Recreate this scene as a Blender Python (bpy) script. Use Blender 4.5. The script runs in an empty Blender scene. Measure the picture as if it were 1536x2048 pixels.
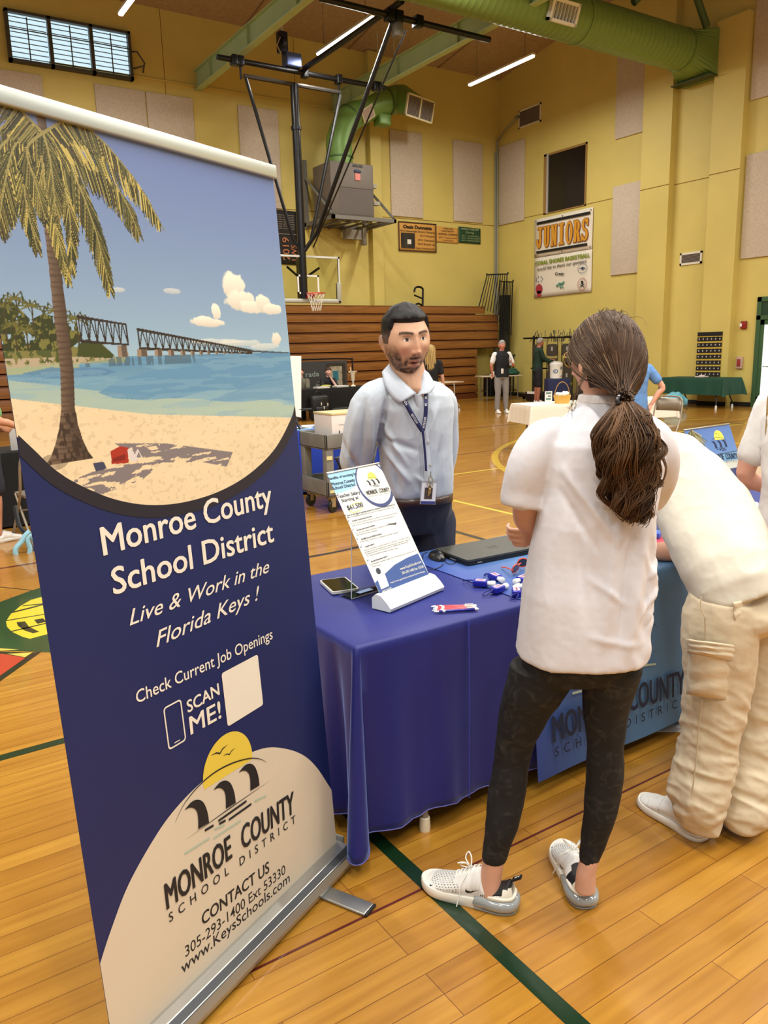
import bpy, bmesh, math, random
import numpy as np
from mathutils import Vector, Matrix, noise
R_ = math.radians
rnd = random.Random(7)
COL = bpy.context.scene.collection
SC = bpy.context.scene

# ---------------------------------------------------------------- camera
FPX, CU, CV, CH = 1563.3, 768.0, 1024.0, 1.65
def cam_axes(yaw, pitch, roll):
    cy, sy, cp, sp = math.cos(yaw), math.sin(yaw), math.cos(pitch), math.sin(pitch)
    f = Vector((sy*cp, cy*cp, -sp)); r = Vector((cy, -sy, 0)); u = r.cross(f)
    cr, sr = math.cos(roll), math.sin(roll)
    return cr*r+sr*u, -sr*r+cr*u, f
CR, CUP, CF = cam_axes(R_(32.95), R_(11.73), R_(-1.564))
cd = bpy.data.cameras.new('camera'); cam = bpy.data.objects.new('camera', cd); COL.objects.link(cam)
cam.matrix_world = Matrix(((CR.x, CUP.x, -CF.x, 0), (CR.y, CUP.y, -CF.y, 0), (CR.z, CUP.z, -CF.z, CH), (0, 0, 0, 1)))
cd.sensor_fit = 'VERTICAL'; cd.sensor_height = 24; cd.lens = FPX*24/2048; cd.clip_start = .05; cd.clip_end = 200
SC.camera = cam

# ---------------------------------------------------------------- light and exposure
SC.view_settings.view_transform = 'Standard'; SC.view_settings.look = 'None'
SC.view_settings.gamma = 1; SC.view_settings.use_curve_mapping = False
SC.view_settings.exposure = 0.14
W_COL, W_STR = (.93, .99, 1.0), .40
LAMP_COL, LAMP_W = (1.0, .98, .93), 215
w = bpy.data.worlds.new('world'); SC.world = w; w.use_nodes = True
w.node_tree.nodes['Background'].inputs[0].default_value = (*W_COL, 1)
w.node_tree.nodes['Background'].inputs[1].default_value = W_STR
SC.cycles.max_bounces = 6; SC.cycles.diffuse_bounces = 3; SC.cycles.glossy_bounces = 3
SC.cycles.transmission_bounces = 4; SC.cycles.transparent_max_bounces = 8
SC.cycles.caustics_reflective = False; SC.cycles.caustics_refractive = False
SC.cycles.sample_clamp_indirect = 4.0
SC.cycles.use_denoising = True

# ---------------------------------------------------------------- helpers
EYE = Vector((0, 0, CH))
def ray(u, v): return CR*((u-CU)/FPX) - CUP*((v-CV)/FPX) + CF
def on(u, v, axis, val):
    d = ray(u, v); return EYE + d*((val-EYE[axis])/d[axis])
def pd(u, v, depth): return EYE + ray(u, v)*depth
def lin(c):
    return tuple((x/255/12.92 if x/255 <= .04045 else ((x/255+.055)/1.055)**2.4) for x in c[:3])
MATS = {}
def mat(name, rgb, rough=.6, metal=0., spec=.5, coat=0., bump=0., bscale=60., var=0., vscale=4., trans=0., emit=0., alpha=1., sheen=0., coord='Object', ior=1.45, stretch=None):
    """rgb in 0-255 display values; optional noise bump and slight tone variation"""
    if name in MATS: return MATS[name]
    m = bpy.data.materials.new(name); m.use_nodes = True; nt = m.node_tree; b = nt.nodes['Principled BSDF']
    col = (*lin(rgb), 1)
    b.inputs['Base Color'].default_value = col; b.inputs['Roughness'].default_value = rough
    b.inputs['Metallic'].default_value = metal; b.inputs['Specular IOR Level'].default_value = spec
    b.inputs['Coat Weight'].default_value = coat; b.inputs['Coat Roughness'].default_value = .08
    b.inputs['Transmission Weight'].default_value = trans; b.inputs['Alpha'].default_value = alpha
    b.inputs['IOR'].default_value = ior
    if sheen: b.inputs['Sheen Weight'].default_value = sheen
    if emit:
        b.inputs['Emission Color'].default_value = col; b.inputs['Emission Strength'].default_value = emit
    if bump or var:
        tc = nt.nodes.new('ShaderNodeTexCoord'); mp = nt.nodes.new('ShaderNodeMapping')
        nt.links.new(tc.outputs[coord], mp.inputs[0])
        if stretch: mp.inputs['Scale'].default_value = stretch
    if bump:
        n = nt.nodes.new('ShaderNodeTexNoise'); n.inputs['Scale'].default_value = bscale; n.inputs['Detail'].default_value = 4
        nt.links.new(mp.outputs[0], n.inputs['Vector'])
        bp = nt.nodes.new('ShaderNodeBump'); bp.inputs['Strength'].default_value = bump; bp.inputs['Distance'].default_value = .01
        nt.links.new(n.outputs[0], bp.inputs['Height']); nt.links.new(bp.outputs[0], b.inputs['Normal'])
    if var:
        n2 = nt.nodes.new('ShaderNodeTexNoise'); n2.inputs['Scale'].default_value = vscale; n2.inputs['Detail'].default_value = 5
        nt.links.new(mp.outputs[0], n2.inputs['Vector'])
        mx = nt.nodes.new('ShaderNodeMix'); mx.data_type = 'RGBA'; mx.blend_type = 'MULTIPLY'
        rp = nt.nodes.new('ShaderNodeValToRGB'); rp.color_ramp.elements[0].position = .35; rp.color_ramp.elements[1].position = .65
        rp.color_ramp.elements[0].color = (1-var,)*3+(1,); rp.color_ramp.elements[1].color = (1, 1, 1, 1)
        nt.links.new(n2.outputs[0], rp.inputs[0]); mx.inputs[0].default_value = 1
        mx.inputs[6].default_value = col; nt.links.new(rp.outputs[0], mx.inputs[7]); nt.links.new(mx.outputs[2], b.inputs['Base Color'])
    MATS[name] = m; return m
def vmat(name, rough=.6, coat=0., bump=0., bscale=200., sheen=0., spec=.5):
    """material whose colour is the mesh's own colour attribute (prints, skin patches, bark ...)"""
    m = mat(name, (200, 200, 200), rough=rough, coat=coat, bump=bump, bscale=bscale, sheen=sheen, spec=spec)
    nt = m.node_tree
    if not any(n.type == 'VERTEX_COLOR' for n in nt.nodes):
        a = nt.nodes.new('ShaderNodeVertexColor'); a.layer_name = 'Col'
        nt.links.new(a.outputs[0], nt.nodes['Principled BSDF'].inputs['Base Color'])
    return m

class MB:
    """collects geometry, links it as one mesh object"""
    def __init__(s): s.v = []; s.f = []; s.sm = []
    def add(s, vs, fs, M=None, smooth=False):
        o = len(s.v)
        for p in vs:
            p = Vector(p); s.v.append(tuple(M @ p if M is not None else p))
        for f in fs: s.f.append(tuple(i+o for i in f)); s.sm.append(smooth)
        return s
    def box(s, a, b, M=None):
        x0, y0, z0 = a; x1, y1, z1 = b
        vs = [(x0,y0,z0),(x1,y0,z0),(x1,y1,z0),(x0,y1,z0),(x0,y0,z1),(x1,y0,z1),(x1,y1,z1),(x0,y1,z1)]
        return s.add(vs, [(0,3,2,1),(4,5,6,7),(0,1,5,4),(1,2,6,5),(2,3,7,6),(3,0,4,7)], M)
    def bevbox(s, a, b, r=.01, M=None, seg=3):
        bm = bmesh.new(); bmesh.ops.create_cube(bm, size=1)
        a = Vector(a); b = Vector(b)
        for v in bm.verts: v.co = Vector(((a[i]+b[i])/2+v.co[i]*(b[i]-a[i]) for i in range(3)))
        bmesh.ops.bevel(bm, geom=bm.edges[:], offset=r, segments=seg, profile=.5, affect='EDGES')
        bm.verts.index_update()
        s.add([v.co for v in bm.verts], [[v.index for v in f.verts] for f in bm.faces], M, True); bm.free(); return s
    def tube(s, pts, r, n=8, caps=True, closed=False, M=None, flat=None):
        """sweep of circles along pts; r number or list; flat=(axis Vector, factor) squashes"""
        pts = [Vector(p) for p in pts]; m = len(pts)
        rs = r if isinstance(r, (list, tuple)) else [r]*m
        vs = []; up = None
        for i, p in enumerate(pts):
            if closed: t = pts[(i+1) % m]-pts[i-1]
            else: t = pts[min(i+1, m-1)]-pts[max(i-1, 0)]
            if t.length < 1e-9: t = Vector((0, 0, 1))
            t.normalize()
            if up is None:
                up = Vector((0, 0, 1)) if abs(t.z) < .9 else Vector((1, 0, 0))
            up = (up - t*up.dot(t))
            if up.length < 1e-6: up = t.orthogonal()
            up.normalize(); sd = t.cross(up)
            for k in range(n):
                a = 2*math.pi*k/n; q = up*math.cos(a)*rs[i]+sd*math.sin(a)*rs[i]
                if flat is not None: q = q-flat[0]*q.dot(flat[0])*(1-flat[1])
                vs.append(p+q)
        fs = []
        for i in range(m if closed else m-1):
            j = (i+1) % m
            for k in range(n):
                l = (k+1) % n; fs.append((i*n+k, i*n+l, j*n+l, j*n+k))
        if caps and not closed: fs.append(tuple(range(n))[::-1]); fs.append(tuple((m-1)*n+k for k in range(n)))
        return s.add(vs, fs, M, True)
    def prism(s, poly, z0, z1, M=None):
        """poly list of (x,y), ccw; extruded z0..z1"""
        n = len(poly); vs = [(x, y, z0) for x, y in poly]+[(x, y, z1) for x, y in poly]
        fs = [tuple(range(n))[::-1], tuple(range(n, 2*n))]+[(i, (i+1) % n, n+(i+1) % n, n+i) for i in range(n)]
        return s.add(vs, fs, M)
    def poly(s, pts, M=None): return s.add([(x, y, 0) for x, y in pts], [tuple(range(len(pts)))], M)
    def lathe(s, prof, n=20, M=None, sx=1, sy=1):
        vs = []; fs = []
        for r, z in prof:
            for k in range(n): a = 2*math.pi*k/n; vs.append((r*sx*math.cos(a), r*sy*math.sin(a), z))
        for i in range(len(prof)-1):
            for k in range(n): l = (k+1) % n; fs.append((i*n+k, i*n+l, (i+1)*n+l, (i+1)*n+k))
        fs.append(tuple(range(n))[::-1]); fs.append(tuple((len(prof)-1)*n+k for k in range(n)))
        return s.add(vs, fs, M, True)
    def build(s, name, m, parent=None, sharp=40):
        me = bpy.data.meshes.new(name); me.from_pydata(s.v, [], s.f)
        me.polygons.foreach_set('use_smooth', s.sm)
        me.update()
        if any(s.sm): me.set_sharp_from_angle(angle=R_(sharp))
        return link(name, me, m, parent)
def link(name, me, m, parent=None):
    o = bpy.data.objects.new(name, me); COL.objects.link(o)
    for mm in (m if isinstance(m, (list, tuple)) else [m]): me.materials.append(mm)
    if parent is not None: o.parent = parent
    return o
def T(loc=(0, 0, 0), rz=0, rx=0, ry=0, s=1):
    return Matrix.Translation(loc) @ Matrix.Rotation(rz, 4, 'Z') @ Matrix.Rotation(ry, 4, 'Y') @ Matrix.Rotation(rx, 4, 'X') @ Matrix.Scale(s, 4)
def frame(o, ex, ey, off=0.0):
    ex = Vector(ex).normalized(); ey = Vector(ey).normalized(); n = ex.cross(ey).normalized(); o = Vector(o)+n*off
    return Matrix(((ex.x, ey.x, n.x, o.x), (ex.y, ey.y, n.y, o.y), (ex.z, ey.z, n.z, o.z), (0, 0, 0, 1)))
def tag(o, label=None, cat=None, group=None, kind=None):
    if label: o['label'] = label
    if cat: o['category'] = cat
    if group: o['group'] = group
    if kind: o['kind'] = kind
    return o
def thing(name, loc, label, cat, rz=0, group=None):
    o = bpy.data.objects.new(name, None); COL.objects.link(o); o.location = loc; o.rotation_euler = (0, 0, rz)
    o.empty_display_size = .1
    return tag(o, label, cat, group)
def at0(name, label, cat, group=None, loc=(0, 0, 0)):
    """an Empty at the thing's base whose parts are modelled in world coordinates: parts get the inverse offset"""
    return thing(name, loc, label, cat, 0, group)
def part(mb, name, m, parent, label=None, **k):
    o = mb.build(name, m, parent, **k)
    if parent is not None and parent.type == 'EMPTY' and parent.parent is None:
        o.matrix_parent_inverse = Matrix.Identity(4)
        if parent.get('_w'): o.location = -parent.location
    if label: o['label'] = label
    return o
def wthing(name, loc, label, cat, group=None):
    """thing whose parts are given in world coordinates"""
    o = thing(name, loc, label, cat, 0, group); o['_w'] = 1; return o
def copy_tree(o, parent=None):
    kids = [c for c in bpy.data.objects if c.parent == o]
    c = o.copy(); COL.objects.link(c); c.parent = parent
    for k in kids: copy_tree(k, c)
    return c
def struct(o): o['kind'] = 'structure'; return o

_TC = {}
def text_geo(s, size=1., bold=0., xs=1., shear=0., space=1., align='LEFT'):
    """flat glyph polygons of a string: list of verts (x, y), faces; baseline at y 0"""
    key = (s, size, bold, xs, shear, space, align)
    if key in _TC: return _TC[key]
    c = bpy.data.curves.new('t', 'FONT'); c.body = s; c.size = size; c.offset = bold*size; c.shear = shear
    c.space_character = space; c.align_x = align; c.resolution_u = 3; c.fill_mode = 'FRONT'
    o = bpy.data.objects.new('t', c); COL.objects.link(o)
    dg = bpy.context.evaluated_depsgraph_get(); me = bpy.data.meshes.new_from_object(o.evaluated_get(dg))
    vs = [(v.co.x*xs, v.co.y) for v in me.vertices]; fs = [tuple(p.vertices) for p in me.polygons]
    bpy.data.objects.remove(o); bpy.data.curves.remove(c); bpy.data.meshes.remove(me)
    _TC[key] = (vs, fs); return vs, fs
def put_text(mb, s, M, p0, p1, h, bold=0., shear=0., space=1., two=None):
    """string s fitted so that its left baseline corner is p0, right end p1 and capital height h (in M's plane)"""
    vs, fs = text_geo(s, 1., bold if bold < .008 else 0., 1., 0., space)
    if not vs: return
    x0 = min(v[0] for v in vs); x1 = max(v[0] for v in vs)
    cap = text_geo('H', 1., 0.)[0]; ch = max(v[1] for v in cap); cb = min(v[1] for v in cap)
    p0 = Vector(p0); p1 = Vector(p1); d = p1-p0; L = d.length; d.normalize(); up = Vector((-d.y, d.x))
    b = bold*1.7*h if bold >= .008 else 0
    for kz, (ox, oy) in enumerate(((0, 0),) if not b else ((b, 0), (-b, 0), (0, b*.6), (b*.8, -b*.5), (-b*.8, -b*.5))):
        out = []; zz_ = .00012*kz
        for x, y in vs:
            yy = (y-cb)/(ch-cb)*h+oy; xx = (x-x0)/(x1-x0)*(L-2*b)+b+ox+shear*yy
            q = p0+d*xx+up*yy; out.append((q.x, q.y, zz_))
        mb.add(out, fs, M)
def smooth_pts(pts, n=8, closed=False):
    """Catmull-Rom through points"""
    P = [Vector(p) for p in pts]; m = len(P); out = []
    for i in range(m if closed else m-1):
        p0 = P[(i-1) % m] if closed else P[max(i-1, 0)]; p1 = P[i]; p2 = P[(i+1) % m]; p3 = P[(i+2) % m] if closed else P[min(i+2, m-1)]
        for k in range(n):
            t = k/n; out.append(.5*((2*p1)+(p2-p0)*t+(2*p0-5*p1+4*p2-p3)*t*t+(3*p1-p0-3*p2+p3)*t**3))
    if not closed: out.append(P[-1])
    return out
def arrs(me):
    n = len(me.vertices); a = np.empty(n*3); me.vertices.foreach_get('co', a); return a.reshape(-1, 3)
def set_co(me, a): me.vertices.foreach_set('co', a.astype(np.float32).ravel()); me.update()
def vnorm(me):
    n = len(me.vertices); a = np.empty(n*3); me.vertices.foreach_get('normal', a); return a.reshape(-1, 3)
def paint(me, rgb):
    """rgb: n x 3 array in linear values, or function(co, normal)"""
    if callable(rgb): rgb = rgb(arrs(me), vnorm(me))
    a = np.ones((len(me.vertices), 4), np.float32); a[:, :3] = rgb
    ca = me.color_attributes.get('Col') or me.color_attributes.new('Col', 'FLOAT_COLOR', 'POINT'); ca.data.foreach_set('color', a.ravel())
# ---------------------------------------------------------------- body builder: rounded pieces fused into one surface
def ring_loft(s, rings, n=24, M=None):
    """rings: (centre, rx, ry, xaxis, yaxis[, power]) ; closed ends"""
    vs = []; fs = []
    for rg in rings:
        c, rx, ry, ax, ay = rg[:5]; pw = rg[5] if len(rg) > 5 else 2.
        c = Vector(c); ax = Vector(ax).normalized(); ay = Vector(ay).normalized()
        for k in range(n):
            a = 2*math.pi*k/n; ca, sa = math.cos(a), math.sin(a)
            x = math.copysign(abs(ca)**(2/pw), ca); y = math.copysign(abs(sa)**(2/pw), sa)
            vs.append(c+ax*rx*x+ay*ry*y)
    for i in range(len(rings)-1):
        for k in range(n): l = (k+1) % n; fs.append((i*n+k, i*n+l, (i+1)*n+l, (i+1)*n+k))
    fs.append(tuple(range(n))[::-1]); fs.append(tuple((len(rings)-1)*n+k for k in range(n)))
    return s.add(vs, fs, M, True)
MB.loft = ring_loft
def capsule(s, p0, r0, p1, r1, n=16, M=None, seg=5):
    """tapered capsule"""
    p0 = Vector(p0); p1 = Vector(p1); d = (p1-p0); L = d.length; d = d/L if L > 1e-6 else Vector((0, 0, 1))
    pts = []; rs = []
    for k in range(1, seg+1): a = math.pi/2*(1-k/(seg+.0)); pts.append(p0-d*r0*math.sin(a)); rs.append(max(r0*math.cos(a), r0*.04) if k < seg else r0)
    m = 3
    for k in range(1, m): pts.append(p0.lerp(p1, k/m)); rs.append(r0+(r1-r0)*k/m)
    for k in range(0, seg): a = math.pi/2*k/seg; pts.append(p1+d*r1*math.sin(a)); rs.append(r1*math.cos(a))
    # tiny-length guard
    P = [pts[0]]; Q = [rs[0]]
    for a, b in zip(pts[1:], rs[1:]):
        if (a-P[-1]).length > 1e-5: P.append(a); Q.append(b)
    return s.tube(P, Q, n, M=M)
MB.capsule = capsule
def ellipsoid(s, c, r, M=None, rot=None, n=20, m=12):
    vs = []; fs = []
    for i in range(m+1):
        th = math.pi*i/m
        rr = max(math.sin(th), .01)
        for k in range(n):
            a = 2*math.pi*k/n; p = Vector((r[0]*rr*math.cos(a), r[1]*rr*math.sin(a), r[2]*math.cos(th)))
            if rot is not None: p = rot @ p
            vs.append(Vector(c)+p)
    for i in range(m):
        for k in range(n): l = (k+1) % n; fs.append((i*n+k, (i+1)*n+k, (i+1)*n+l, i*n+l))
    fs.append(tuple(range(n))); fs.append(tuple(m*n+k for k in range(n))[::-1])
    return s.add(vs, fs, M, True)
MB.ell = ellipsoid
def limb(s, pts, n=16, M=None, sub=6):
    """pts: list of (pos, r) smoothed into a tapering tube with round ends"""
    P = [Vector((*p, r)) for p, r in pts]
    Q = []
    m = len(P)
    for i in range(m-1):
        p0 = P[max(i-1, 0)]; p1 = P[i]; p2 = P[i+1]; p3 = P[min(i+2, m-1)]
        for k in range(sub):
            t = k/sub; Q.append(.5*((2*p1)+(p2-p0)*t+(2*p0-5*p1+4*p2-p3)*t*t+(3*p1-p0-3*p2+p3)*t**3))
    Q.append(P[-1])
    pos = [Vector(q[:3]) for q in Q]; rad = [q[3] for q in Q]
    d0 = (pos[0]-pos[1]).normalized(); d1 = (pos[-1]-pos[-2]).normalized()
    A = []; B = []
    for k in range(1, 4): a = math.pi/2*k/4; A.insert(0, (pos[0]+d0*rad[0]*math.sin(a), rad[0]*math.cos(a))); B.append((pos[-1]+d1*rad[-1]*math.sin(a), rad[-1]*math.cos(a)))
    allp = [a[0] for a in A]+pos+[b[0] for b in B]; allr = [a[1] for a in A]+rad+[b[1] for b in B]
    return s.tube(allp, allr, n, M=M)
MB.limb = limb
def fuse(mb, name, m, parent=None, vox=.008, it=6, fac=.5, fn=None, wrinkle=None):
    """voxel-union of everything in mb, smoothed; fn(co, normal)->co deforms at the end"""
    me = bpy.data.meshes.new('tmp'); me.from_pydata(mb.v, [], mb.f); o = bpy.data.objects.new('tmp', me); COL.objects.link(o)
    r = o.modifiers.new('r', 'REMESH'); r.mode = 'VOXEL'; r.voxel_size = vox
    s = o.modifiers.new('s', 'SMOOTH'); s.iterations = it; s.factor = fac
    dg = bpy.context.evaluated_depsgraph_get(); me2 = bpy.data.meshes.new_from_object(o.evaluated_get(dg)); me2.name = name
    bpy.data.objects.remove(o); bpy.data.meshes.remove(me)
    me2.polygons.foreach_set('use_smooth', [True]*len(me2.polygons))
    if fn is not None:
        co = arrs(me2); set_co(me2, fn(co, vnorm(me2)))
    me2.materials.clear()
    o = link(name, me2, m, parent)
    if parent is not None and parent.get('_w'): o.location = -parent.location
    return o
def fbm(co, scale, seed=0., oct=3):
    out = np.empty(len(co)); sc = scale if isinstance(scale, (tuple, list)) else (scale,)*3
    for i, p in enumerate(co*np.array(sc)+seed): out[i] = noise.fractal(Vector(p), 1., 2., oct)
    return out
def ridge(x): return 1-2*np.abs(x)

# ---------------------------------------------------------------- fill materials
M_MET = mat('brushed_aluminium', (178, 178, 172), .32, .85)
M_CHR = mat('chrome', (200, 200, 200), .15, 1.)
M_BLK = mat('black_plastic', (22, 22, 24), .4)
M_BLKM = mat('black_steel', (20, 19, 20), .35, .2, bump=.05)
M_WHT = mat('white_plastic', (232, 232, 226), .4)
M_GRNP = mat('green_duct_paint', (112, 148, 72), .42, .1, var=.08, vscale=2)
M_GRNB = mat('green_beam_paint', (172, 196, 150), .5, var=.08, vscale=2)
M_GRY = mat('grey_steel', (120, 116, 108), .5, .3)
M_YEL = mat('yellow_wall_paint', (212, 192, 106), .55, bump=.12, bscale=25, var=.09, vscale=.7)
M_PNL = mat('acoustic_panel_fabric', (206, 190, 168), .95, bump=.3, bscale=90, var=.16, vscale=28)
M_CEIL = mat('acoustic_deck', (180, 156, 132), .9, bump=.5, bscale=14, var=.15, vscale=9)

# ---------------------------------------------------------------- room shell
WX, WY, BX0, CEY = 18.5, 21.0, -9.0, -8.0
def ceil_z(y): return 10.1+.155*(WY-y) if y > 8 else 10.1+.155*(WY-8)-.155*(8-y)
m_floor = bpy.data.materials.new('maple_floor'); m_floor.use_nodes = True
def floor_nodes(m):
    nt = m.node_tree; b = nt.nodes['Principled BSDF']; N = nt.nodes.new; Lk = nt.links.new
    tc = N('ShaderNodeTexCoord')
    br = N('ShaderNodeTexBrick'); br.offset = .37; br.offset_frequency = 3; br.squash = 1
    for k, v in (('Scale', 1.), ('Mortar Size', .0012), ('Mortar Smooth', .1), ('Bias', 0.), ('Brick Width', 1.05), ('Row Height', .082)): br.inputs[k].default_value = v
    br.inputs['Color1'].default_value = (*lin((186, 136, 50)), 1); br.inputs['Color2'].default_value = (*lin((168, 116, 38)), 1); br.inputs['Mortar'].default_value = (*lin((112, 62, 18)), 1)
    Lk(tc.outputs['Object'], br.inputs['Vector'])
    mp = N('ShaderNodeMapping'); mp.inputs['Scale'].default_value = (.9, 14, 1); Lk(tc.outputs['Object'], mp.inputs[0])
    n1 = N('ShaderNodeTexNoise'); n1.inputs['Scale'].default_value = 2.2; n1.inputs['Detail'].default_value = 6; Lk(mp.outputs[0], n1.inputs['Vector'])
    rp = N('ShaderNodeValToRGB'); rp.color_ramp.elements[0].position = .3; rp.color_ramp.elements[1].position = .7
    rp.color_ramp.elements[0].color = (*lin((212, 198, 164)), 1); rp.color_ramp.elements[1].color = (1, 1, 1, 1); Lk(n1.outputs[0], rp.inputs[0])
    mx = N('ShaderNodeMix'); mx.data_type = 'RGBA'; mx.blend_type = 'MULTIPLY'; mx.inputs[0].default_value = .75
    Lk(br.outputs[0], mx.inputs[6]); Lk(rp.outputs[0], mx.inputs[7]); Lk(mx.outputs[2], b.inputs['Base Color'])
    b.inputs['Roughness'].default_value = .32; b.inputs['Coat Weight'].default_value = .55; b.inputs['Coat Roughness'].default_value = .06
    n2 = N('ShaderNodeTexNoise'); n2.inputs['Scale'].default_value = 3.; Lk(tc.outputs['Object'], n2.inputs['Vector'])
    bp = N('ShaderNodeBump'); bp.inputs['Strength'].default_value = .05; bp.inputs['Distance'].default_value = .02; Lk(n2.outputs[0], bp.inputs['Height'])
    Lk(bp.outputs[0], b.inputs['Coat Normal'])
floor_nodes(m_floor); MATS['maple_floor'] = m_floor
fl = struct(MB().box((BX0, CEY, -.1), (WX, WY, 0)).build('floor', m_floor))
# court markings, painted on the floor
def mark(mb, name, rgb): return part(mb, name, mat('paint_%d_%d_%d' % rgb, rgb, .35, coat=.5), fl)
def hline(mb, y, x0, x1, w=.05, z=.0006): mb.add([(x0, y-w/2, z), (x1, y-w/2, z), (x1, y+w/2, z), (x0, y+w/2, z)], [(0, 1, 2, 3)])
def vline(mb, x, y0, y1, w=.05, z=.0006): mb.add([(x-w/2, y0, z), (x+w/2, y0, z), (x+w/2, y1, z), (x-w/2, y1, z)], [(0, 1, 2, 3)])
def arc(mb, cx, cy, r, a0=0, a1=360, w=.05, z=.0007, n=96, ry=None):
    ry = ry or r; vs = []
    for i in range(n+1):
        a = R_(a0+(a1-a0)*i/n); vs += [(cx+(r-w/2)*math.cos(a), cy+(ry-w/2)*math.sin(a), z), (cx+(r+w/2)*math.cos(a), cy+(ry+w/2)*math.sin(a), z)]
    mb.add(vs, [(2*i, 2*i+1, 2*i+3, 2*i+2) for i in range(n)])
g = MB(); vline(g, 1.265, -3, 3.35, .052); hline(g, 3.45, -4, .9, .055); mark(g, 'boundary_line', (14, 44, 22))
g = MB(); hline(g, 1.755, -3, 9, .009); hline(g, 4.95, 2.6, 12, .008); hline(g, 9.62, -3, 18, .04); hline(g, 12.63, 2, 18, .06); hline(g, 6.83, -3, 1.6, .045); mark(g, 'maroon_line', (86, 30, 20))
g = MB(); vline(g, 4.34, 2.6, 7.2, .06); arc(g, 3.0, 7.5, 1.95, 180, 300, .05); hline(g, 19.3, 6, 18.4, .05); vline(g, 14.6, 4, 9.7, .05); mark(g, 'black_line', (24, 22, 14))
g = MB(); hline(g, 8.11, 4.6, 12.6, .05); vline(g, 5.25, 3.4, 8.11, .05, .0009); hline(g, 6.9, 9.6, 12.5, .05); hline(g, 7.5, 11.6, 14.5, .05); hline(g, 9.2, 12.2, 18.3, .06); mark(g, 'yellow_line', (222, 196, 70))
g = MB(); arc(g, 12.3, 5.1, 5.9, 60, 215, w=.1, z=.0008); mark(g, 'yellow_arc', (206, 168, 42))
# centre emblem: green disc with a yellow lettered band and a red point
def ell_poly(cx, cy, rx, ry, a0=0, a1=360, n=64): return [(cx+rx*math.cos(R_(a0+(a1-a0)*i/n)), cy+ry*math.sin(R_(a0+(a1-a0)*i/n))) for i in range(n+(0 if a1-a0 >= 360 else 1))]
def flat(mb, pts, z): mb.add([(x, y, z) for x, y in pts], [tuple(range(len(pts)))])
g = MB(); flat(g, [on(u, v, 2, 0).to_2d() for u, v in [(-60, 1237), (0, 1204), (52, 1185), (88, 1173), (200, 1160), (300, 1230), (260, 1290), (101, 1305), (0, 1301), (-80, 1290)]], .0010); mark(g, 'emblem_field', (28, 62, 26))
g = MB(); flat(g, [on(u, v, 2, 0).to_2d() for u, v in [(12, 1243), (22, 1228), (40, 1213), (62, 1200), (92, 1192), (150, 1185), (160, 1262), (97, 1268), (60, 1278), (45, 1274), (24, 1264), (14, 1254)]], .0014); mark(g, 'emblem_band', (206, 190, 44))
g = MB()
for q in ([(12,1241),(90,1228),(90,1229.5),(13,1242.5)], [(20,1263),(92,1246),(92,1248),(22,1264.5)], [(20,1225),(88,1208),(88,1210),(60,1218),(22,1227)], [(47,1211),(88,1207),(88,1209),(44,1213)], [(33,1245),(50,1243),(58,1254),(79,1264),(66,1267),(48,1261),(36,1252)], [(68,1240),(86,1237),(93,1244),(75,1248),(72,1245)]):
    flat(g, [on(u, v, 2, 0).to_2d() for u, v in q], .0018)
mark(g, 'emblem_lettering', (30, 34, 12))
g = MB(); flat(g, [on(u, v, 2, 0).to_2d() for u, v in [(-60, 1300), (62, 1306), (84, 1303), (-40, 1392), (-90, 1380)]], .0012); mark(g, 'emblem_point_edge', (24, 22, 14))
g = MB(); flat(g, [on(u, v, 2, 0).to_2d() for u, v in [(-60, 1305), (6, 1308), (51, 1316), (-20, 1366), (-70, 1350)]], .0016); mark(g, 'emblem_point', (176, 54, 36))
g = MB(); flat(g, [on(u, v, 2, 0).to_2d() for u, v in [(-2, 1297), (38, 1299.5), (-2, 1302)]], .0017); flat(g, [on(u, v, 2, 0).to_2d() for u, v in [(14, 1308), (64, 1306), (50, 1315)]], .0018); mark(g, 'emblem_highlight', (204, 184, 80))
g = MB()
for a, b in (((0, 1174), (68, 1181)),):
    p, q = on(*a, 2, 0), on(*b, 2, 0); g.tube([(p.x, p.y, -.028), (q.x, q.y, -.028)], .030, 12)
mark(g, 'emblem_ray', (50, 24, 14))

# walls
g = MB(); g.box((BX0, WY, 0), (WX+.3, WY+.3, 10.4))
struct(g.build('wall_back', M_YEL))
g = MB(); ys = [CEY, 8, WY]
# right wall: plain stretches, two pilasters, a recess between them (pilasters stand proud)
g.box((WX, -8, 0), (WX+.3, WY, 12.2))
struct(g.build('wall_right', M_YEL))
PX = WX-.22
struct(MB().box((PX, 14.06, 0), (WX, 14.98, 10.9)).build('trim_1', M_YEL))
struct(MB().box((PX, 12.05, 0), (WX, 12.88, 9.15)).build('trim_2', M_YEL))
struct(MB().box((13.35, WY-.2, 0), (13.72, WY, 10.1)).build('trim_3', M_YEL))
M_JT = mat('wall_joint', (128, 96, 30), .9)
g = MB(); g.box((WX-.003, 15.0, 5.68), (WX, WY, 5.70)); g.box((PX-.003, 14.06, 5.68), (PX, 14.98, 5.70)); g.box((WX-.003, 12.9, 5.68), (WX, 14.06, 5.70)); g.box((PX-.003, 12.05, 5.68), (PX, 12.88, 5.70))
struct(g.build('trim_4', M_JT))
g = MB(); g.box((BX0, WY-.003, 5.60), (WX, WY, 5.62)); 
for x in (2.2, 7.35, 11.05): g.box((x, WY-.003, 5.6), (x+.015, WY, 10.1))
struct(g.build('trim_5', M_JT))
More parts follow.
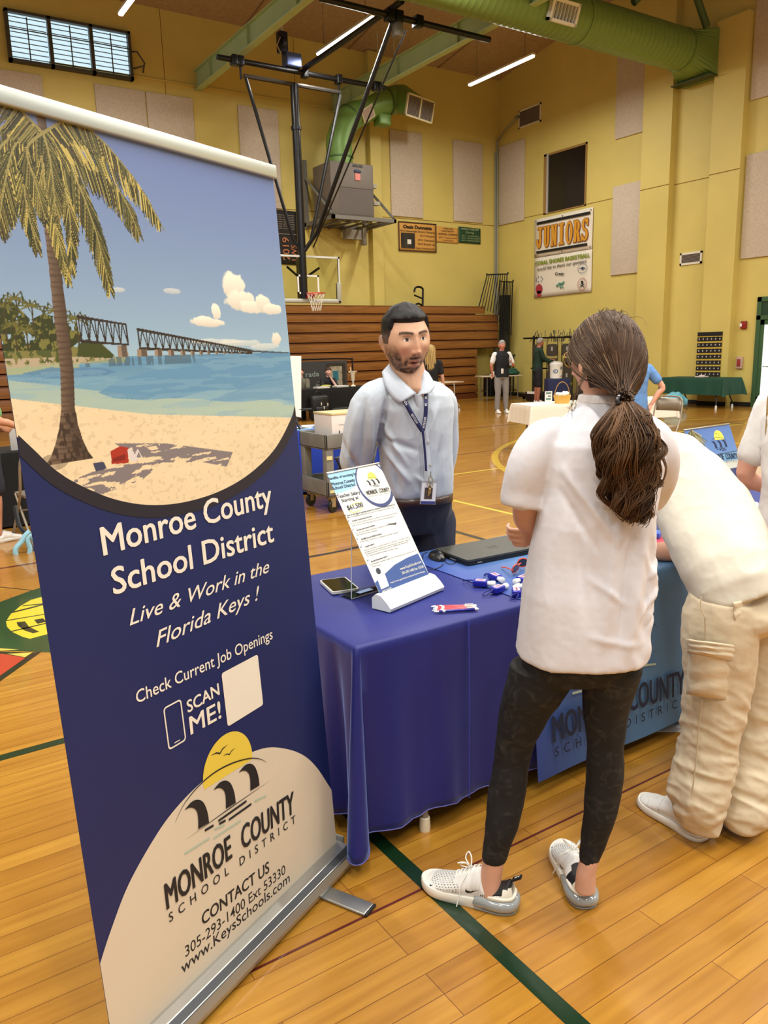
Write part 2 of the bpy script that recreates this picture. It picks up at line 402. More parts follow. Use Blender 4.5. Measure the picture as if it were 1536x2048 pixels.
# slanted haunch where the ceiling beams meet the wall
M_DUST = mat('wall_upper_band', (196, 158, 66), .7, var=.1)
g = MB(); g.add([(7.2, 8.35, 0)], []) if False else None
g = MB(); g.box((4.6, WY-.05, 8.42), (13.3, WY, 8.46)); struct(g.build('trim_6', M_YEL))
g = MB()
vs = []; 
g.add([(BX0, 8, ceil_z(8)), (WX+.3, 8, ceil_z(8)), (WX+.3, WY+.3, ceil_z(WY+.3)), (BX0, WY+.3, ceil_z(WY+.3)), (BX0, CEY, ceil_z(CEY)), (WX+.3, CEY, ceil_z(CEY))], [(0, 1, 2, 3), (4, 5, 1, 0)])
struct(g.build('ceiling', M_CEIL))
g = MB()
for x in (3.2, 6.4, 9.6, 12.8, 16.0): g.box((x, 8, 0), (x+.02, 8.001, 0)) if False else g.add([(x, 8, ceil_z(8)-.02), (x+.03, 8, ceil_z(8)-.02), (x+.03, WY, ceil_z(WY)-.02), (x, WY, ceil_z(WY)-.02)], [(0, 1, 2, 3)])
struct(g.build('trim_7', mat('deck_seam', (140, 108, 76), .9)))
M_BASE = mat('black_rubber_base', (24, 22, 20), .6)
struct(MB().box((WX-.015, 11.48, 0), (WX, 12.05, .11)).box((WX-.015, 12.88, 0), (WX, 14.06, .11)).box((WX-.015, 14.98, 0), (WX, WY, .11)).box((PX-.015, 12.05, 0), (PX, 12.88, .11)).box((PX-.015, 14.06, 0), (PX, 14.98, .11)).build('baseboard_right', M_BASE))

# clerestory window with glass louvres on the back wall
wn = struct(at0('window_1', None, None))
y = WY-.10; x0, x1, z0, z1 = 3.72, 6.53, 8.31, 9.40
M_WF = mat('window_frame_grey', (74, 72, 62), .5, .2)
M_DAY = mat('daylight_glass', (186, 214, 226), .2, emit=1.1)
g = MB(); g.box((x0, y-.05, z1-.06), (x1, WY, z1)); g.box((x0, y-.05, z0), (x1, WY, z0+.07)); g.box((x0, y-.05, z0), (x0+.07, WY, z1)); g.box((x1-.07, y-.05, z0), (x1, WY, z1))
for k in (1, 2): xx = x0+(x1-x0)*k/3; g.box((xx-.04, y-.05, z0), (xx+.04, WY, z1))
part(g, 'window_frame', M_WF, wn)
g = MB(); g.add([(x0+.05, WY-.02, z0+.05), (x1-.05, WY-.02, z0+.05), (x1-.05, WY-.02, z1-.05), (x0+.05, WY-.02, z1-.05)], [(0, 1, 2, 3)]); part(g, 'pane', M_DAY, wn)
g = MB()
for k in range(3):
    a = x0+(x1-x0)*k/3+.06; b = x0+(x1-x0)*(k+1)/3-.06
    for i in range(9):
        z = z0+.12+i*.105
        g.box((a, WY-.07, z), (b, WY-.045, z+.012))
    g.box(((a+b)/2-.012, WY-.09, z0+.08), ((a+b)/2+.012, WY-.07, z1-.1))
part(g, 'louver_rail', M_WF, wn)
g = MB(); g.tube([(x1+.02, WY-.05, 8.98), (x1+.1, WY-.22, 8.95), (x1+.25, WY-.28, 8.7), (x1+.27, WY-.05, 8.55)], .02); g.tube([(x1+.02, WY-.05, 8.6), (x1+.26, WY-.2, 8.66)], .018); part(g, 'crank_arm', M_WF, wn)
g = MB(); g.box((x0-.02, y-.08, 8.98), (x1, y-.06, 9.0)); part(g, 'operating_bar', M_WF, wn)

# dark interior window on the right wall
wn = struct(at0('window_2', None, None))
a0, a1, z0, z1 = 17.11, 18.86, 5.66, 7.41
M_DK = mat('dark_window_glass', (30, 26, 24), .15, var=.3, vscale=1.2)
g = MB(); t = .06; X = WX-.02
for q in (((X-.01, a0, z1-t), (WX, a1, z1)), ((X-.01, a0, z0), (WX, a1, z0+.03)), ((X-.01, a0, z0), (WX, a0+.05, z1)), ((X-.01, a1-.14, z0), (WX, a1, z1))): g.box(*q)
part(g, 'window_frame', mat('window_reveal', (150, 116, 60), .7), wn)
g = MB(); g.box((X-.02, a1-.2, z0), (WX, a1-.13, z1)); part(g, 'jamb_strip', mat('jamb_strip', (170, 168, 160), .5), wn)
g = MB(); g.box((WX-.012, a0+.05, z0+.03), (WX-.004, a1-.15, z1-t)); part(g, 'pane', M_DK, wn)

# green framed exit door at the right edge
dr = struct(at0('door_1', None, None)); M_DF = mat('door_frame_green', (60, 92, 58), .45)
X = WX-.05; g = MB(); g.box((X, 11.36, 0), (WX, 11.47, 2.66)); g.box((X, 9.3, 2.55), (WX, 11.47, 2.66)); g.box((X, 9.3, 2.12), (WX, 11.47, 2.22)); g.box((X, 10.3, 0), (WX, 10.4, 2.2)); g.box((X, 9.2, 0), (WX, 9.3, 2.66)); part(g, 'door_frame', M_DF, dr)
g = MB(); g.box((X+.02, 10.4, .05), (WX, 10.5, 2.12)); g.box((X+.02, 11.26, .05), (WX, 11.36, 2.12)); g.box((X+.02, 10.4, .05), (WX, 11.36, .25)); g.box((X+.02, 10.4, 2.0), (WX, 11.36, 2.12)); part(g, 'door_leaf', M_DF, dr)
g = MB(); g.box((WX-.02, 10.5, .25), (WX-.01, 11.26, 2.0)); g.box((WX-.02, 9.3, .1), (WX-.01, 10.3, 2.1)); part(g, 'pane', mat('door_daylight_glass', (226, 232, 226), .3, emit=.9), dr)
g = MB(); g.box((WX-.02, 9.3, 2.22), (WX-.01, 11.36, 2.55)); part(g, 'transom_pane', mat('tinted_glass', (46, 70, 56), .15), dr)
g = MB(); g.tube([(X-.02, 10.6, 1.0), (X-.02, 11.2, 1.0)], .02); part(g, 'push_bar', M_CHR, dr)
# ---------------------------------------------------------------- ceiling steel, ducts, lamps
for i, (x, lab) in enumerate([(3.9, 'pale green steel ceiling beam above the louvred window'), (8.2, 'pale green steel ceiling beam nearest the basketball hoist'), (12.24, 'pale green steel ceiling beam that the short round duct hangs from'), (16.3, 'pale green steel ceiling beam hidden behind the long duct')]):
    if i in (0, 3): continue
    b = wthing('ceiling_beam', (x, 20.9, 8.35), lab, 'beam', 'ceiling beams')
    g = MB(); y1 = 20.98; y0 = 6.5
    g.box((x-.010, y0, 8.36), (x+.010, y1, 8.78)); part(g, 'web', M_GRNB, b)
    g = MB(); g.box((x-.09, y0, 8.78), (x+.09, y1, 8.80)); g.box((x-.09, y0, 8.34), (x+.09, y1, 8.36)); part(g, 'flange', M_GRNB, b)
    g = MB()
    for yy in (19.9, 17.6, 15.2, 13, 10.8, 8.6): g.box((x-.085, yy, 8.36), (x+.085, yy+.012, 8.78))
    part(g, 'stiffener', M_GRNB, b)
# truss pipes over the long duct, at the wall
t = wthing('roof_truss', (16.5, 12.6, 10.2), 'dark green pipe truss crossing above the big duct at the wall', 'truss')
M_TR = mat('truss_green', (70, 92, 62), .5, .1)
g = MB(); g.tube([(11, 12.45, 10.25), (18.2, 12.45, 9.95)], .30, 20); g.ell((18.2, 12.45, 9.95), (.22, .3, .3)); part(g, 'top_chord', M_TR, t)
g = MB()
for a, b in (((16.2, 12.45, 10.1), (17.9, 12.9, 9.0)), ((13.6, 12.5, 10.15), (14.3, 13, 9.05)), ((14.9, 12.5, 10.15), (14.9, 13.0, 9.05)), ((16.4, 12.5, 10.1), (15.4, 13.0, 9.05))): g.tube([a, b], .085, 12)
part(g, 'brace', M_TR, t)
# long spiral duct with square end and register
M_DUCT = mat('spiral_duct_green', (116, 144, 76), .38, .15)
d = wthing('ceiling_duct', (9, 13.3, 8.54), 'long round green ceiling duct running into the right wall with one white register', 'duct')
Yc, Zc, Rr = 13.3, 8.54, .46
g = MB(); prof = []; n = 40; x = 0.5; xs = []
while x < 17.55: xs += [(x, Rr), (x+.10, Rr), (x+.115, Rr+.006), (x+.13, Rr)]; x += .16
vs = []; fs = []
for xx, rr in xs:
    for k in range(n): a = 2*math.pi*k/n; vs.append((xx, Yc+rr*math.cos(a), Zc+rr*math.sin(a)))
for i in range(len(xs)-1):
    for k in range(n): l = (k+1) % n; fs.append((i*n+k, (i+1)*n+k, (i+1)*n+l, i*n+l))
g.add(vs, fs, None, True); part(g, 'duct_pipe', M_DUCT, d, sharp=60)
g = MB()
for xx in (9.4, 14.0, 17.5): g.tube([(xx-.03, Yc, Zc), (xx+.03, Yc, Zc)], Rr+.018, 40)
part(g, 'joint_ring', M_DUCT, d)
g = MB(); rings = []
h, wd = .52, .55; cy, cz = 13.35, 8.48
vs = []; n = 40
for t_ in (0, 1):
    for k in range(n):
        a = 2*math.pi*k/n; c, s_ = math.cos(a), math.sin(a)
        if t_ == 0: vs.append((17.55, Yc+Rr*c, Zc+Rr*s_))
        else:
            m_ = max(abs(c), abs(s_)); vs.append((18.28, cy+wd*c/m_, cz+h*s_/m_))
fs = [(k, k+n, (k+1) % n+n, (k+1) % n) for k in range(n)]; g.add(vs, fs)
g.box((18.28, cy-wd, cz-h), (WX, cy+wd, cz+h)); part(g, 'square_transition', M_DUCT, d)
g = MB(); g.box((17.98, cy-wd-.02, cz-h-.02), (18.3, cy+wd+.02, cz-h)); part(g, 'lower_lip', mat('dark_green', (48, 66, 34), .5), d)
def register(par, M, w, h, nb=8, name='register', fm=None):
    fm = fm or M_WHT; g = MB(); t = .06
    g.box((-w/2, -h/2, -.12), (w/2, -h/2+t, .0), M); g.box((-w/2, h/2-t, -.12), (w/2, h/2, .0), M); g.box((-w/2, -h/2, -.12), (-w/2+t, h/2, 0), M); g.box((w/2-t, -h/2, -.12), (w/2, h/2, 0), M)
    r = part(g, name, fm, par)
    g = MB()
    for i in range(nb):
        x = -w/2+t+(w-2*t)*(i+.5)/nb; g.box((x-.006, -h/2+t, -.1), (x+.006, h/2-t, -.02), M @ Matrix.Rotation(0, 4, 'Y'))
    b = g.build('blade', fm, r); b.location = (0, 0, 0)
    g = MB(); g.box((-w/2+t, -h/2+t, -.115), (w/2-t, h/2-t, -.105), M); g.build('register_throat', mat('register_dark', (70, 66, 60), .8), r)
    return r
a = R_(200); nrm = Vector((0, math.cos(a), math.sin(a)))
ey = Vector((1, 0, 0)).cross(nrm)*-1
register(d, frame(Vector((13.62-.55, Yc, Zc))+nrm*(Rr+.10), (1, 0, 0), Vector((0, -nrm.z, nrm.y))*-1, 0), .78, .42, 7)
# hanging strip lamps
M_TUBE = mat('lamp_diffuser', (255, 246, 225), .4, emit=9)
M_HOUS = mat('lamp_housing', (214, 208, 190), .5)
def strip_lamp(x, y0, y1, z, label):
    L = thing('strip_lamp', (x, (y0+y1)/2, z), label, 'lamp', 0, 'hanging strip lamps'); h = (y1-y0)/2
    g = MB(); g.bevbox((-.045, -h, -.05), (.045, h, -.0), .018); part(g, 'diffuser', M_TUBE, L)
    g = MB(); g.box((-.05, -h-.02, -.002), (.05, h+.02, .045)); part(g, 'housing', M_HOUS, L)
    g = MB()
    for yy in (-h*.75, h*.75): g.tube([(0, yy, .04), (0, yy, ceil_z(y0+h+yy)-z)], .008, 6)
    part(g, 'hanger', M_GRY, L)
    ld = bpy.data.lights.new('strip_light', 'AREA'); ld.shape = 'RECTANGLE'; ld.size = .16; ld.size_y = 2*h; ld.energy = LAMP_W; ld.color = LAMP_COL
    lo = bpy.data.objects.new('strip_light', ld); COL.objects.link(lo); lo.location = (x, (y0+y1)/2, z-.07)
k = 0
for yy in (15.2, 11.0, 3.4, -.8, -5.):
    for x in (-3.8, .8, 5.35, 9.92, 14.5):
        lab = {(15.2, -3.8): 'lit strip lamp in the row nearest the rear wall, farthest from the corner', (15.2, .8): 'lit strip lamp in the row nearest the rear wall, beyond the window', (11.0, 5.35): 'lit strip lamp in the second row, beyond the hoist', (11.0, 9.92): 'lit strip lamp in the second row in front of the hoist', (15.2, 14.5): 'lit strip lamp hanging nearest the corner of the hall', (15.2, 9.92): 'lit strip lamp hanging beside the basketball hoist', (15.2, 5.35): 'lit strip lamp cut by the top of the picture above the window'}.get((yy, x))
        if (yy, x) in ((11.0, 14.5), (11.0, .8), (11.0, -3.8), (15.2, .8)): continue
        if lab: strip_lamp(x, yy, yy+2.42, 8.5, lab)
        else:
            strip_lamp(x, yy, yy+2.42, 8.5, ['strip lamp in the row over the tables', 'strip lamp in the row behind the viewer', 'strip lamp in the rearmost row'][[3.4, -.8, -5.].index(yy)]+[', first from the open side', ', second from the open side', ', third in the row', ', fourth in the row', ', fifth in the row by the side wall'][[-3.8, .8, 5.35, 9.92, 14.5].index(x)])
# wall mounted air handler with bent duct
M_UNIT = mat('unit_grey', (108, 98, 88), .55, .2, var=.08)
u = wthing('air_handler', (12, 20.3, 5.2), 'grey wall mounted air handler on a bracket shelf with green elbow duct', 'air conditioner')
g = MB(); g.bevbox((11.25, 19.55, 5.30), (12.62, 20.55, 6.68), .02); cab = part(g, 'cabinet', M_UNIT, u)
g = MB(); g.box((11.5, 19.545, 5.34), (12.6, 19.552, 6.02)); g.box((11.5, 19.54, 6.03), (12.6, 19.552, 6.05)); g.build('access_panel', mat('panel_line', (92, 84, 76), .6), cab)
g = MB(); g.box((12.02, 19.53, 6.24), (12.18, 19.55, 6.42)); g.build('warning_sticker', mat('sticker_red', (214, 130, 120), .6), cab)
g = MB(); g.ell((12.1, 19.54, 6.47), (.12, .01, .055)); g.build('maker_badge', mat('badge_navy', (36, 40, 70), .5), cab)
g = MB(); put_text(g, 'AHU-021', frame((11.95, 19.535, 6.58), (1, 0, 0), (0, 0, 1)), (0, 0), (.32, 0), .07, .02); g.build('unit_lettering', mat('dark_print', (40, 36, 32), .6), cab)
g = MB()
for a, b in (((11.2, 19.4, 5.22), (13.2, 19.4, 5.22)), ((11.2, 19.4, 5.22), (11.2, 21, 5.22)), ((13.2, 19.4, 5.22), (13.2, 21, 5.22)), ((11.2, 20.95, 5.22), (13.2, 20.95, 5.22))): 
    a = Vector(a); b = Vector(b); lo = Vector((min(a.x, b.x)-.04, min(a.y, b.y)-.04, 5.17)); hi = Vector((max(a.x, b.x)+.04, min(max(a.y, b.y)+.04, 21), 5.27)); g.box(lo, hi)
for x in (11.55, 11.95, 12.35, 12.75): g.box((x-.03, 19.4, 5.14), (x+.03, 21, 5.19))
part(g, 'shelf_frame', M_GRY, u)
g = MB(); g.box((11.16, 20.9, 5.1), (11.26, 21, 6.95)); g.box((13.14, 20.9, 5.1), (13.24, 21, 6.6)); g.tube([(11.2, 20.94, 6.5), (11.2, 19.45, 5.3)], .045, 4); g.tube([(13.2, 20.94, 6.45), (13.2, 19.45, 5.3)], .045, 4); part(g, 'bracket', M_GRY, u)
g = MB(); pth = smooth_pts([(11.85, 20.05, 6.68), (11.85, 20.05, 6.95), (11.86, 20.05, 7.35), (12.12, 20.02, 7.88), (12.6, 19.95, 8.2), (13.1, 19.88, 8.42), (13.55, 19.85, 8.55)], 6)
g.tube(pth, .36, 28); part(g, 'elbow_duct', M_GRNP, u)
g = MB(); g.tube([(11.85, 20.05, 6.88), (11.85, 20.05, 6.92)], .385, 28); g.tube([(13.3, 19.86, 8.48), (13.36, 19.86, 8.5)], .385, 28); g.tube([(12.2, 20.02, 7.98), (12.24, 20.02, 8.02)], .375, 28); part(g, 'duct_band', mat('duct_band_green', (74, 104, 54), .5), u)
# nozzle: round drum opening into a rectangular grille that faces the court
c0 = Vector((13.75, 19.78, 8.58)); gc = Vector((14.12, 19.35, 8.29)); nn = Vector((.28, -.93, -.22)).normalized(); gx = Vector((.95, .30, 0)).normalized(); gx = (gx-nn*gx.dot(nn)).normalized(); gy = nn.cross(gx)*-1
if gy.z < 0: gy = -gy
g = MB(); vs = []; n = 28
for k in range(n):
    a = 2*math.pi*k/n; vs.append(c0+gx*.36*math.cos(a)+gy*.36*math.sin(a)-nn*.25)
for k in range(n):
    a = 2*math.pi*k/n; vs.append(c0+gx*.38*math.cos(a)+gy*.38*math.sin(a)+nn*.10)
for k in range(n):
    a = 2*math.pi*k/n; c, s_ = math.cos(a), math.sin(a); m_ = max(abs(c), abs(s_)); vs.append(gc+gx*.60*c/m_+gy*.27*s_/m_)
g.add(vs, [(i*n+k, i*n+(k+1) % n, (i+1)*n+(k+1) % n, (i+1)*n+k) for i in range(2) for k in range(n)]+[tuple(range(n))[::-1]], None, True)
part(g, 'nozzle', M_GRNP, u, sharp=30)
Mg = frame(gc, gx, gy)
CRM = mat('cream_grille', (214, 204, 166), .5)
g = MB(); t = .045
for q in (((-.62, -.29, -.02), (.62, -.29+t, .03)), ((-.62, .29-t, -.02), (.62, .29, .03)), ((-.62, -.29, -.02), (-.62+t, .29, .03)), ((.62-t, -.29, -.02), (.62, .29, .03)), ((-.03, -.29, -.02), (.03, .29, .03))): g.box(*q, Mg)
gr = part(g, 'grille', CRM, u)
g = MB(); g.box((-.6, -.27, -.02), (.6, .27, -.01), Mg); g.build('grille_backing', mat('grille_grey', (112, 102, 92), .7), gr)
g = MB()
for i in range(20): x = -.57+i*.06; g.box((x-.004, -.26, -.01), (x+.004, .26, .01), Mg)
g.build('grille_blade', mat('grille_blade', (140, 130, 118), .6), gr)
M2 = frame((12.55, 19.60, 8.02), (.72, -.12, .5), (-.45, -.25, .75))
g = MB(); g.box((-.2, -.17, -.05), (.2, .17, .0), M2); s2 = part(g, 'side_register', CRM, u)
g = MB(); g.box((-.17, -.14, .0), (.17, .14, .004), M2); g.build('register_screen', mat('register_screen', (178, 160, 146), .7), s2)
g = MB(); g.bevbox((12.95, 19.65, 7.82), (13.35, 20.0, 8.12), .04); part(g, 'duct_boot', M_GRNP, u)
g = MB(); g.box((12.3, 20.6, 4.85), (12.9, 20.8, 5.12)); g.box((12.85, 20.55, 4.7), (12.98, 20.7, 5.2)); g.tube([(12.75, 19.9, 5.3), (12.78, 19.9, 5.75), (12.72, 20.3, 6.2)], .03, 6); g.box((12.66, 19.6, 5.65), (12.86, 19.75, 5.75)); g.box((12.62, 19.6, 6.1), (12.76, 19.75, 6.2)); part(g, 'pipework', mat('pale_grey', (150, 144, 128), .6), u)
g = MB()
for xx in (13.1, 13.65): g.tube([(xx, 19.86, 8.85), (xx+.02, 19.9, 9.3), (xx, 19.9, ceil_z(19.9))], .016, 6)
part(g, 'hanger_strap', mat('strap_pale', (188, 184, 150), .6), u)

# ---------------------------------------------------------------- hoisted basketball goal
G = wthing('basketball_goal', (9.43, 17.95, 2.7), 'ceiling hung basketball goal with glass backboard and orange rim', 'basketball goal')
g = MB(); z = 8.16; yb = 18.0
g.tube([(7.55, yb, z), (12.05, yb, z)], .062, 10); top = part(g, 'cross_pipe', M_BLKM, G)
z2, y2 = 8.2, 13.9
pA, pB = on(640, -4, 2, z2), on(982, 78, 2, z2); g = MB(); g.tube([(pA.x, pA.y, z2), (pB.x, pA.y, z2)], .062, 10); part(g, 'cross_pipe', M_BLKM, G); yf = pA.y
g = MB(); g.tube([(9.75, yb-.0, z+.1), (9.75, yf-.45, z2+.1)], .06, 10); part(g, 'long_pipe', M_BLKM, G)
g = MB(); g.tube([(9.43, yb-.05, 7.85), (9.43, yb-.05, 2.95)], .10, 14); part(g, 'mast', mat('mast_black', (32, 30, 30), .25, .4), G)
g = MB(); g.tube([(9.43, yb-.05, 6.85), (9.43, yb-.05, 6.93)], .125, 12); part(g, 'mast_collar', M_BLKM, G)
g = MB(); g.tube([(8.15, yb-.05, 7.85), (10.7, yb-.05, 7.85)], .05, 8); part(g, 'hinge_bar', mat('hinge_bar', (66, 62, 58), .4, .4), G)
jn = (9.43, yb-.08, 4.02)
ja, jb = (8.2, yb-.05, 7.80), (10.68, yb-.05, 7.80)
for a in (((ja), (9.2, yb-.06, 4.35)), (jb, (9.68, yb-.06, 4.3))):
    g = MB(); g.tube([a[0], a[1], jn], .042, 8); part(g, 'side_strut', M_BLKM, G)
pf = Vector((9.75+.12, yf, z2))
g = MB(); g.tube([pf, (9.72, yb-.35, 4.5), jn], .05, 8); part(g, 'diagonal_brace', M_BLKM, G)
g = MB(); g.tube([pf+Vector((.35, .1, -.15)), (9.62, yb-.3, 4.15)], .018, 6); part(g, 'winch_cable', M_BLKM, G)
g = MB()
for c in ((8.1, yb, z), (10.68, yb, z), (7.95, yb, z), (11.75, yb, z), (9.75, yb, z), (11.83, yb, z)): g.bevbox((c[0]-.07, c[1]-.1, c[2]-.11), (c[0]+.07, c[1]+.1, c[2]+.1), .02)
for c in ((9.75, yf, z2), (9.95, yf, z2), (10.45, yf, z2)): g.bevbox((c[0]-.09, c[1]-.1, c[2]-.11), (c[0]+.09, c[1]+.1, c[2]+.11), .02)
g.tube([(8.1, yb, z), (8.1, yb, 7.78)], .03, 6); g.tube([(10.68, yb, z), (10.68, yb, 7.78)], .03, 6); part(g, 'pipe_clamp', M_BLKM, G)
g = MB(); g.bevbox((9.85, yf-.1, 7.82), (10.03, yf+.1, 8.1), .04); part(g, 'pulley', mat('pulley_grey', (128, 122, 112), .4, .5), G)
g = MB(); g.bevbox((9.22, yb-.14, 8.22), (9.62, yb+.14, 8.52), .03); w_ = part(g, 'hoist_motor', mat('hoist_motor_blue', (78, 92, 138), .35, .3), G)
g = MB(); g.lathe([(.16, -.05), (.17, 0), (.16, .05)], 20, T((9.18, yb, 8.72), 0, 0, R_(90))); g.bevbox((9.08, yb-.1, 8.5), (9.3, yb+.1, 8.95), .03); g.build('hoist_drum', mat('hoist_dark', (34, 38, 56), .4, .4), w_)
g = MB(); g.tube([(9.2, yb, 8.9), (9.2, yb, ceil_z(yb))], .03, 6); g.tube([(9.1, yb-.1, 8.8), (8.98, yb-.14, 8.6), (9.1, yb-.1, 8.45)], .012, 5); g.build('power_cord', mat('cord_pale', (190, 180, 160), .6), w_)
# backboard
y = 17.93; cx = 9.555; hw = .915; zb, zt = 2.90, 3.98
g = MB(); g.box((cx-hw+.03, y-.006, zb+.03), (cx+hw-.03, y+.006, zt-.03)); bb = part(g, 'backboard_glass', mat('board_glass', (236, 240, 230), .03, trans=1., ior=1.1), G)
g = MB(); t = .045
for q in (((cx-hw, y-.02, zt-t), (cx+hw, y+.03, zt)), ((cx-hw, y-.02, zb), (cx+hw, y+.03, zb+t)), ((cx-hw, y-.02, zb), (cx-hw+t, y+.03, zt)), ((cx+hw-t, y-.02, zb), (cx+hw, y+.03, zt))): g.box(*q)
g.build('backboard_rim_frame', mat('board_frame', (206, 208, 200), .5), bb)
bb2 = bb.children[0]
for o in (bb2,): o.location = (0, 0, 0)
g = MB(); sx, sz0, sz1 = .305, zb+.16, zb+.62; t = .045
for q in (((cx-sx, y-.012, sz1-t), (cx+sx, y-.007, sz1)), ((cx-sx, y-.012, sz0), (cx+sx, y-.007, sz0+t)), ((cx-sx, y-.012, sz0), (cx-sx+t, y-.007, sz1)), ((cx+sx-t, y-.012, sz0), (cx+sx, y-.007, sz1))): g.box(*q)
g.build('target_square', mat('white_line', (230, 230, 220), .5), bb)
g = MB(); g.bevbox((cx-hw-.01, y-.05, zb-.06), (cx-hw+.1, y+.05, zb+.45), .02); g.bevbox((cx+hw-.1, y-.05, zb-.06), (cx+hw+.01, y+.05, zb+.45), .02); g.bevbox((cx-hw, y-.05, zb-.06), (cx+hw, y+.05, zb+.02), .02); g.build('edge_padding', mat('pad_grey', (168, 166, 150), .7), bb)
g = MB(); g.box((9.33, 17.95, 2.95), (9.53, 18.1, 3.9)); g.tube([(9.43, yb, 3.4), (9.0, y+.02, 3.7)], .03, 6); g.tube([(9.43, yb, 3.4), (9.9, y+.02, 3.7)], .03, 6); part(g, 'mount', M_BLKM, G)
rc = Vector((cx, y-.15-.23, 3.05))
g = MB(); g.tube([rc+Vector((.23*math.cos(2*math.pi*k/28), .23*math.sin(2*math.pi*k/28), 0)) for k in range(28)], .011, 8, closed=True)
g.box((cx-.12, y-.03, 2.97), (cx+.12, y-.01, 3.09)); g.box((cx-.1, y-.18, 3.03), (cx+.1, y-.02, 3.055)); g.box((cx-.10, y-.17, 2.96), (cx-.09, y-.02, 3.05)); g.box((cx+.09, y-.17, 2.96), (cx+.10, y-.02, 3.05))
part(g, 'rim', mat('rim_orange', (206, 66, 46), .4), G)
g = MB()
for k in range(12):
    for s_ in (1, -1):
        pts = []
        for j in range(9):
            f = j/8; a = 2*math.pi*(k+s_*f*1.5)/12; r = .225-.125*f**.7+(.012 if j == 8 else 0); pts.append(rc+Vector((r*math.cos(a), r*math.sin(a), -.42*f)))
        g.tube(pts, .006, 4)
part(g, 'net', mat('net_white', (232, 226, 212), .8), G)

# ---------------------------------------------------------------- acoustic panels, vents, wall banners
def wall_panel(x0, x1, z0, z1, lab, back=True):
    o = wthing('acoustic_panel', ((x0+x1)/2, WY, z0) if back else (WX, (x0+x1)/2, z0), lab, 'acoustic panel', 'beige acoustic wall panels')
    g = MB()
    if back: g.bevbox((x0, WY-.05, z0), (x1, WY-.002, z1), .01)
    else: g.bevbox((WX-.05, x0, z0), (WX-.002, x1, z1), .01)
    m = g.build('panel', M_PNL); bpy.data.objects.remove(o)
    m.name = 'acoustic_panel'; return tag(m, lab, 'acoustic panel', 'beige acoustic wall panels')
for a in ((2.4, 3.37, 5.65, 8.13, 'beige acoustic panel furthest from the corner, its top just over the banner'), (3.4, 4.39, 5.65, 8.13, 'beige acoustic panel directly under the louvred window'), (5.58, 6.80, 5.65, 8.13, 'beige acoustic panel of the touching pair, farther from the corner'), (6.83, 8.04, 5.65, 8.13, 'beige acoustic panel of the touching pair, nearer the beam end'), (9.29, 10.46, 5.6, 8.15, 'beige acoustic panel behind the basketball hoist strut'), (14.16, 15.36, 5.66, 8.12, 'beige acoustic panel between the air handler and the corner pair of banners'), (16.58, 17.79, 5.66, 8.1, 'beige acoustic panel on the rear wall beside the corner')): wall_panel(*a)
for a in ((19.72, 20.92, 5.62, 8.07, 'beige acoustic panel on the side wall beside the corner pipe'), (15.05, 16.08, 3.57, 5.99, 'beige acoustic panel beside the stacked banners'), (15.05, 16.07, 7.23, 9.68, 'beige acoustic panel high up just under the big duct'), (10.6, 12.0, 7.2, 9.65, 'beige acoustic panel at the top beyond the last pilaster'), (10.6, 12.0, 3.6, 6.0, 'beige acoustic panel above the fire alarm')): wall_panel(*a, back=False)
def wall_vent(y0, y1, z0, z1, lab):
    o = wthing('wall_vent', (WX, (y0+y1)/2, z0), lab, 'vent', 'wall vents'); t = .05; X = WX-.03
    g = MB()
    for q in (((X, y0, z0), (WX, y1, z0+t)), ((X, y0, z1-t), (WX, y1, z1)), ((X, y0, z0), (WX, y0+t, z1)), ((X, y1-t, z0), (WX, y1, z1))): g.box(*q)
    part(g, 'vent_frame', mat('vent_white', (222, 216, 196), .5), o)
    g = MB(); n = int((z1-z0-2*t)/.03)
    for i in range(n): z = z0+t+i*.03; g.box((X+.01, y0+t, z), (X+.02, y1-t, z+.016))
    part(g, 'vent_slat', mat('vent_slat', (124, 112, 100), .6), o)
    g = MB(); g.box((WX-.008, y0+t, z0+t), (WX-.002, y1-t, z1-t)); part(g, 'vent_backing', mat('vent_dark', (72, 62, 54), .8), o)
wall_vent(19.02, 20.02, 8.41, 8.95, 'white framed return vent high on the wall near the corner')
wall_vent(13.10, 13.76, 3.62, 3.93, 'small white framed vent in the recess between the pilasters')
# conduit in the corner
o = wthing('corner_conduit', (18.4, 20.9, 0), 'pair of galvanised conduits running up the corner', 'conduit')
g = MB(); g.tube([(18.40, 20.95, 0), (18.40, 20.95, 8.25), (18.36, 20.6, 8.45), (18.40, 20.0, 8.75)], .03, 8); part(g, 'pipe', M_GRY if False else mat('galvanised', (158, 160, 150), .4, .6), o)
g = MB(); g.tube([(18.33, 20.96, 0), (18.33, 20.96, 7.9)], .02, 8); part(g, 'pipe', MATS['galvanised'], o)
g = MB(); g.box((18.38, 19.95, 8.72), (18.49, 20.1, 8.8)); part(g, 'junction_box', MATS['galvanised'], o)

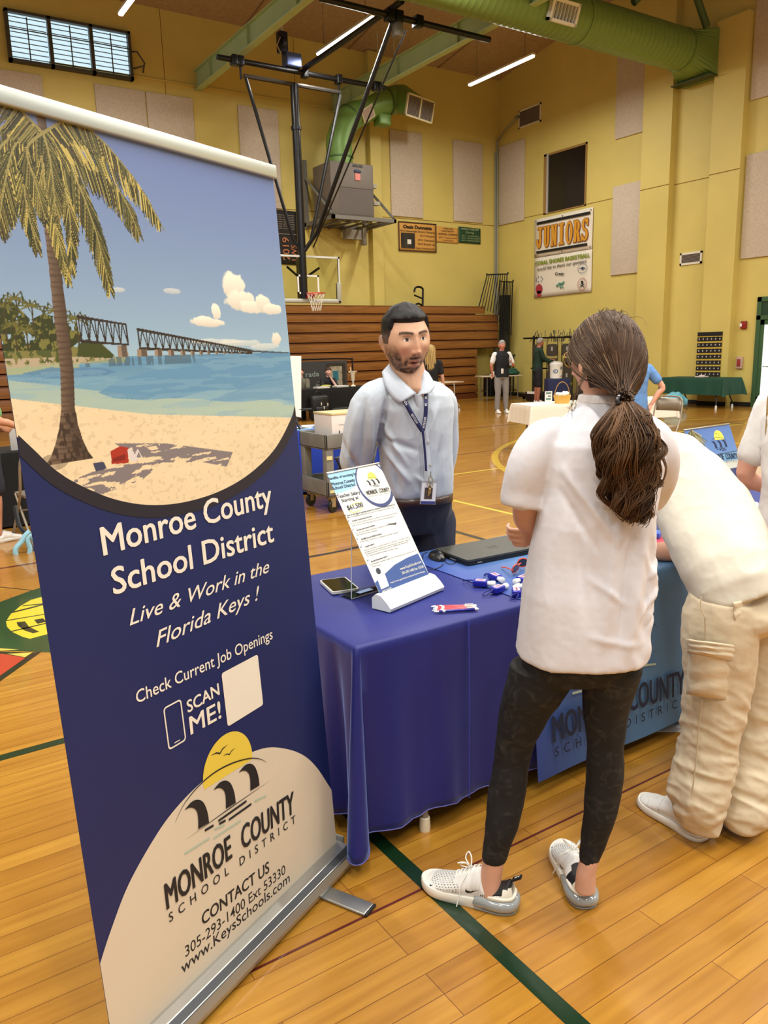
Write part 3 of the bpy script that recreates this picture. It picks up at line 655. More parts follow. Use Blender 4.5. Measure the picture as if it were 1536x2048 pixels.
M_CLOTHW = mat('banner_white', (226, 216, 196), .7)
def cloth_panel(name, corners, m, parent, nx=10, ny=8, amp=.01, seed=0.):
    """slightly rippled hanging sheet between four corners TL TR BR BL"""
    a, b, c, d = [Vector(q) for q in corners]; nrm = (b-a).cross(d-a).normalized(); vs = []; fs = []
    for j in range(ny+1):
        for i in range(nx+1):
            s, t = i/nx, j/ny; p = a.lerp(b, s).lerp(d.lerp(c, s), t); q = noise.noise(Vector((s*3+seed, t*3, seed)))*amp*(math.sin(math.pi*t)+.2); vs.append(p+nrm*q)
    for j in range(ny):
        for i in range(nx): k = j*(nx+1)+i; fs.append((k, k+1, k+nx+2, k+nx+1))
    g = MB(); g.add(vs, fs, None, True); o = g.build(name, m, parent)
    md = o.modifiers.new('t', 'SOLIDIFY'); md.thickness = .004; md.offset = 0
    if parent is not None and parent.get('_w'): o.location = -parent.location
    return o
# slab-serif letters for the class banner
def slab_text(mb, word, M, x0, x1, h, wt):
    n = len(word); adv = (x1-x0)/n
    for i, ch in enumerate(word):
        W = adv*.88; X = x0+adv*i+adv*.06; s = wt; e = wt*.55
        zc = [i*.0001]
        def nz(): zc[0] += .0004; return zc[0]
        def r(a, b, c, d): z = nz(); mb.add([(X+a, b, z), (X+c, b, z), (X+c, d, z), (X+a, d, z)], [(0, 1, 2, 3)], M)
        def arcp(cx, cy, ro, ry, ri, rj, a0, a1, k=14):
            vs = []; z = nz()
            for q in range(k+1):
                a = R_(a0+(a1-a0)*q/k); vs += [(X+cx+ri*math.cos(a), cy+rj*math.sin(a), z), (X+cx+ro*math.cos(a), cy+ry*math.sin(a), z)]
            mb.add(vs, [(2*q, 2*q+1, 2*q+3, 2*q+2) for q in range(k)], M)
        if ch == 'J': r(W*.45, h*.25, W*.45+s, h); r(W*.2, h-e, W, h); arcp(W*.45+s-W*.36, h*.27, W*.36, h*.27, W*.36-s, h*.27-e, 180, 360); r(0, h*.2, s*.9, h*.42)
        if ch == 'U': r(W*.1, h*.28, W*.1+s, h); r(W*.9-s, h*.28, W*.9, h); r(0, h-e, W*.45, h); r(W*.55, h-e, W, h); arcp(W*.5, h*.3, W*.4, h*.3, W*.4-s, h*.3-e, 180, 360)
        if ch == 'N': r(W*.1, 0, W*.1+s*.8, h); r(W*.9-s*.8, 0, W*.9, h); r(0, 0, W*.42, e); r(W*.58, h-e, W, h); mb.add([(X+0, h, 0), (X+W*.1+s, h, 0), (X+W*.9, 0, 0), (X+W*.9-s, 0, 0)], [(0, 3, 2, 1)], M)
        if ch == 'I': r(W*.5-s*.6, 0, W*.5+s*.6, h); r(W*.12, 0, W*.88, e); r(W*.12, h-e, W*.88, h)
        if ch == 'O': arcp(W*.5, h*.5, W*.5, h*.52, W*.5-s, h*.5-e, 0, 360, 30)
        if ch == 'R': r(W*.12, 0, W*.12+s, h); r(0, 0, W*.42, e); r(0, h-e, W*.55, h); arcp(W*.5, h*.72, W*.42, h*.28, W*.42-s, h*.28-e, -90, 90); r(W*.12, h*.44, W*.5, h*.44+e); mb.add([(X+W*.45, h*.46, 0), (X+W*.45+s, h*.46, 0), (X+W*1.0, 0, 0), (X+W*1.0-s*1.1, 0, 0)], [(0, 3, 2, 1)], M); r(W*.62, 0, W, e)
        if ch == 'S': arcp(W*.5, h*.74, W*.42, h*.27, W*.42-s, h*.27-e, 20, 270); arcp(W*.5, h*.27, W*.44, h*.28, W*.44-s, h*.28-e, -160, 90); r(W*.78, h*.68, W*.94, h); r(W*.02, 0, W*.18, h*.32)
def edge_hem(g, x, y0, y1, z0, z1, t=.02): pass
# JUNIORS banner (right wall; text runs towards -y, i.e. left to right as seen)
o = wthing('class_banner', (WX-.04, 18, 4.4), 'white hanging banner with the word JUNIORS in gold', 'banner')
cloth_panel('banner_sheet', ((WX-.04, 19.22, 5.56), (WX-.04, 16.80, 5.57), (WX-.04, 16.80, 4.40), (WX-.04, 19.22, 4.40)), M_CLOTHW, o, seed=1., amp=.012)
Mj = frame((WX-.076, 19.22, 4.40), (0, -1, 0), (0, 0, 1))
g = MB(); g.box((.13, .98, -.002), (2.34, 1.06, .002), Mj); g.box((.13, .11, -.002), (2.25, .185, .002), Mj); part(g, 'black_stripe', mat('ink_black', (20, 20, 22), .6), o)
def jun(off, x, dx=0., dz=0.):
    g = MB(); slab_text(g, 'JUNIORS', frame((x, 19.22-dx, 4.665+dz), (0, -1, 0), (0, 0, 1)), .11, 2.31, .62, .088); return g
part(jun(0, WX-.0830), 'lettering', mat('gold_ink', (208, 148, 40), .6), o)
g = MB()
for dx, dz in ((.018, 0), (-.018, 0), (0, .018), (0, -.018), (.013, .013), (-.013, -.013), (.013, -.013), (-.013, .013)):
    h_ = jun(0, WX-.0760+len(g.v)*4e-7, dx, dz); g.add(h_.v, h_.f)
part(g, 'lettering_outline', mat('outline_brown', (140, 72, 36), .6), o)
g = MB()
for yy in (19.15, 18.0, 16.87):
    for zz in (5.5, 4.46): g.tube([(WX-.07, yy, zz), (WX-.02, yy, zz)], .018, 8)
part(g, 'grommet', M_GRY, o)
o = wthing('sponsor_banner', (WX-.04, 18, 3.16), 'white banner thanking sponsors with round logos below the class banner', 'banner')
cloth_panel('banner_sheet', ((WX-.04, 19.21, 4.385), (WX-.04, 16.79, 4.39), (WX-.04, 16.79, 3.18), (WX-.04, 19.21, 3.155)), M_CLOTHW, o, seed=4., amp=.015)
Mj = frame((WX-.076, 19.21, 3.16), (0, -1, 0), (0, 0, 1))
g = MB(); put_text(g, 'CORAL SHORES BASKETBALL', Mj, (.06, 1.0), (2.36, 1.02), .11, .05); part(g, 'lettering', mat('olive_ink', (128, 146, 44), .6), o)
g = MB(); put_text(g, 'would like to thank our sponsors', Mj, (.16, .82), (2.22, .87), .10, .004, .25); put_text(g, 'Crazy', Mj, (.95, .62), (1.33, .60), .085, .03)
ring = lambda g, cx, cy, r, ry=None, w_=.012, n=28: g.add([(cx+(r+(w_ if i % 2 else 0))*math.cos(2*math.pi*(i//2)/n), cy+((ry or r)+(w_ if i % 2 else 0))*math.sin(2*math.pi*(i//2)/n), 0) for i in range(2*n)], [(2*k, 2*k+1, (2*k+3) % (2*n), (2*k+2) % (2*n)) for k in range(n)], Mj)
disc = lambda g, cx, cy, r, ry=None, n=24: g.add([(cx+r*math.cos(2*math.pi*i/n), cy+(ry or r)*math.sin(2*math.pi*i/n), 0) for i in range(n)], [tuple(range(n))], Mj)
disc(g, 2.08, .32, .045); disc(g, 2.08, .27, .028); 
for s_ in (1, -1): g.add([(2.08-s_*.10, .18, 0), (2.08-s_*.085, .165, 0), (2.08+s_*.10, .25, 0), (2.08+s_*.09, .268, 0)], [(0, 1, 2, 3)] if s_ > 0 else [(3, 2, 1, 0)], Mj)
part(g, 'script_lettering', MATS['ink_black'], o)
g = MB(); ring(g, 2.08, .26, .17); ring(g, 2.08, .26, .135, w_=.006); part(g, 'pirate_badge', mat('badge_red', (176, 72, 66), .6), o)
g = MB(); ring(g, 2.08, .72, .18, .13); disc(g, 2.08, .72, .045); g.add([(1.95, .715, 0), (2.2, .705, 0), (2.2, .735, 0), (1.95, .735, 0)], [(0, 1, 2, 3)], Mj); put_text(g, 'ABCDE', Mj, (.12, .60), (.4, .60), .05, .02) if False else None
for a in range(7): disc(g, .26+.15*math.cos(a*.9), .56+.08*math.sin(a*.9), .022)
part(g, 'blue_logo', mat('logo_blue', (78, 100, 140), .6), o)
g = MB(); disc(g, .26, .26, .15); g.add([(.16, .02, 0), (.36, .02, 0), (.34, .2, 0), (.18, .2, 0)], [(0, 1, 2, 3)], Mj); part(g, 'red_seal', mat('seal_red', (168, 52, 62), .6), o)
g = MB()
for a, b, r in ((1.05, .30, .05), (1.15, .34, .06), (1.25, .33, .06), (1.32, .38, .04), (1.2, .24, .045), (1.3, .22, .03)): disc(g, a, b, r, r*.7)
part(g, 'green_logo', mat('logo_green', (74, 138, 112), .6), o)
# trophies banners on the back wall
def record_banner(x0, x1, z0, z1, lab, rgb, ink, lines, photo=False, y=WY-.03, cat='banner', border=None):
    o = wthing('record_banner', ((x0+x1)/2, y, z0), lab, cat, 'record banners on the rear wall')
    cloth_panel('banner_sheet', ((x0, y, z1), (x1, y, z1-.02), (x1, y, z0), (x0, y, z0+.01)), mat('sheet_%d_%d' % rgb[:2], rgb, .7), o, seed=x0, amp=.01)
    M = frame((x0, y-.02, z0), (1, 0, 0), (0, 0, 1)); W, H = x1-x0, z1-z0
    g = MB()
    for txt, a, b, zz, h, bo in lines: put_text(g, txt, M, (a*W, zz*H), (b*W, zz*H), h*H, bo)
    part(g, 'lettering', mat('ink_%d_%d' % ink[:2], ink, .6), o)
    if border:
        g = MB(); t = .03
        for q in (((0, 0), (W, t)), ((0, H-t), (W, H)), ((0, 0), (t, H)), ((W-t, 0), (W, H))): g.box((*q[0], -.004), (*q[1], .001), M)
        part(g, 'border', mat('ink_%d_%d' % border[:2], border, .6), o)
    if photo:
        g = MB(); g.box((.06*W, .1*H, -.002), (.42*W, .62*H, .002), M); ph = part(g, 'photo_print', mat('dark_photo', (58, 52, 44), .5, var=.6, vscale=3), o)
        g = MB(); g.box((.22*W, .24*H, .003), (.32*W, .4*H, .005), M); g.build('photo_light_patch', mat('photo_white', (226, 222, 210), .5), ph)
    return o
record_banner(14.4, 15.86, 4.65, 5.52, 'orange banner with black lettering and a dark team photo', (204, 150, 70), (50, 30, 22), [('Oasis Dunnetta', .12, .88, .78, .11, .05), ('2013 Heavyweight District Champion', .04, .96, .66, .06, .01), ('2014 Champion', .56, .95, .53, .055, .01), ('2015 Champion', .5, .95, .38, .055, .01), ('2015 Runner Up', .5, .95, .24, .06, .01), ('State Championship', .45, .95, .1, .05, .01)], True, border=(60, 36, 26))
record_banner(15.88, 16.76, 4.97, 5.46, 'small orange banner between the large orange one and the green one', (206, 152, 72), (70, 42, 26), [('WRESTLING', .3, .75, .84, .09, .01), ('UNIVERSITY', .2, .8, .68, .09, .01), ('NATIONAL CHAMPION', .06, .95, .48, .1, .02), ('2017 Tournament', .08, .92, .28, .08, .01), ('Second Place', .3, .75, .12, .07, .01)])
record_banner(16.78, 17.7, 4.99, 5.50, 'small dark green banner with pale lettering', (34, 70, 40), (170, 180, 130), [('WALLY KELLEY', .1, .92, .82, .1, .03), ('Diving', .32, .68, .62, .1, .01), ('2011 - 1st DISTRICT', .12, .95, .42, .07, .01), ('2012 - STATE CHAMP', .12, .95, .28, .07, .01), ('2013 - STATE CHAMP', .12, .95, .14, .07, .01)])
o = wthing('record_banner', (10.3, WY, 4.3), 'black class banner with sideways 2019 partly behind the hoop mast', 'banner', 'record banners on the rear wall')
cloth_panel('banner_sheet', ((9.6, WY-.03, 5.58), (10.92, WY-.03, 5.56), (10.9, WY-.03, 4.10), (9.6, WY-.03, 4.12)), mat('sheet_black', (34, 28, 26), .7), o)
M = frame((10.92, WY-.06, 4.2), (0, 0, 1), (-1, 0, 0))
g = MB(); put_text(g, '2019', frame((10.60, WY-.06, 4.22), (0, 0, 1), (-1, 0, 0)), (0, 0), (.62, 0), .20, .01); put_text(g, 'LWS', frame((10.84, WY-.06, 4.22), (0, 0, 1), (-1, 0, 0)), (0, 0), (.42, 0), .17, .01); part(g, 'lettering', mat('ink_copper', (178, 110, 70), .6), o)
g = MB()
for k in range(7): put_text(g, 'ALUMNI CLASS LIST NAMES', frame((9.95, WY-.06, 5.42-k*.06), (1, 0, 0), (0, 0, 1)), (0, 0), (.85, 0), .03, .01)
g.box((9.95, WY-.062, 4.92), (10.85, WY-.058, 4.935)); part(g, 'name_list', mat('ink_grey', (150, 140, 120), .6), o)

# ---------------------------------------------------------------- closed bleachers
M_WOOD = mat('bleacher_wood', (152, 98, 46), .38, coat=.3, var=.35, vscale=3.2, stretch=(.5, 1, 9), bump=.05, bscale=30)
M_WDK = mat('bleacher_gap', (52, 26, 14), .7)
B = wthing('bleachers', (9, 20.2, 0), 'closed wooden bleachers stacked against the rear wall', 'bleachers')
zs = [.16, .43, .73, 1.02, 1.30, 1.59, 1.87, 2.15, 2.43, 2.68, 2.94]
x0 = -6
for i in range(10):
    xr = 17.86 if i > 0 else 17.86
    if i < 5: xr = 16.93
    if i == 9: xr = 17.3
    yy = 20.2+i*.008
    g = MB(); g.bevbox((x0, yy, zs[i]+.035), (xr, yy+.04, zs[i+1]-.012), .006); part(g, 'front_board', M_WOOD, B)
g = MB(); g.box((x0, 20.32, .02), (16.93, 20.9, 2.9)); g.box((16.93, 20.27, 1.6), (17.86, 20.9, 2.66)); part(g, 'understructure', M_WDK, B)
g = MB()
for i in range(10):
    xr = 16.93 if i < 5 else (17.3 if i == 9 else 17.86); g.box((x0, 20.19+i*.008, zs[i+1]-.012), (xr, 20.5, zs[i+1]+.006))
part(g, 'seat_board_edge', mat('bleacher_edge', (120, 66, 30), .5), B)
g = MB(); g.box((x0, 20.17, .0), (16.9, 20.22, .05)); g.box((x0, 20.18, .05), (16.9, 20.21, .17)); part(g, 'toe_board', mat('toe_board', (98, 52, 26), .4), B)
# safety rails stored at the bleacher end
o = wthing('safety_rail_rack', (17.6, 20, 0), 'folded black barred end rails leaning in the corner above the bleachers', 'railing')
def barred(g, a, b, c, d, n, r=.014):
    a, b, c, d = map(Vector, (a, b, c, d)); g.tube(smooth_pts([a, b.lerp(a, .04), b, c, c.lerp(d, .04), d], 3), r*1.5, 6)
    for k in range(1, n): f = k/n; g.tube([a.lerp(d, f), b.lerp(c, f)], r, 5)
g = MB(); barred(g, (17.05, 20.3, 2.9), (17.42, 20.3, 3.95), (18.1, 20.1, 3.97), (18.0, 20.1, 2.6), 9); part(g, 'rail_panel', M_BLKM, o)
g = MB(); barred(g, (17.6, 20.0, 2.5), (17.72, 20.0, 3.72), (18.16, 19.9, 3.7), (18.1, 19.9, 2.0), 8); part(g, 'rail_panel', M_BLKM, o)
g = MB(); g.box((17.9, 20.0, .3), (18.15, 20.25, 3.3)); part(g, 'rail_post', mat('rail_dark', (26, 28, 24), .6), o)
o = wthing('stair_rail_rack', (17.3, 19.7, 0), 'black arched step rail standing at the foot of the bleacher end', 'railing')
g = MB(); barred(g, (17.05, 19.7, .1), (17.1, 19.7, 1.33), (17.95, 19.6, 1.33), (17.95, 19.6, .1), 7, .018); g.box((17.0, 19.72, .05), (17.95, 20.0, .75)); part(g, 'rail_panel', M_BLKM, o)
o = wthing('aisle_handrail', (14.7, 20.4, 2.95), 'black bent aisle handrail sticking up over the bleachers', 'railing')
g = MB(); g.tube(smooth_pts([(14.83, 20.35, 2.9), (14.85, 20.35, 3.35), (14.84, 20.35, 3.47), (14.72, 20.35, 3.52), (14.57, 20.35, 3.49), (14.52, 20.35, 3.36)], 4), .032, 8); part(g, 'hooked_rail', M_BLKM, o)
g = MB(); g.tube([(14.84, 20.35, 3.17), (14.52, 20.35, 3.27)], .026, 8); g.tube(smooth_pts([(14.83, 20.35, 2.95), (14.65, 20.33, 3.02), (14.5, 20.33, 2.95)], 4), .03, 8); part(g, 'hand_grip', M_BLKM, o)
g = MB(); g.tube([(14.5, 20.33, 2.96), (15.1, 20.33, 2.75)], .05, 8); part(g, 'base_socket', M_BLKM, o)
# ---------------------------------------------------------------- big pull-up banner
def rect_px(TL, TR, BR, BL, zb):
    bl = on(*BL, 2, zb); br = on(*BR, 2, zb); ex = (br-bl); W = ex.length; ex.normalize()
    r = ray(*TR); tr = EYE+r*(ex.dot(br-EYE)/ex.dot(r)); ey = tr-br; Hh = ey.length; ey.normalize()
    return bl, ex, ey, W, Hh
BO, BEX, BEY = Vector((.272, 1.619, .07)), Vector((.89726, .44149, 0)), Vector((-.0252, .05122, .99837))
BW, BH = .9105, 2.0675
BN = BEX.cross(BEY)
def BF(off=0.): return frame(BO, BEX, BEY, off)
ban = wthing('pull_up_banner', (.68, 1.82, 0), 'tall pull-up banner showing a palm beach with white school district lettering', 'banner')
NAVY = (44, 46, 84)
g = MB(); g.box((0, 0, -.0012), (BW, BH, 0), BF()); sheet = part(g, 'banner_sheet', mat('banner_navy', (24, 36, 88), .42, bump=.02, bscale=8), ban)
def lay(mb, name, m, par=None, lab=None):
    o = mb.build(name, m, par or sheet)
    if lab: o['label'] = lab
    return o
# printed photograph: colours of the print held per vertex on a fine grid
class Art:
    def __init__(s, w, h, res, seed=3):
        s.w, s.h, s.res = w, h, res; s.nx = int(w/res)+1; s.ny = int(h/res)+1
        s.X, s.Y = np.meshgrid(np.linspace(0, w, s.nx), np.linspace(0, h, s.ny)); s.I = np.zeros((s.ny, s.nx, 3)); s.r = np.random.RandomState(seed)
    def noise(s, sx, sy, o=3):
        out = np.zeros((s.ny, s.nx)); amp = 1.; tot = 0
        for k in range(o):
            gx, gy = max(2, int(s.w/sx*2**k)), max(2, int(s.h/sy*2**k)); G = s.r.rand(gy+2, gx+2)
            fx = s.X/s.w*gx; fy = s.Y/s.h*gy; ix = np.clip(fx.astype(int), 0, gx); iy = np.clip(fy.astype(int), 0, gy); tx = fx-ix; ty = fy-iy
            tx = tx*tx*(3-2*tx); ty = ty*ty*(3-2*ty)
            out += amp*((G[iy, ix]*(1-tx)+G[iy, ix+1]*tx)*(1-ty)+(G[iy+1, ix]*(1-tx)+G[iy+1, ix+1]*tx)*ty); tot += amp; amp *= .5
        return out/tot
    def put(s, mask, rgb, a=1.):
        m = (np.asarray(mask, float)*a)[..., None]; s.I = s.I*(1-m)+np.asarray(rgb, float)*m
    t0 = 0.
    def poly(s, pts):
        m = np.zeros((s.ny, s.nx), bool); n = len(pts); pts = [(x, y-s.t0) for x, y in pts]
        for i in range(n):
            x0, y0 = pts[i]; x1, y1 = pts[(i+1) % n]
            if y0 == y1: continue
            c = ((s.Y >= min(y0, y1)) & (s.Y < max(y0, y1))) & (s.X < x0+(s.Y-y0)*(x1-x0)/(y1-y0)); m ^= c
        return m
    def line(s, p, q, w0, w1, rgb, a=1.):
        L = math.hypot(q[0]-p[0], q[1]-p[1]); n = max(2, int(L/s.res*1.6)); t = np.linspace(0, 1, n)
        xs = p[0]+(q[0]-p[0])*t; ys = p[1]+(q[1]-p[1])*t; R = (w0+(w1-w0)*t)/2/s.res
        ci = ys/s.res; cj = xs/s.res; k = int(max(w0, w1)/2/s.res)+1
        for di in range(-k, k+1):
            for dj in range(-k, k+1):
                i = np.round(ci).astype(int)+di; j = np.round(cj).astype(int)+dj
                ok = (i >= 0) & (i < s.ny) & (j >= 0) & (j < s.nx) & ((i-ci)**2+(j-cj)**2 <= (R+.35)**2)
                if a >= 1: s.I[i[ok], j[ok]] = rgb
                else: s.I[i[ok], j[ok]] = s.I[i[ok], j[ok]]*(1-a)+np.asarray(rgb, float)*a
    def build(s, name, m, M, parent, keep=None):
        c = s.I/255; c = np.where(c <= .04045, c/12.92, ((c+.055)/1.055)**2.4)
        idx = np.arange(s.ny*s.nx).reshape(s.ny, s.nx); q = np.stack([idx[:-1, :-1], idx[:-1, 1:], idx[1:, 1:], idx[1:, :-1]], -1).reshape(-1, 4)
        P = np.stack([s.X.ravel(), s.Y.ravel(), np.zeros(s.nx*s.ny), np.ones(s.nx*s.ny)], 1) @ np.array(M).T
        col = c.reshape(-1, 3)
        if keep is not None: q = q[keep[:-1, :-1].ravel() & keep[1:, 1:].ravel()]
        me = bpy.data.meshes.new(name); me.vertices.add(len(P)); me.vertices.foreach_set('co', P[:, :3].astype(np.float32).ravel())
        me.loops.add(len(q)*4); me.loops.foreach_set('vertex_index', q.ravel().astype(np.int32)); me.polygons.add(len(q))
        me.polygons.foreach_set('loop_start', np.arange(0, len(q)*4, 4, dtype=np.int32)); me.polygons.foreach_set('loop_total', np.full(len(q), 4, np.int32)); me.update(calc_edges=True)
        paint(me, col); return link(name, me, m, parent)
def lerp3(a, b, t): return np.asarray(a, float)*(1-t)[..., None]+np.asarray(b, float)*t[..., None]
def beach(A, t0):
    """palm, broken truss bridge, lagoon and sand; t0 = height of the art's lower edge on the banner"""
    Y = A.Y+t0; X = A.X; A.t0 = t0
    hz = 1.583
    t = np.clip((Y-hz)/(2.06-hz), 0, 1); A.I = lerp3((158, 190, 206), (104, 124, 176), t**.75)
    # clouds
    def cloud(cx, cy, rx, ry, a=1.):
        d = ((X-cx)/rx)**2+((Y-cy)/ry)**2; n = A.noise(.03, .03, 4); m = np.clip((1.25-d-(n-.5)*2.2)*3, 0, 1); A.put(m, lerp3((206, 200, 186), (246, 240, 222), np.clip((Y-cy)/ry*.5+.6, 0, 1)), a)
    for c in ((.69, 1.755, .042, .035), (.715, 1.722, .06, .028), (.76, 1.705, .05, .018), (.81, 1.718, .03, .022), (.85, 1.703, .035, .014), (.615, 1.685, .016, .022), (.60, 1.663, .05, .010), (.56, 1.665, .04, .012), (.855, 1.625, .022, .022)): cloud(*c)
    for c in ((.3, 1.73, .02, .006), (.47, 1.735, .025, .006), (.6, 1.615, .09, .006), (.7, 1.61, .08, .008), (.8, 1.60, .06, .008)): cloud(*c, .55)
    # water and sand
    w = Y < hz; A.put(w, (96, 146, 182)); t = np.clip((hz-Y)/.14, 0, 1); A.put(w, lerp3((92, 140, 176), (150, 184, 190), t))
    n = A.noise(.14, .012, 3); A.put(w & (n > .56), (112, 160, 186), .5)
    edge = 1.508-.06*np.clip(X/.35, 0, 1)-.055*np.clip((X-.35)/.55, 0, 1)
    shal = w & (Y < edge+.045+.03*(A.noise(.25, .05, 2)-.5)); A.put(shal, (178, 194, 172), .75)
    A.put(w & (Y > 1.553) & (X < .17), (172, 178, 128), .8); A.put(w & (Y > 1.57) & (X < .3), (150, 156, 112), .8)
    for q, cc in (([(.03, 1.555), (.1, 1.565), (.23, 1.56), (.27, 1.55), (.22, 1.541), (.1, 1.543)], (88, 132, 170)), ([(.21, 1.507), (.27, 1.53), (.36, 1.547), (.6, 1.56), (.91, 1.56), (.91, 1.49), (.7, 1.487), (.55, 1.492), (.45, 1.48), (.33, 1.483), (.25, 1.492)], (98, 146, 180)), ([(.55, 1.466), (.62, 1.48), (.75, 1.50), (.91, 1.51), (.91, 1.435), (.84, 1.452), (.68, 1.456)], (112, 154, 182))): A.put(A.poly(q), cc, .85)
    n = A.noise(.1, .008, 3); A.put(w & (n > .6) & (Y > edge), (134, 172, 192), .4)
    s = Y < edge; A.put(s, lerp3((236, 214, 176), (226, 206, 166), A.noise(.08, .03, 3)))
    A.put(s & (A.noise(.012, .008, 2) > .68), (206, 184, 148), .5)
    # reflections of the bridge
    A.put((Y < hz) & (Y > hz-.02) & (X > .18) & (X < .52) & (A.noise(.012, .05, 2) > .5), (70, 92, 108), .6)
    # land
    land = A.poly([(0, 1.60), (.06, 1.612), (.12, 1.62), (.17, 1.605), (.2, 1.612), (.24, 1.61), (.27, 1.585), (.2, 1.575), (0, 1.573)]); A.put(land, (126, 122, 70)); A.put(land & (A.noise(.01, .008, 2) > .5), (78, 88, 46)); A.put(A.poly([(0, 1.585), (.18, 1.585), (.27, 1.58), (.18, 1.57), (0, 1.566)]) & (A.noise(.008, .008, 2) > .42), (178, 164, 138))
    A.put(A.poly([(.17, 1.585), (.175, 1.61), (.2, 1.622), (.235, 1.612), (.265, 1.588), (.26, 1.58)]), (64, 74, 36))
    bush = A.poly([(0, 1.60), (0, 1.69), (.03, 1.70), (.07, 1.66), (.1, 1.672), (.13, 1.668), (.16, 1.655), (.18, 1.66), (.185, 1.62), (.15, 1.6)]); A.put(bush & (A.noise(.014, .014, 3) > .30), (54, 60, 32)); A.put(bush & (A.noise(.008, .01, 2) > .62), (118, 116, 60))
    R = A.r
    def palm(x, y, h, n=9, sc=.03):
        A.line((x, y), (x+.002, y+h), .003, .002, (70, 60, 40))
        for k in range(n):
            a = R_(-20+220*k/(n-1)); L = sc*(.7+.5*R.rand()); p = (x, y+h); q = (x+math.cos(a)*L, y+h+math.sin(a)*L*.6-.004)
            A.line(p, q, .003, .001, (104, 102, 52)); A.line(q, (q[0]+math.cos(a)*.008, q[1]-.014), .003, .001, (66, 70, 34))
    for x, y, h in ((.012, 1.62, .065), (.042, 1.63, .07), (.075, 1.63, .058), (.132, 1.63, .05), (.178, 1.61, .055), (.03, 1.60, .05), (.055, 1.6, .04)): palm(x, y-t0, h) if False else palm(x, y-t0, h)
    # bridges
    def truss(x0, x1, ta, tb, ba, bb, n):
        dk = (52, 44, 40)
        A.line((x0, ta-t0), (x1, tb-t0), .006, .003, dk); A.line((x0, ba-t0), (x1, bb-t0), .006, .003, dk)
        for i in range(n+1):
            f = 1-(1-i/n)**1.0; f = i/n; f = 1-(1-f)**(1.9 if n > 12 else 1); x = x0+(x1-x0)*f; t = ta+(tb-ta)*f-t0; b = ba+(bb-ba)*f-t0; A.line((x, t), (x, b), .0025, .002, dk)
            if i < n:
                g_ = (i+1)/n; g_ = 1-(1-g_)**(1.9 if n > 12 else 1); x2 = x0+(x1-x0)*g_; t2 = ta+(tb-ta)*g_-t0; b2 = ba+(bb-ba)*g_-t0
                A.line((x, b), ((x+x2)/2, (t+t2)/2), .0022, .002, dk); A.line(((x+x2)/2, (t+t2)/2), (x2, b2), .0022, .002, dk)
    truss(.185, .312, 1.668, 1.654, 1.617, 1.609, 6); truss(.345, .74, 1.643, 1.590, 1.600, 1.582, 30); A.line((.74, 1.588-t0), (.9, 1.581-t0), .004, .002, (70, 78, 84))
    for x, ww, tp in ((.293, .026, 1.607), (.350, .029, 1.599), (.40, .022, 1.597), (.441, .018, 1.595), (.48, .015, 1.594), (.513, .013, 1.593), (.543, .011, 1.592), (.57, .010, 1.591), (.60, .009, 1.59), (.63, .008, 1.589), (.66, .007, 1.588), (.69, .006, 1.587)):
        A.put((abs(X-x) < ww/2+(tp-Y)*.1) & (Y < tp) & (Y > hz-.001), (150, 130, 108)); A.put((abs(X-x-ww*.2) < ww*.28) & (Y < tp) & (Y > hz-.001), (96, 84, 74))
    # shadow of the palm and beach things printed in the picture
    n = A.noise(.035, .008, 3)
    for q, th in (([(.235, 1.393), (.39, 1.375), (.62, 1.325), (.59, 1.29), (.5, 1.315), (.38, 1.33), (.3, 1.35)], .40), ([(.12, 1.33), (.2, 1.345), (.38, 1.335), (.3, 1.30), (.17, 1.285), (.1, 1.31)], .47)): A.put(A.poly(q) & (n > th), (112, 104, 112), .85)
    A.put(A.poly([(.222, 1.377), (.25, 1.385), (.272, 1.379), (.268, 1.344), (.22, 1.348)]), (168, 52, 36)); A.put(A.poly([(.225, 1.36), (.262, 1.366), (.26, 1.352), (.222, 1.352)]), (128, 36, 26))
    A.put(A.poly([(.27, 1.375), (.30, 1.372), (.31, 1.352), (.285, 1.345), (.268, 1.35)]) & (A.noise(.01, .01, 2) > .4), (216, 208, 204)); A.put(A.poly([(.17, 1.357), (.2, 1.356), (.205, 1.34), (.175, 1.338)]), (66, 70, 92))
    A.put(((X-.075)/.035)**2+((Y-1.372)/.017)**2 < 1, lerp3((196, 180, 150), (150, 134, 108), A.noise(.012, .012, 2)))
    # big trunk
    cx = np.interp(Y, [1.37, 1.40, 1.48, 1.56, 1.68, 1.76, 1.85, 1.96, 2.02], [.114, .118, .128, .139, .142, .145, .147, .154, .163]); hw = np.interp(Y, [1.365, 1.385, 1.41, 1.44, 1.48, 1.56, 1.7, 1.96], [.062, .046, .034, .024, .017, .0165, .0155, .0115])
    tr = (abs(X-cx) < hw) & (Y > 1.368); rings = .5+.5*np.sin(Y*520+6*A.noise(.05, .02, 2)); A.put(tr, lerp3((118, 98, 80), (78, 62, 50), np.clip((X-cx)/hw*.5+.5, 0, 1))); A.put(tr & (rings > .75), (70, 54, 44), .5); A.put(tr & (Y < 1.47) & (A.noise(.006, .012, 2) > .5), (58, 44, 34), .8)
    # fronds
    cols = [(52, 56, 30), (78, 78, 40), (104, 100, 52), (140, 130, 72), (70, 60, 36), (38, 42, 26)]
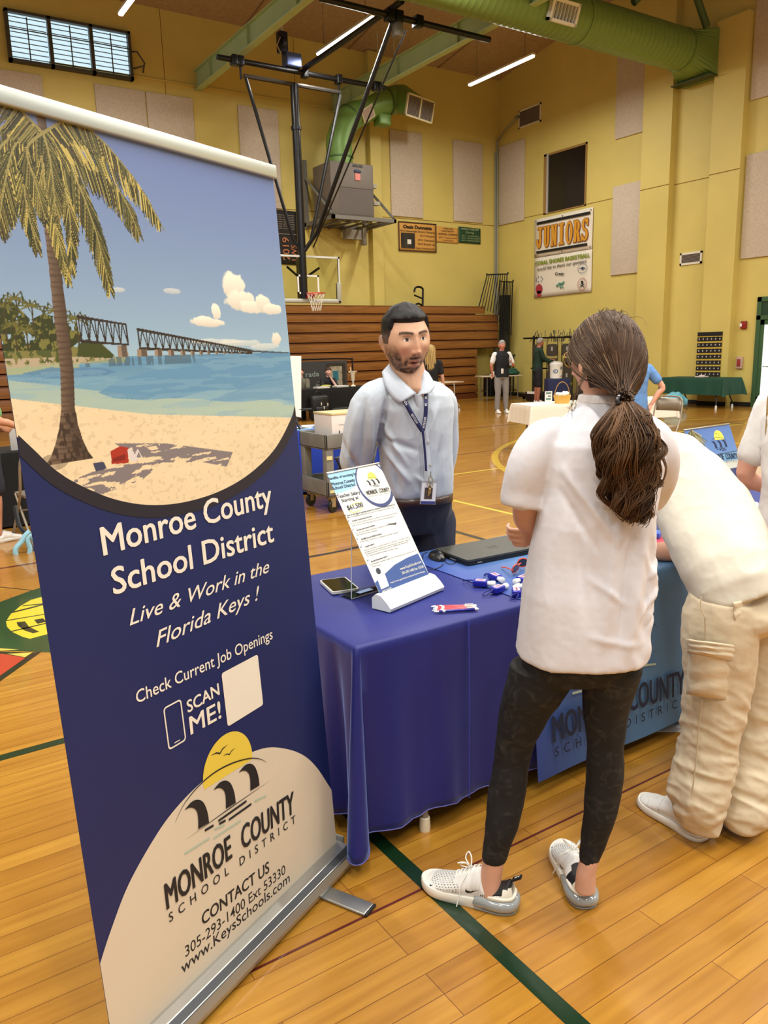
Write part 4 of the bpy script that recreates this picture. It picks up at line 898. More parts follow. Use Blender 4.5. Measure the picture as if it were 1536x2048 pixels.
    def frond(P, ll, w=.004, warm=0.):
        P = smooth_pts([(x, y-t0, 0) for x, y in P], 26); m = len(P)
        for i in range(2, m):
            f = i/m; d = (P[i]-P[i-1]).normalized()
            for s_ in (1, -1):
                for rep in (0, 1):
                    L = ll*(math.sin(math.pi*min(1, f*.75+.2))*.85+.12)*(.8+.4*R.rand()); side = Vector((-d.y, d.x, 0))*s_
                    v = (d*.8+side*.65+Vector((0, -1.05, 0))).normalized()*L; c = cols[R.randint(0, 6)] if R.rand() > warm else (196, 178, 96)
                    q = P[i-1].lerp(P[i], R.rand()); A.line((q.x, q.y), (q.x+v.x, q.y+v.y), w*.75, .0012, c)
        for i in range(1, m): A.line(P[i-1][:2], P[i][:2], .004*(1-i/m)+.0015, .004*(1-i/m)+.001, (150, 140, 84))
    C = (.163, 2.03)
    for P, ll, wm in (([C, (.1, 2.04), (.02, 1.97), (-.02, 1.90)], .09, .1), ([C, (.08, 2.0), (.03, 1.93), (.0, 1.80)], .08, .15), ([C, (.1, 2.0), (.06, 1.92), (.03, 1.83)], .08, .1), ([C, (.12, 1.98), (.10, 1.90), (.11, 1.80)], .06, .2), ([C, (.19, 1.97), (.2, 1.88), (.185, 1.76)], .055, .2), ([C, (.15, 1.95), (.16, 1.85), (.175, 1.74)], .05, .3),
                     ([C, (.22, 1.97), (.26, 1.86), (.28, 1.73)], .075, .1), ([C, (.26, 2.0), (.34, 1.95), (.385, 1.86)], .075, .1), ([C, (.28, 2.04), (.38, 1.99), (.455, 1.89)], .075, .35), ([C, (.24, 2.07), (.32, 2.04), (.4, 1.97)], .05, .1), ([C, (.08, 2.08), (.0, 2.05)], .07, .1), ([C, (.12, 1.99), (.13, 1.92), (.14, 1.86)], .05, .05), ([C, (.17, 1.99), (.17, 1.93), (.165, 1.87)], .05, .05)): frond(P, ll, warm=wm)
ARC = [(-.001, 1.437), (.03, 1.402), (.074, 1.353), (.129, 1.312), (.215, 1.266), (.314, 1.235), (.426, 1.222), (.554, 1.228), (.679, 1.256), (.798, 1.310), (.889, 1.39), (.9115, 1.43)]
arcP = [(p.x, p.y) for p in smooth_pts([(x, y, 0) for x, y in ARC], 8)]
A = Art(BW, BH-1.215, .0015); A_t0 = 1.215; beach(A, A_t0)
yb_ = np.interp(A.X, [p[0] for p in arcP], [p[1] for p in arcP]); keep = (A.Y+A_t0) > yb_-.004
A.build('beach_print', vmat('printed_picture', .38, spec=.4), BF(.0006) @ Matrix.Translation((0, A_t0, 0)), sheet, keep)['label'] = 'printed picture of a palm, broken bridge and lagoon'
def ribbon2d(mb, P, w0, w1, M, cl_=lambda x: min(max(x, 0), BW)):
    """flat band along P: offset w0 to w1 on its left normal"""
    vs = []
    for i in range(len(P)):
        a = Vector(P[max(i-1, 0)][:2]); b = Vector(P[min(i+1, len(P)-1)][:2]); d = (b-a).normalized(); n = Vector((-d.y, d.x)); p = Vector(P[i][:2])
        f0 = w0[i] if isinstance(w0, list) else w0; f1 = w1[i] if isinstance(w1, list) else w1
        q0 = p+n*f0; q1 = p+n*f1; vs += [(cl_(q0.x), q0.y, 0), (cl_(q1.x), q1.y, 0)]
    mb.add(vs, [(2*i, 2*i+1, 2*i+3, 2*i+2)[::-1] for i in range(len(P)-1)], M)
g = MB(); P = [p for p in arcP if 0 <= p[0] <= BW]; n_ = len(P)
ribbon2d(g, P, [-.027]*n_, .003, BF(.0010)); 
g.v = [tuple(Vector(v)) for v in g.v]; lay(g, 'dark_arc', mat('banner_dark_arc', (36, 32, 42), .42))
WA = [(0, .25), (.037, .302), (.104, .38), (.198, .447), (.275, .482), (.373, .503), (.477, .503), (.609, .479), (.701, .435), (.784, .374), (.844, .304), (.899, .211), (BW, .19)]
WP = [(p.x, p.y) for p in smooth_pts([(x, y, 0) for x, y in WA], 8)]; WP = [(min(max(x, .0), BW), y) for x, y in WP]
g = MB(); vs = []
for x, y in WP: vs += [(x, .0, 0), (x, y, 0)]
g.add(vs, [(2*i, 2*i+2, 2*i+3, 2*i+1) for i in range(len(WP)-1)], BF(.0008)); lay(g, 'white_panel', mat('banner_cream', (214, 202, 180), .42, bump=.02, bscale=6))
M_CRM = mat('print_cream', (232, 226, 210), .45); M_INK = mat('print_black', (30, 30, 34), .45); M_SUN = mat('print_yellow', (226, 200, 74), .45)
g = MB(); Mx = BF(.0012)
put_text(g, 'Monroe County', Mx, (.163, 1.152), (.760, 1.156), .062, .016)
put_text(g, 'School District', Mx, (.175, 1.058), (.752, 1.052), .060, .016)
g.sm = g.sm
put_text(g, 'Live & Work in the', Mx, (.208, .975), (.712, .970), .036, .004, .42)
put_text(g, 'Florida Keys !', Mx, (.277, .898), (.652, .905), .038, .004, .42)
put_text(g, 'Check Current Job Openings', Mx, (.197, .788), (.701, .776), .030, .006)
put_text(g, 'SCAN', Mx, (.348, .700), (.466, .702), .031, .018); put_text(g, 'ME!', Mx, (.348, .641), (.462, .638), .046, .014)
lay(g, 'lettering', M_CRM)
def rrect(x0, y0, x1, y1, r, k=5):
    out = []
    for cx, cy, a0 in ((x1-r, y0+r, -90), (x1-r, y1-r, 0), (x0+r, y1-r, 90), (x0+r, y0+r, 180)):
        for i in range(k+1): a = R_(a0+90*i/k); out.append((cx+r*math.cos(a), cy+r*math.sin(a)))
    return out
g = MB(); o_ = rrect(.272, .634, .332, .745, .010); i_ = rrect(.276, .638, .328, .741, .007); n_ = len(o_)
g.add([(x, y, 0) for x, y in o_+i_], [(k, (k+1) % n_, n_+(k+1) % n_, n_+k) for k in range(n_)], Mx); g.add([(.293, .643, 0), (.311, .643, 0), (.311, .6455, 0), (.293, .6455, 0)], [(0, 1, 2, 3)], Mx); lay(g, 'phone_outline', M_CRM)
g = MB(); g.poly(rrect(.481, .603, .630, .754, .008), Mx); lay(g, 'blank_code_card', M_CRM)
def logo(S, ox, oy, par, lev, ink=M_INK, cream=M_CRM, text=True, sun=M_SUN, green=True, skew=0., txt2=True):
    """school-district mark: sun, arch, three bridge piers and dashes; S maps banner metres to the target plane"""
    def M(k): return S @ Matrix.Translation((0, 0, lev+k*.0005))
    g = MB(); c = (.466, .490); g.add([(c[0]+.097*math.cos(R_(a)), c[1]+.097*math.sin(R_(a)), 0) for a in range(0, 181, 6)]+[(.37, .478, 0), (.56, .470, 0)], [tuple(list(range(31))+[31, 32])], M(0)); g.build('logo_sun', sun, par)
    g = MB()
    up = [(.262, .447), (.292, .473), (.33, .490), (.372, .500), (.42, .503), (.474, .497), (.52, .486), (.56, .472), (.595, .452), (.617, .432)]
    P = [(p.x, p.y) for p in smooth_pts([(x, y, 0) for x, y in up], 4)]; n = len(P)
    ribbon2d(g, P, 0., [.0005+.0035*math.sin(math.pi*k/(n-1)) for k in range(n)], M(2))
    for x in (.0, .1045, .205):   # piers: swept hooks
        o1 = [(.297, .462), (.322, .470), (.345, .464), (.362, .446), (.371, .415), (.372, .384)]; o2 = [(.333, .388), (.337, .415), (.336, .435), (.327, .450), (.313, .459), (.299, .461)]
        q = [(p.x+x, p.y-x*.01) for p in smooth_pts([(a, b, 0) for a, b in o1], 4)]+[(p.x+x, p.y-x*.01) for p in smooth_pts([(a, b, 0) for a, b in o2], 4)]; g.poly(q[::-1], M(2))
    g.add([(.284, .385, 0), (.45, .3795, 0), (.634, .373, 0), (.45, .3825, 0)], [(0, 1, 2, 3)], M(2))
    for a, b, y in ((.354, .386, .3685), (.405, .518, .3665), (.407, .431, .357), (.443, .536, .348)): g.add([(a, y, 0), (b, y-.004, 0), (b, y+.003, 0), (a, y+.0065, 0)], [(0, 1, 2, 3)], M(2))
    g.build('logo_bridge', ink, par)
    if green:
        g = MB()
        for a, b, y in ((.278, .367, .345), (.381, .488, .327), (.389, .426, .349), (.551, .600, .341)): g.add([(a, y+.003, 0), (b, y-.006, 0), (b, y-.0005, 0), (a, y+.009, 0)], [(0, 1, 2, 3)], M(1))
        g.build('logo_water_dash', mat('print_sage', (174, 190, 170), .45), par)
    g = MB()
    for cx, cy, sc in ((.44, .552, 1.), (.475, .531, .75)):
        for sx in (1, -1):
            q = [(cx, cy-.004*sc), (cx+sx*.012*sc, cy+.003*sc), (cx+sx*.035*sc, cy+.004*sc), (cx+sx*.012*sc, cy-.001*sc), (cx, cy-.009*sc)]; g.poly(q if sx < 0 else q[::-1], M(1))
    g.build('logo_gull', ink, par)
    if text:
        g = MB(); put_text(g, 'MONROE', M(2), (.200, .248), (.440, .243), .066, .017); put_text(g, 'COUNTY', M(2), (.478, .241), (.716, .222), .066, .017)
        if txt2: put_text(g, 'SCHOOL', M(2), (.203, .210), (.42, .205), .024, .004, 0, 1.9); put_text(g, 'DISTRICT', M(2), (.464, .200), (.716, .188), .024, .004, 0, 1.9)
        g.build('logo_lettering', ink, par)
logo(BF(), 0, 0, sheet, .0012)
g = MB(); put_text(g, 'CONTACT US', Mx, (.305, .129), (.579, .110), .033, .016); put_text(g, '305-293-1400 Ext 53330', Mx, (.238, .086), (.647, .061), .029, .004); put_text(g, 'www.KeysSchools.com', Mx, (.219, .052), (.662, .024), .030, .007); lay(g, 'contact_lettering', M_INK)
# hardware
g = MB(); g.bevbox((-.004, BH-.006, -.012), (BW+.006, BH+.030, .012), .004, BF()); part(g, 'top_rail', mat('rail_silver', (186, 192, 186), .35, .5), ban)
g = MB(); prof = [(-.045, 0), (.06, 0), (.066, .02), (.056, .046), (.034, .060), (.008, .064), (-.008, .064), (-.035, .058), (-.048, .03)]
def ext(mb, prof, o, ex, L, up=Vector((0, 0, 1)), x0=0.):
    n = ex.cross(up).normalized(); m = len(prof); vs = [o+ex*x0+n*a+up*b for a, b in prof]+[o+ex*(x0+L)+n*a+up*b for a, b in prof]
    mb.add(vs, [(i, (i+1) % m, m+(i+1) % m, m+i) for i in range(m)]+[tuple(range(m))[::-1], tuple(range(m, 2*m))])
HB = Vector((BO.x, BO.y, .012)); ext(g, prof, HB, BEX, BW+.022, x0=-.012); hs = part(g, 'base_housing', M_MET, ban)
g = MB(); ext(g, [(.036, .052), (.054, .040), (.058, .044), (.038, .0605)], HB, BEX, BW+.004, x0=-.002); g.build('housing_groove', mat('groove_dark', (70, 72, 74), .4, .6), hs)
g = MB(); ext(g, [(-.03, .05), (.02, .05), (.02, .080), (-.03, .080)], HB, BEX, .006, x0=BW+.011); g.build('end_cap', mat('cap_grey', (120, 122, 120), .4), hs)
for f in (.18, .84):
    g = MB(); c = HB+BEX*(BW*f); nn = Vector((BEX.y, -BEX.x, 0)); Mf = frame(Vector((c.x, c.y, .0)), BEX, (-nn.x, -nn.y, 0))
    g.bevbox((-.028, -.215, .001), (.028, .12, .011), .005, Mf); ft = part(g, 'swivel_foot', M_MET, ban)
    g = MB(); g.bevbox((-.0285, -.222, .0005), (.0285, -.213, .0115), .004, Mf); g.build('foot_end_cap', M_BLK, ft)
g = MB(); g.tube([BO+BEX*.45-BN*.03, BO+BEX*.45+BEY*BH-BN*.015], .009, 8); part(g, 'support_pole', M_MET, ban)

# ---------------------------------------------------------------- recruiting table, cloth and runner
TX0, TX1, TY0, TY1, TZ = 1.165, 3.32, 1.985, 2.80, .742
tb = wthing('folding_table', (2.39, 2.39, 0), 'long folding table under the navy cloth, only its leg foot showing', 'table')
g = MB(); g.bevbox((TX0+.012, TY0+.012, TZ-.035), (TX1-.012, TY1-.012, TZ-.006), .008); part(g, 'tabletop', M_WHT, tb)
for x, y in ((1.43, 2.03), (1.43, 2.72), (3.08, 2.03), (3.08, 2.72)):
    yf_ = y-.032 if y < 2.2 else y+.02; g = MB(); g.tube([(x, yf_, .02), (x, y, TZ-.03)], .014, 12); lg = part(g, 'leg', mat('leg_grey', (150, 146, 140), .35, .5), tb)
    g = MB(); g.lathe([(.019, 0), (.02, .01), (.018, .05), (.016, .052)], 14, T((x, yf_, 0))); g.build('rubber_foot', mat('foot_cream', (226, 216, 190), .5), lg)
def drape(x0, x1, y0, y1, z, drop, rr=.02, flare=.045, ear=.10, waves=(), n_side=70, n_cor=22, nd=26, lift=0.):
    """table-cloth surface: top rounded rectangle and skirt with corner ears"""
    ring = []
    def side(a, b, nrm, n):
        for i in range(n): f = i/n; ring.append((Vector(a).lerp(Vector(b), f), Vector(nrm), 0., 0.))
    cs = [((x0+rr, y0+rr), 180, 270), ((x1-rr, y0+rr), 270, 360), ((x1-rr, y1-rr), 0, 90), ((x0+rr, y1-rr), 90, 180)]
    for ci, ((cx, cy), a0, a1) in enumerate(cs):
        for i in range(n_cor+1):
            a = R_(a0+(a1-a0)*i/n_cor); e = math.sin(math.pi*i/n_cor); ring.append((Vector((cx+rr*math.cos(a), cy+rr*math.sin(a))), Vector((math.cos(a), math.sin(a))), e, i/n_cor))
        nx = cs[(ci+1) % 4]; a = R_(a1); p0 = Vector((cx+rr*math.cos(a), cy+rr*math.sin(a))); p1 = Vector((nx[0][0]+rr*math.cos(R_(nx[1])), nx[0][1]+rr*math.sin(R_(nx[1]))))
        for i in range(1, n_side): ring.append((p0.lerp(p1, i/n_side), Vector((math.cos(a), math.sin(a))), max(0, 1-min(i, n_side-i)/8.)*.0, i/n_side))
    vs = []; m = len(ring); L = 0
    for j in range(nd+1):
        f = j/nd; d = max(0, f-.04)/.96
        for k, (p, nr, e, u) in enumerate(ring):
            s_ = p.x*3.1+p.y*2.3
            off = flare*d**1.1*(.55+.45*math.sin(s_*5.2)*.5)+ear*e*d**.8+.010*d*math.sin(s_*6.2+2*math.sin(s_*2.1))*(1-e)+.004*d*math.sin(s_*19+1.3)
            for (wc, ww, wa) in waves: off += wa*d*math.exp(-((p.x-wc)/ww)**2)*(1 if nr.y < -.5 else 0)
            r0 = .010*math.sin(min(1, f/.04)*math.pi/2)
            if nr.y > .4: off *= .25
            q = p+nr*(off+r0-.010); zz = z-(1-math.cos(min(1, f/.04)*math.pi/2))*.010-d*(drop+.028*e) + lift
            vs.append((q.x, q.y, max(zz, .004)))
    fs = []
    for j in range(nd):
        for k in range(m): l = (k+1) % m; fs.append((j*m+k, (j+1)*m+k, (j+1)*m+l, j*m+l))
    fs.append(tuple(range(m)))
    return vs, fs, m, nd
M_NAVYC = mat('navy_tablecloth', (26, 32, 112), .5, bump=.12, bscale=7, sheen=.25)
_b = M_NAVYC.node_tree.nodes['Principled BSDF']; _b.inputs['Sheen Weight'].default_value = .7; _b.inputs['Sheen Roughness'].default_value = .35; _b.inputs['Sheen Tint'].default_value = (.35, .5, 1, 1)
vs, fs, m_, nd_ = drape(TX0, TX1, TY0, TY1, TZ, .655, flare=.018, waves=((1.55, .09, .015), (1.75, .12, -.02)))
# inner folds of the near corner
vv = []
for (x, y, z) in vs:
    d = (TZ-z)/.7
    if x < 1.32 and y < 2.25 and d > .05:
        dx = x-TX0; k = math.exp(-((y-2.12)/.035)**2)*(1 if x < TX0+.03 else 0); x += .07*d*k
        if y < 2.02: k2 = math.exp(-((x-1.20)/.03)**2); y += 0.02*d*k2
    if z < .2 and abs(x-1.47) < .06 and y < 2: z += .012
    vv.append((x, y, z))
g = MB(); g.add(vv, fs, None, True)
cl = g.build('tablecloth', M_NAVYC, sharp=70); tag(cl, 'navy blue cloth draped over the long recruiting table', 'tablecloth')
md = cl.modifiers.new('s', 'SOLIDIFY'); md.thickness = .0025; md.offset = -1
g = MB()
q = vv[nd_*m_:(nd_+1)*m_]; g.tube([Vector(p)+Vector((0, 0, .001)) for p in q], .0022, 5, closed=True); g.build('hem', mat('hem_violet', (92, 88, 160), .6), cl)
g = MB()
M_CR = mat('crease_blue', (60, 72, 172), .6)
for (a, b) in (((1.615, 1.978, .735), (1.60, 1.962, .08)),): g.tube([a, Vector(a).lerp(Vector(b), .5)+Vector((0, -.004, 0)), b], .0022, 5)
g.build('pressed_crease', M_CR, cl)
# printed runner over the cloth
RX0, RX1 = 1.89, 3.16
run = wthing('table_runner', (2.58, 2.0, .75), 'blue table runner with sun and bridge logo hanging over the table front', 'table runner')
g = MB(); vs = []; nx = 40
prof = [(TY1-.004, TZ+.0035), (TY0+.03, TZ+.0035), (TY0-.002, TZ+.001), (TY0-.011, TZ-.014)]+[(TY0-.013-.045*(k/12)**1.1*.62-.004, TZ-.014-.668*k/12) for k in range(1, 13)]
for i in range(nx+1):
    x = RX0+(RX1-RX0)*i/nx
    for k, (y, z) in enumerate(prof):
        d = max(0, (TZ-z)/.7); vs.append((x, y-.022*d+.006*d*math.sin(x*9+1), z))
n = len(prof); g.add(vs, [(i*n+k, (i+1)*n+k, (i+1)*n+k+1, i*n+k+1) for i in range(nx) for k in range(n-1)], None, True)
rs = part(g, 'runner_sheet', mat('runner_blue', (84, 120, 158), .5, bump=.06, bscale=9), run, sharp=80)
# front face plane for the print: from (x, TZ) down to hem
ya, yb2 = TY0-.0165, TY0-.013-.045*.62-.004-.022-.008
fp0 = Vector((RX0, yb2-.004, .06)); fup = Vector((0, ya-.003-(yb2-.004), TZ-.014-.06)).normalized()
FM = frame(fp0, (1, 0, 0), fup)
def front_uv(u, v):
    r = ray(u, v); n = Vector((1, 0, 0)).cross(fup); t = n.dot(fp0-EYE)/n.dot(r); p = EYE+r*t-fp0; return Vector((p.x, p.dot(fup)))
a = front_uv(1105, 1485); b = front_uv(1368, 1383); sc = (b.x-a.x)/(.716-.200)*1.0
ux = (b-a).normalized()
LM = FM @ Matrix.Translation((a.x, a.y, .003)) @ Matrix.Rotation(math.atan2(ux.y, ux.x)+.045, 4, 'Z') @ Matrix.Scale(sc, 4, (1, 0, 0)) @ Matrix.Scale(sc*1.02, 4, (0, 1, 0)) @ Matrix.Translation((-.200, -.248, 0))
logo(LM, 0, 0, rs, .0, ink=mat('runner_ink', (28, 38, 62), .6), sun=mat('runner_sun', (214, 190, 84), .6))
for c in rs.children: c.location = (0, 0, 0)
# runner colour runs from deeper blue at its near end to sky blue
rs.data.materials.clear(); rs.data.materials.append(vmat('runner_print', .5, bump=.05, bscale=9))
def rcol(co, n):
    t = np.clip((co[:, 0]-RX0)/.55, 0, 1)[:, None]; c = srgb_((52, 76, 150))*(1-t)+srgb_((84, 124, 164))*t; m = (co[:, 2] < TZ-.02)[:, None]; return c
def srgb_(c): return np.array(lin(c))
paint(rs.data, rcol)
# neighbouring table
nt_ = wthing('folding_table', (4.2, 2.45, 0), 'neighbouring table under navy cloth beyond the bending person', 'table')
vs, fs, _, _ = drape(3.47, 5.2, 2.02, 2.82, TZ, .67, n_side=30, n_cor=10, nd=12, flare=.02, ear=.05); g = MB(); g.add(vs, fs, None, True); tc2 = g.build('tablecloth', M_NAVYC, sharp=70); tag(tc2, 'navy blue cloth on the neighbouring table at the edge of the picture', 'tablecloth')
g = MB(); g.bevbox((3.49, 2.04, TZ-.035), (5.18, 2.80, TZ-.006), .008); part(g, 'tabletop', M_WHT, nt_)
for x in (3.65, 4.95):
    for y in (2.12, 2.72): g = MB(); g.tube([(x, y, 0), (x, y, TZ-.03)], .014, 10); part(g, 'leg', MATS['leg_grey'], nt_)
# printed sheet on the floor
cb = wthing('printed_sheet', (2.6, 1.95, 0), 'white printed sheet with curved blue stripes lying on the floor under the runner', 'poster')
q = [on(1240, 1462, 2, 0), on(1395, 1466, 2, 0), on(1420, 1410, 2, 0), on(1300, 1418, 2, 0)]
g = MB(); g.add([(p.x, p.y, .001) for p in q]+[(p.x, p.y, .004) for p in q], [(3, 2, 1, 0), (4, 5, 6, 7), (0, 1, 5, 4), (1, 2, 6, 5), (2, 3, 7, 6), (3, 0, 4, 7)]); part(g, 'sheet', mat('sheet_white', (220, 214, 212), .6), cb)
g = MB()
for k in range(6):
    a, b, c = on(1262, 1458-k*1.5, 2, .005), on(1310, 1449-k*3.0, 2, .005), on(1375, 1446-k*3.6, 2, .005); g.tube(smooth_pts([a, b, c], 6), .0018, 4)
part(g, 'stripe', mat('stripe_blue', (84, 110, 158), .6), cb)
# ---------------------------------------------------------------- things on the recruiting table
ZT = TZ+.0045
def mini_banner(off, lab, first=True):
    tl, tr, br, bl = (646.6, 946.9), (757.5, 926.6), (860.6, 1154.7), (762.2, 1193.8)
    if not first: tl, tr, br, bl = (1363.6, 853.4), (1458, 847.7), (1508, 1008), (1420, 1031)
    o, ex, ey, W, Hh = rect_px(tl, tr, br, bl, .79)
    base = wthing('tabletop_banner', (o.x, o.y, ZT), lab, 'banner', 'tabletop banners')
    F = lambda k=0.: Matrix.Translation(off) @ frame(o, ex, ey, k)
    n = ex.cross(ey)
    def uv(u, v):
        r = ray(u, v); t = n.dot(o-EYE)/n.dot(r); p = EYE+r*t-o; return Vector((p.dot(ex), p.dot(ey)))
    def c2(x, y): return uv(620+x/3.2, 900+y/3.2)
    g = MB(); g.box((0, 0, -.001), (W, Hh, 0), F()); sh = part(g, 'print_sheet', mat('mini_print_white' if first else 'mini_print_blue', (232, 230, 218) if first else (96, 132, 190), .35, coat=.3), base)
    g = MB(); g.bevbox((-.002, Hh-.004, -.004), (W+.002, Hh+.004, .004), .002, F()); part(g, 'top_bar', M_MET, base)
    g = MB(); hx = Vector((ex.x, ex.y, 0)).normalized(); ext(g, [(-.030, 0), (.052, 0), (.056, .012), (.040, .030), (.012, .052), (-.012, .056), (-.030, .040)], Vector((o.x, o.y, ZT))+Vector(off)*1.0, hx, W+.03, x0=-.016); part(g, 'base_housing', mat('housing_white', (224, 226, 222), .3, coat=.3), base)
    g = MB(); g.tube([o+Vector(off)+ex*W*.5-n*.012, o+Vector(off)+ex*W*.5+ey*Hh-n*.004], .004, 6); part(g, 'support_pole', M_MET, base)
    if first:
        def P(*a): return [tuple(c2(*q)) for q in a]
        def cl(pts): return [(min(max(x, 0), W), min(max(y, 0), Hh)) for x, y in pts]
        g = MB(); g.poly(cl(P((85, 152), (150, 285), (215, 268), (270, 245), (318, 205), (345, 160), (350, 95)))[::1], F(.0006)); lay(g, 'header_blue', mat('print_sky', (150, 198, 222), .4), sh)
        C = c2(413, 218); rr = (c2(505, 200)-C).length
        g = MB(); Pr = [(C.x+rr*1.12*math.cos(R_(a)), C.y+rr*1.12*math.sin(R_(a))) for a in range(0, 360, 10)]; g.poly(cl(Pr), F(.0008)); lay(g, 'logo_ring', mat('print_navy', (44, 58, 110), .4), sh)
        g = MB(); Pr = [(C.x-.002+rr*math.cos(R_(a)), C.y+.004+rr*math.sin(R_(a))) for a in range(0, 360, 10)]; g.poly(cl(Pr), F(.0010)); lay(g, 'logo_disc', mat('mini_print_white', (232, 230, 218), .35), sh)
        s = rr*1.55/.52; Lm = F(.0013) @ Matrix.Translation((C.x, C.y-.004, 0)) @ Matrix.Scale(s, 4, (1, 0, 0)) @ Matrix.Scale(s, 4, (0, 1, 0)) @ Matrix.Translation((-.458, -.375, 0))
        logo(Lm, 0, 0, sh, 0, sun=mat('mini_sun', (226, 220, 90), .4), green=False)
        g = MB()
        put_text(g, 'Benefits of working for', F(.0013), c2(120, 194), c2(303, 158), .011, .01)
        put_text(g, 'Monroe County', F(.0013), c2(140, 230), c2(288, 200), .0125, .016); put_text(g, 'School District', F(.0013), c2(148, 257), c2(292, 228), .0125, .016)
        put_text(g, 'Teacher Salary', F(.0013), c2(176, 310), c2(322, 280), .0135, .010); put_text(g, 'Starting at', F(.0013), c2(205, 335), c2(312, 312), .0125, .010); put_text(g, '$61,500', F(.0013), c2(243, 386), c2(343, 362), .018, .012)
        body = [('One of the highest starting salaries for teachers in Florida and the U.S.', 222, 428, 545, 352, 1), ('More than $5,000,000.00 paid each year for Average teacher salary range', 240, 440, 540, 368, 0), ('Family Scholarship Schools', 258, 462, 395, 428, 1), ('For our school district teachers, students have the option to attend', 262, 480, 560, 405, 0), ('state of the art technology based classrooms and wonderful facilities', 268, 492, 540, 428, 0),
                ('World-Class Sports Facilities', 285, 522, 415, 486, 1), ('You will enjoy a beautiful setting of waterfront stadiums near schools', 290, 540, 555, 470, 0), ('championship level athletics', 296, 552, 430, 518, 0), ('$10,000 Life and AD&D Insurance', 315, 580, 460, 540, 1), ('Provided free of charge to our employees and benefit recipients', 320, 596, 565, 530, 0),
                ('Teacher Support', 338, 628, 412, 604, 1), ('We are committed to supporting all of our educators. Our offer includes', 345, 650, 635, 560, 0), ('professional development, mentoring programs, tuition', 350, 662, 640, 575, 0), ('reimbursement and stipends for additional duties for', 355, 674, 630, 590, 0), ('our teaching staff members all year long', 362, 686, 560, 630, 0), ('Florida Retirement System', 378, 722, 495, 684, 1), ('Competitive pension plan and investment plan options for all', 385, 740, 680, 645, 0), ('Vacation time', 395, 752, 450, 738, 0)]
        for tx, x0, y0, x1, y1, b in body: put_text(g, tx, F(.0013), c2(x0+14 if b else x0, y0-2), c2(x1, y1), .0062 if b else .0046, .016 if b else .004)
        lay(g, 'lettering', mat('mini_ink', (34, 40, 72), .5), sh)
        g = MB()
        for x, y in ((222, 425), (242, 462), (270, 520), (298, 578), (322, 630), (366, 715)): p = c2(x, y); g.poly([(p.x, p.y+.004), (p.x+.004, p.y), (p.x+.012, p.y+.012), (p.x+.004, p.y+.004)][::1], F(.0013))
        lay(g, 'check_mark', mat('mini_check', (28, 34, 60), .5), sh)
        g = MB(); c = c2(293, 368); Pq = [(c.x+.041*math.cos(R_(a)), c.y+.017*math.sin(R_(a))+.004*math.cos(R_(a))) for a in range(0, 361, 12)]; ribbon2d(g, Pq, 0, .003, F(.0012), lambda x: x)
        for a in (40, 60, 80): q = (c.x+.044*math.cos(R_(a)), c.y+.02*math.sin(R_(a))); g.poly([q, (q[0]+.010*math.cos(R_(a)), q[1]+.012*math.sin(R_(a))), (q[0]+.012*math.cos(R_(a)), q[1]+.010*math.sin(R_(a)))], F(.0012))
        lay(g, 'yellow_loop', mat('mini_yellow', (232, 226, 110), .5), sh)
        g = MB(); g.poly(cl(P((415, 850), (455, 938), (770, 815), (690, 662), (620, 690), (540, 735), (470, 800))), F(.0007)); lay(g, 'navy_footer', mat('mini_navy', (56, 84, 142), .4), sh)
        g = MB(); put_text(g, 'www.KeysSchools.com', F(.0013), c2(577, 770), c2(712, 722), .010, .008); put_text(g, '305-293-1400 Ext. 53330', F(.0013), c2(590, 797), c2(727, 752), .0095, .008); put_text(g, 'https://www.applitrack.com/keysschools/onlineapp', F(.0013), c2(515, 855), c2(735, 780), .006, .004); put_text(g, 'APPLY NOW', F(.0013), c2(463, 915), c2(522, 888), .007, .014); lay(g, 'footer_lettering', mat('mini_print_white', (232, 230, 218)), sh)
        g = MB(); g.poly(P((425, 815), (478, 795), (505, 870), (455, 893)), F(.0011)); lay(g, 'blank_code_card', mat('mini_print_white', (232, 230, 218)), sh)
        g = MB(); c = c2(437, 775); g.poly([(c.x+.012*math.cos(a*.5), c.y+.012*math.sin(a*.5)) for a in range(12)], F(.0011)); lay(g, 'round_badge', mat('mini_badge', (50, 56, 70), .5), sh)
    else:
        s = W*1.1; Lm = F(.0013) @ Matrix.Translation((W*.67, Hh*.70, 0)) @ Matrix.Scale(s, 4, (1, 0, 0)) @ Matrix.Scale(s, 4, (0, 1, 0)) @ Matrix.Translation((-.458, -.35, 0))
        logo(Lm, 0, 0, sh, 0, ink=mat('mini_ink2', (30, 40, 78), .5), sun=mat('mini_sun', (226, 220, 90), .4), green=False)
        A2 = Art(W, Hh, .002, 9); A2.I[:] = (96, 132, 190); A2.put(A2.Y > 0, lerp3((120, 166, 206), (84, 120, 184), np.clip(A2.Y/Hh, 0, 1)))
        A2.put(A2.Y < .47*Hh, (56, 64, 110)); A2.put((A2.Y > .47*Hh) & (A2.Y < .56*Hh), (196, 200, 190)); A2.put((A2.Y > .56*Hh) & (A2.Y < .66*Hh), (110, 158, 196)); A2.put((A2.Y > .655*Hh) & (A2.Y < .663*Hh), (40, 50, 70))
        R = A2.r
        for k in range(150):
            a = R_(200+130*R.rand()); L = .04+.07*R.rand(); x = W*.12+.02*R.rand(); y = Hh*.985; A2.line((x, y), (x+math.cos(a)*L*1.1+.02, y+math.sin(a)*L*1.2), .003, .0015, [(62, 64, 36), (120, 118, 60), (80, 70, 44), (170, 170, 140)][k % 4])
        A2.build('palm_print', MATS['printed_picture'], F(.0006), sh)
    if off[2] or not first:
        pass
    return base, sh
mini_banner(Vector((0, 0, 0)), 'small tabletop banner listing teacher benefits with a starting salary of $61,500')
tr2 = on(1458, 847.7, 2, 1.135); trA = None
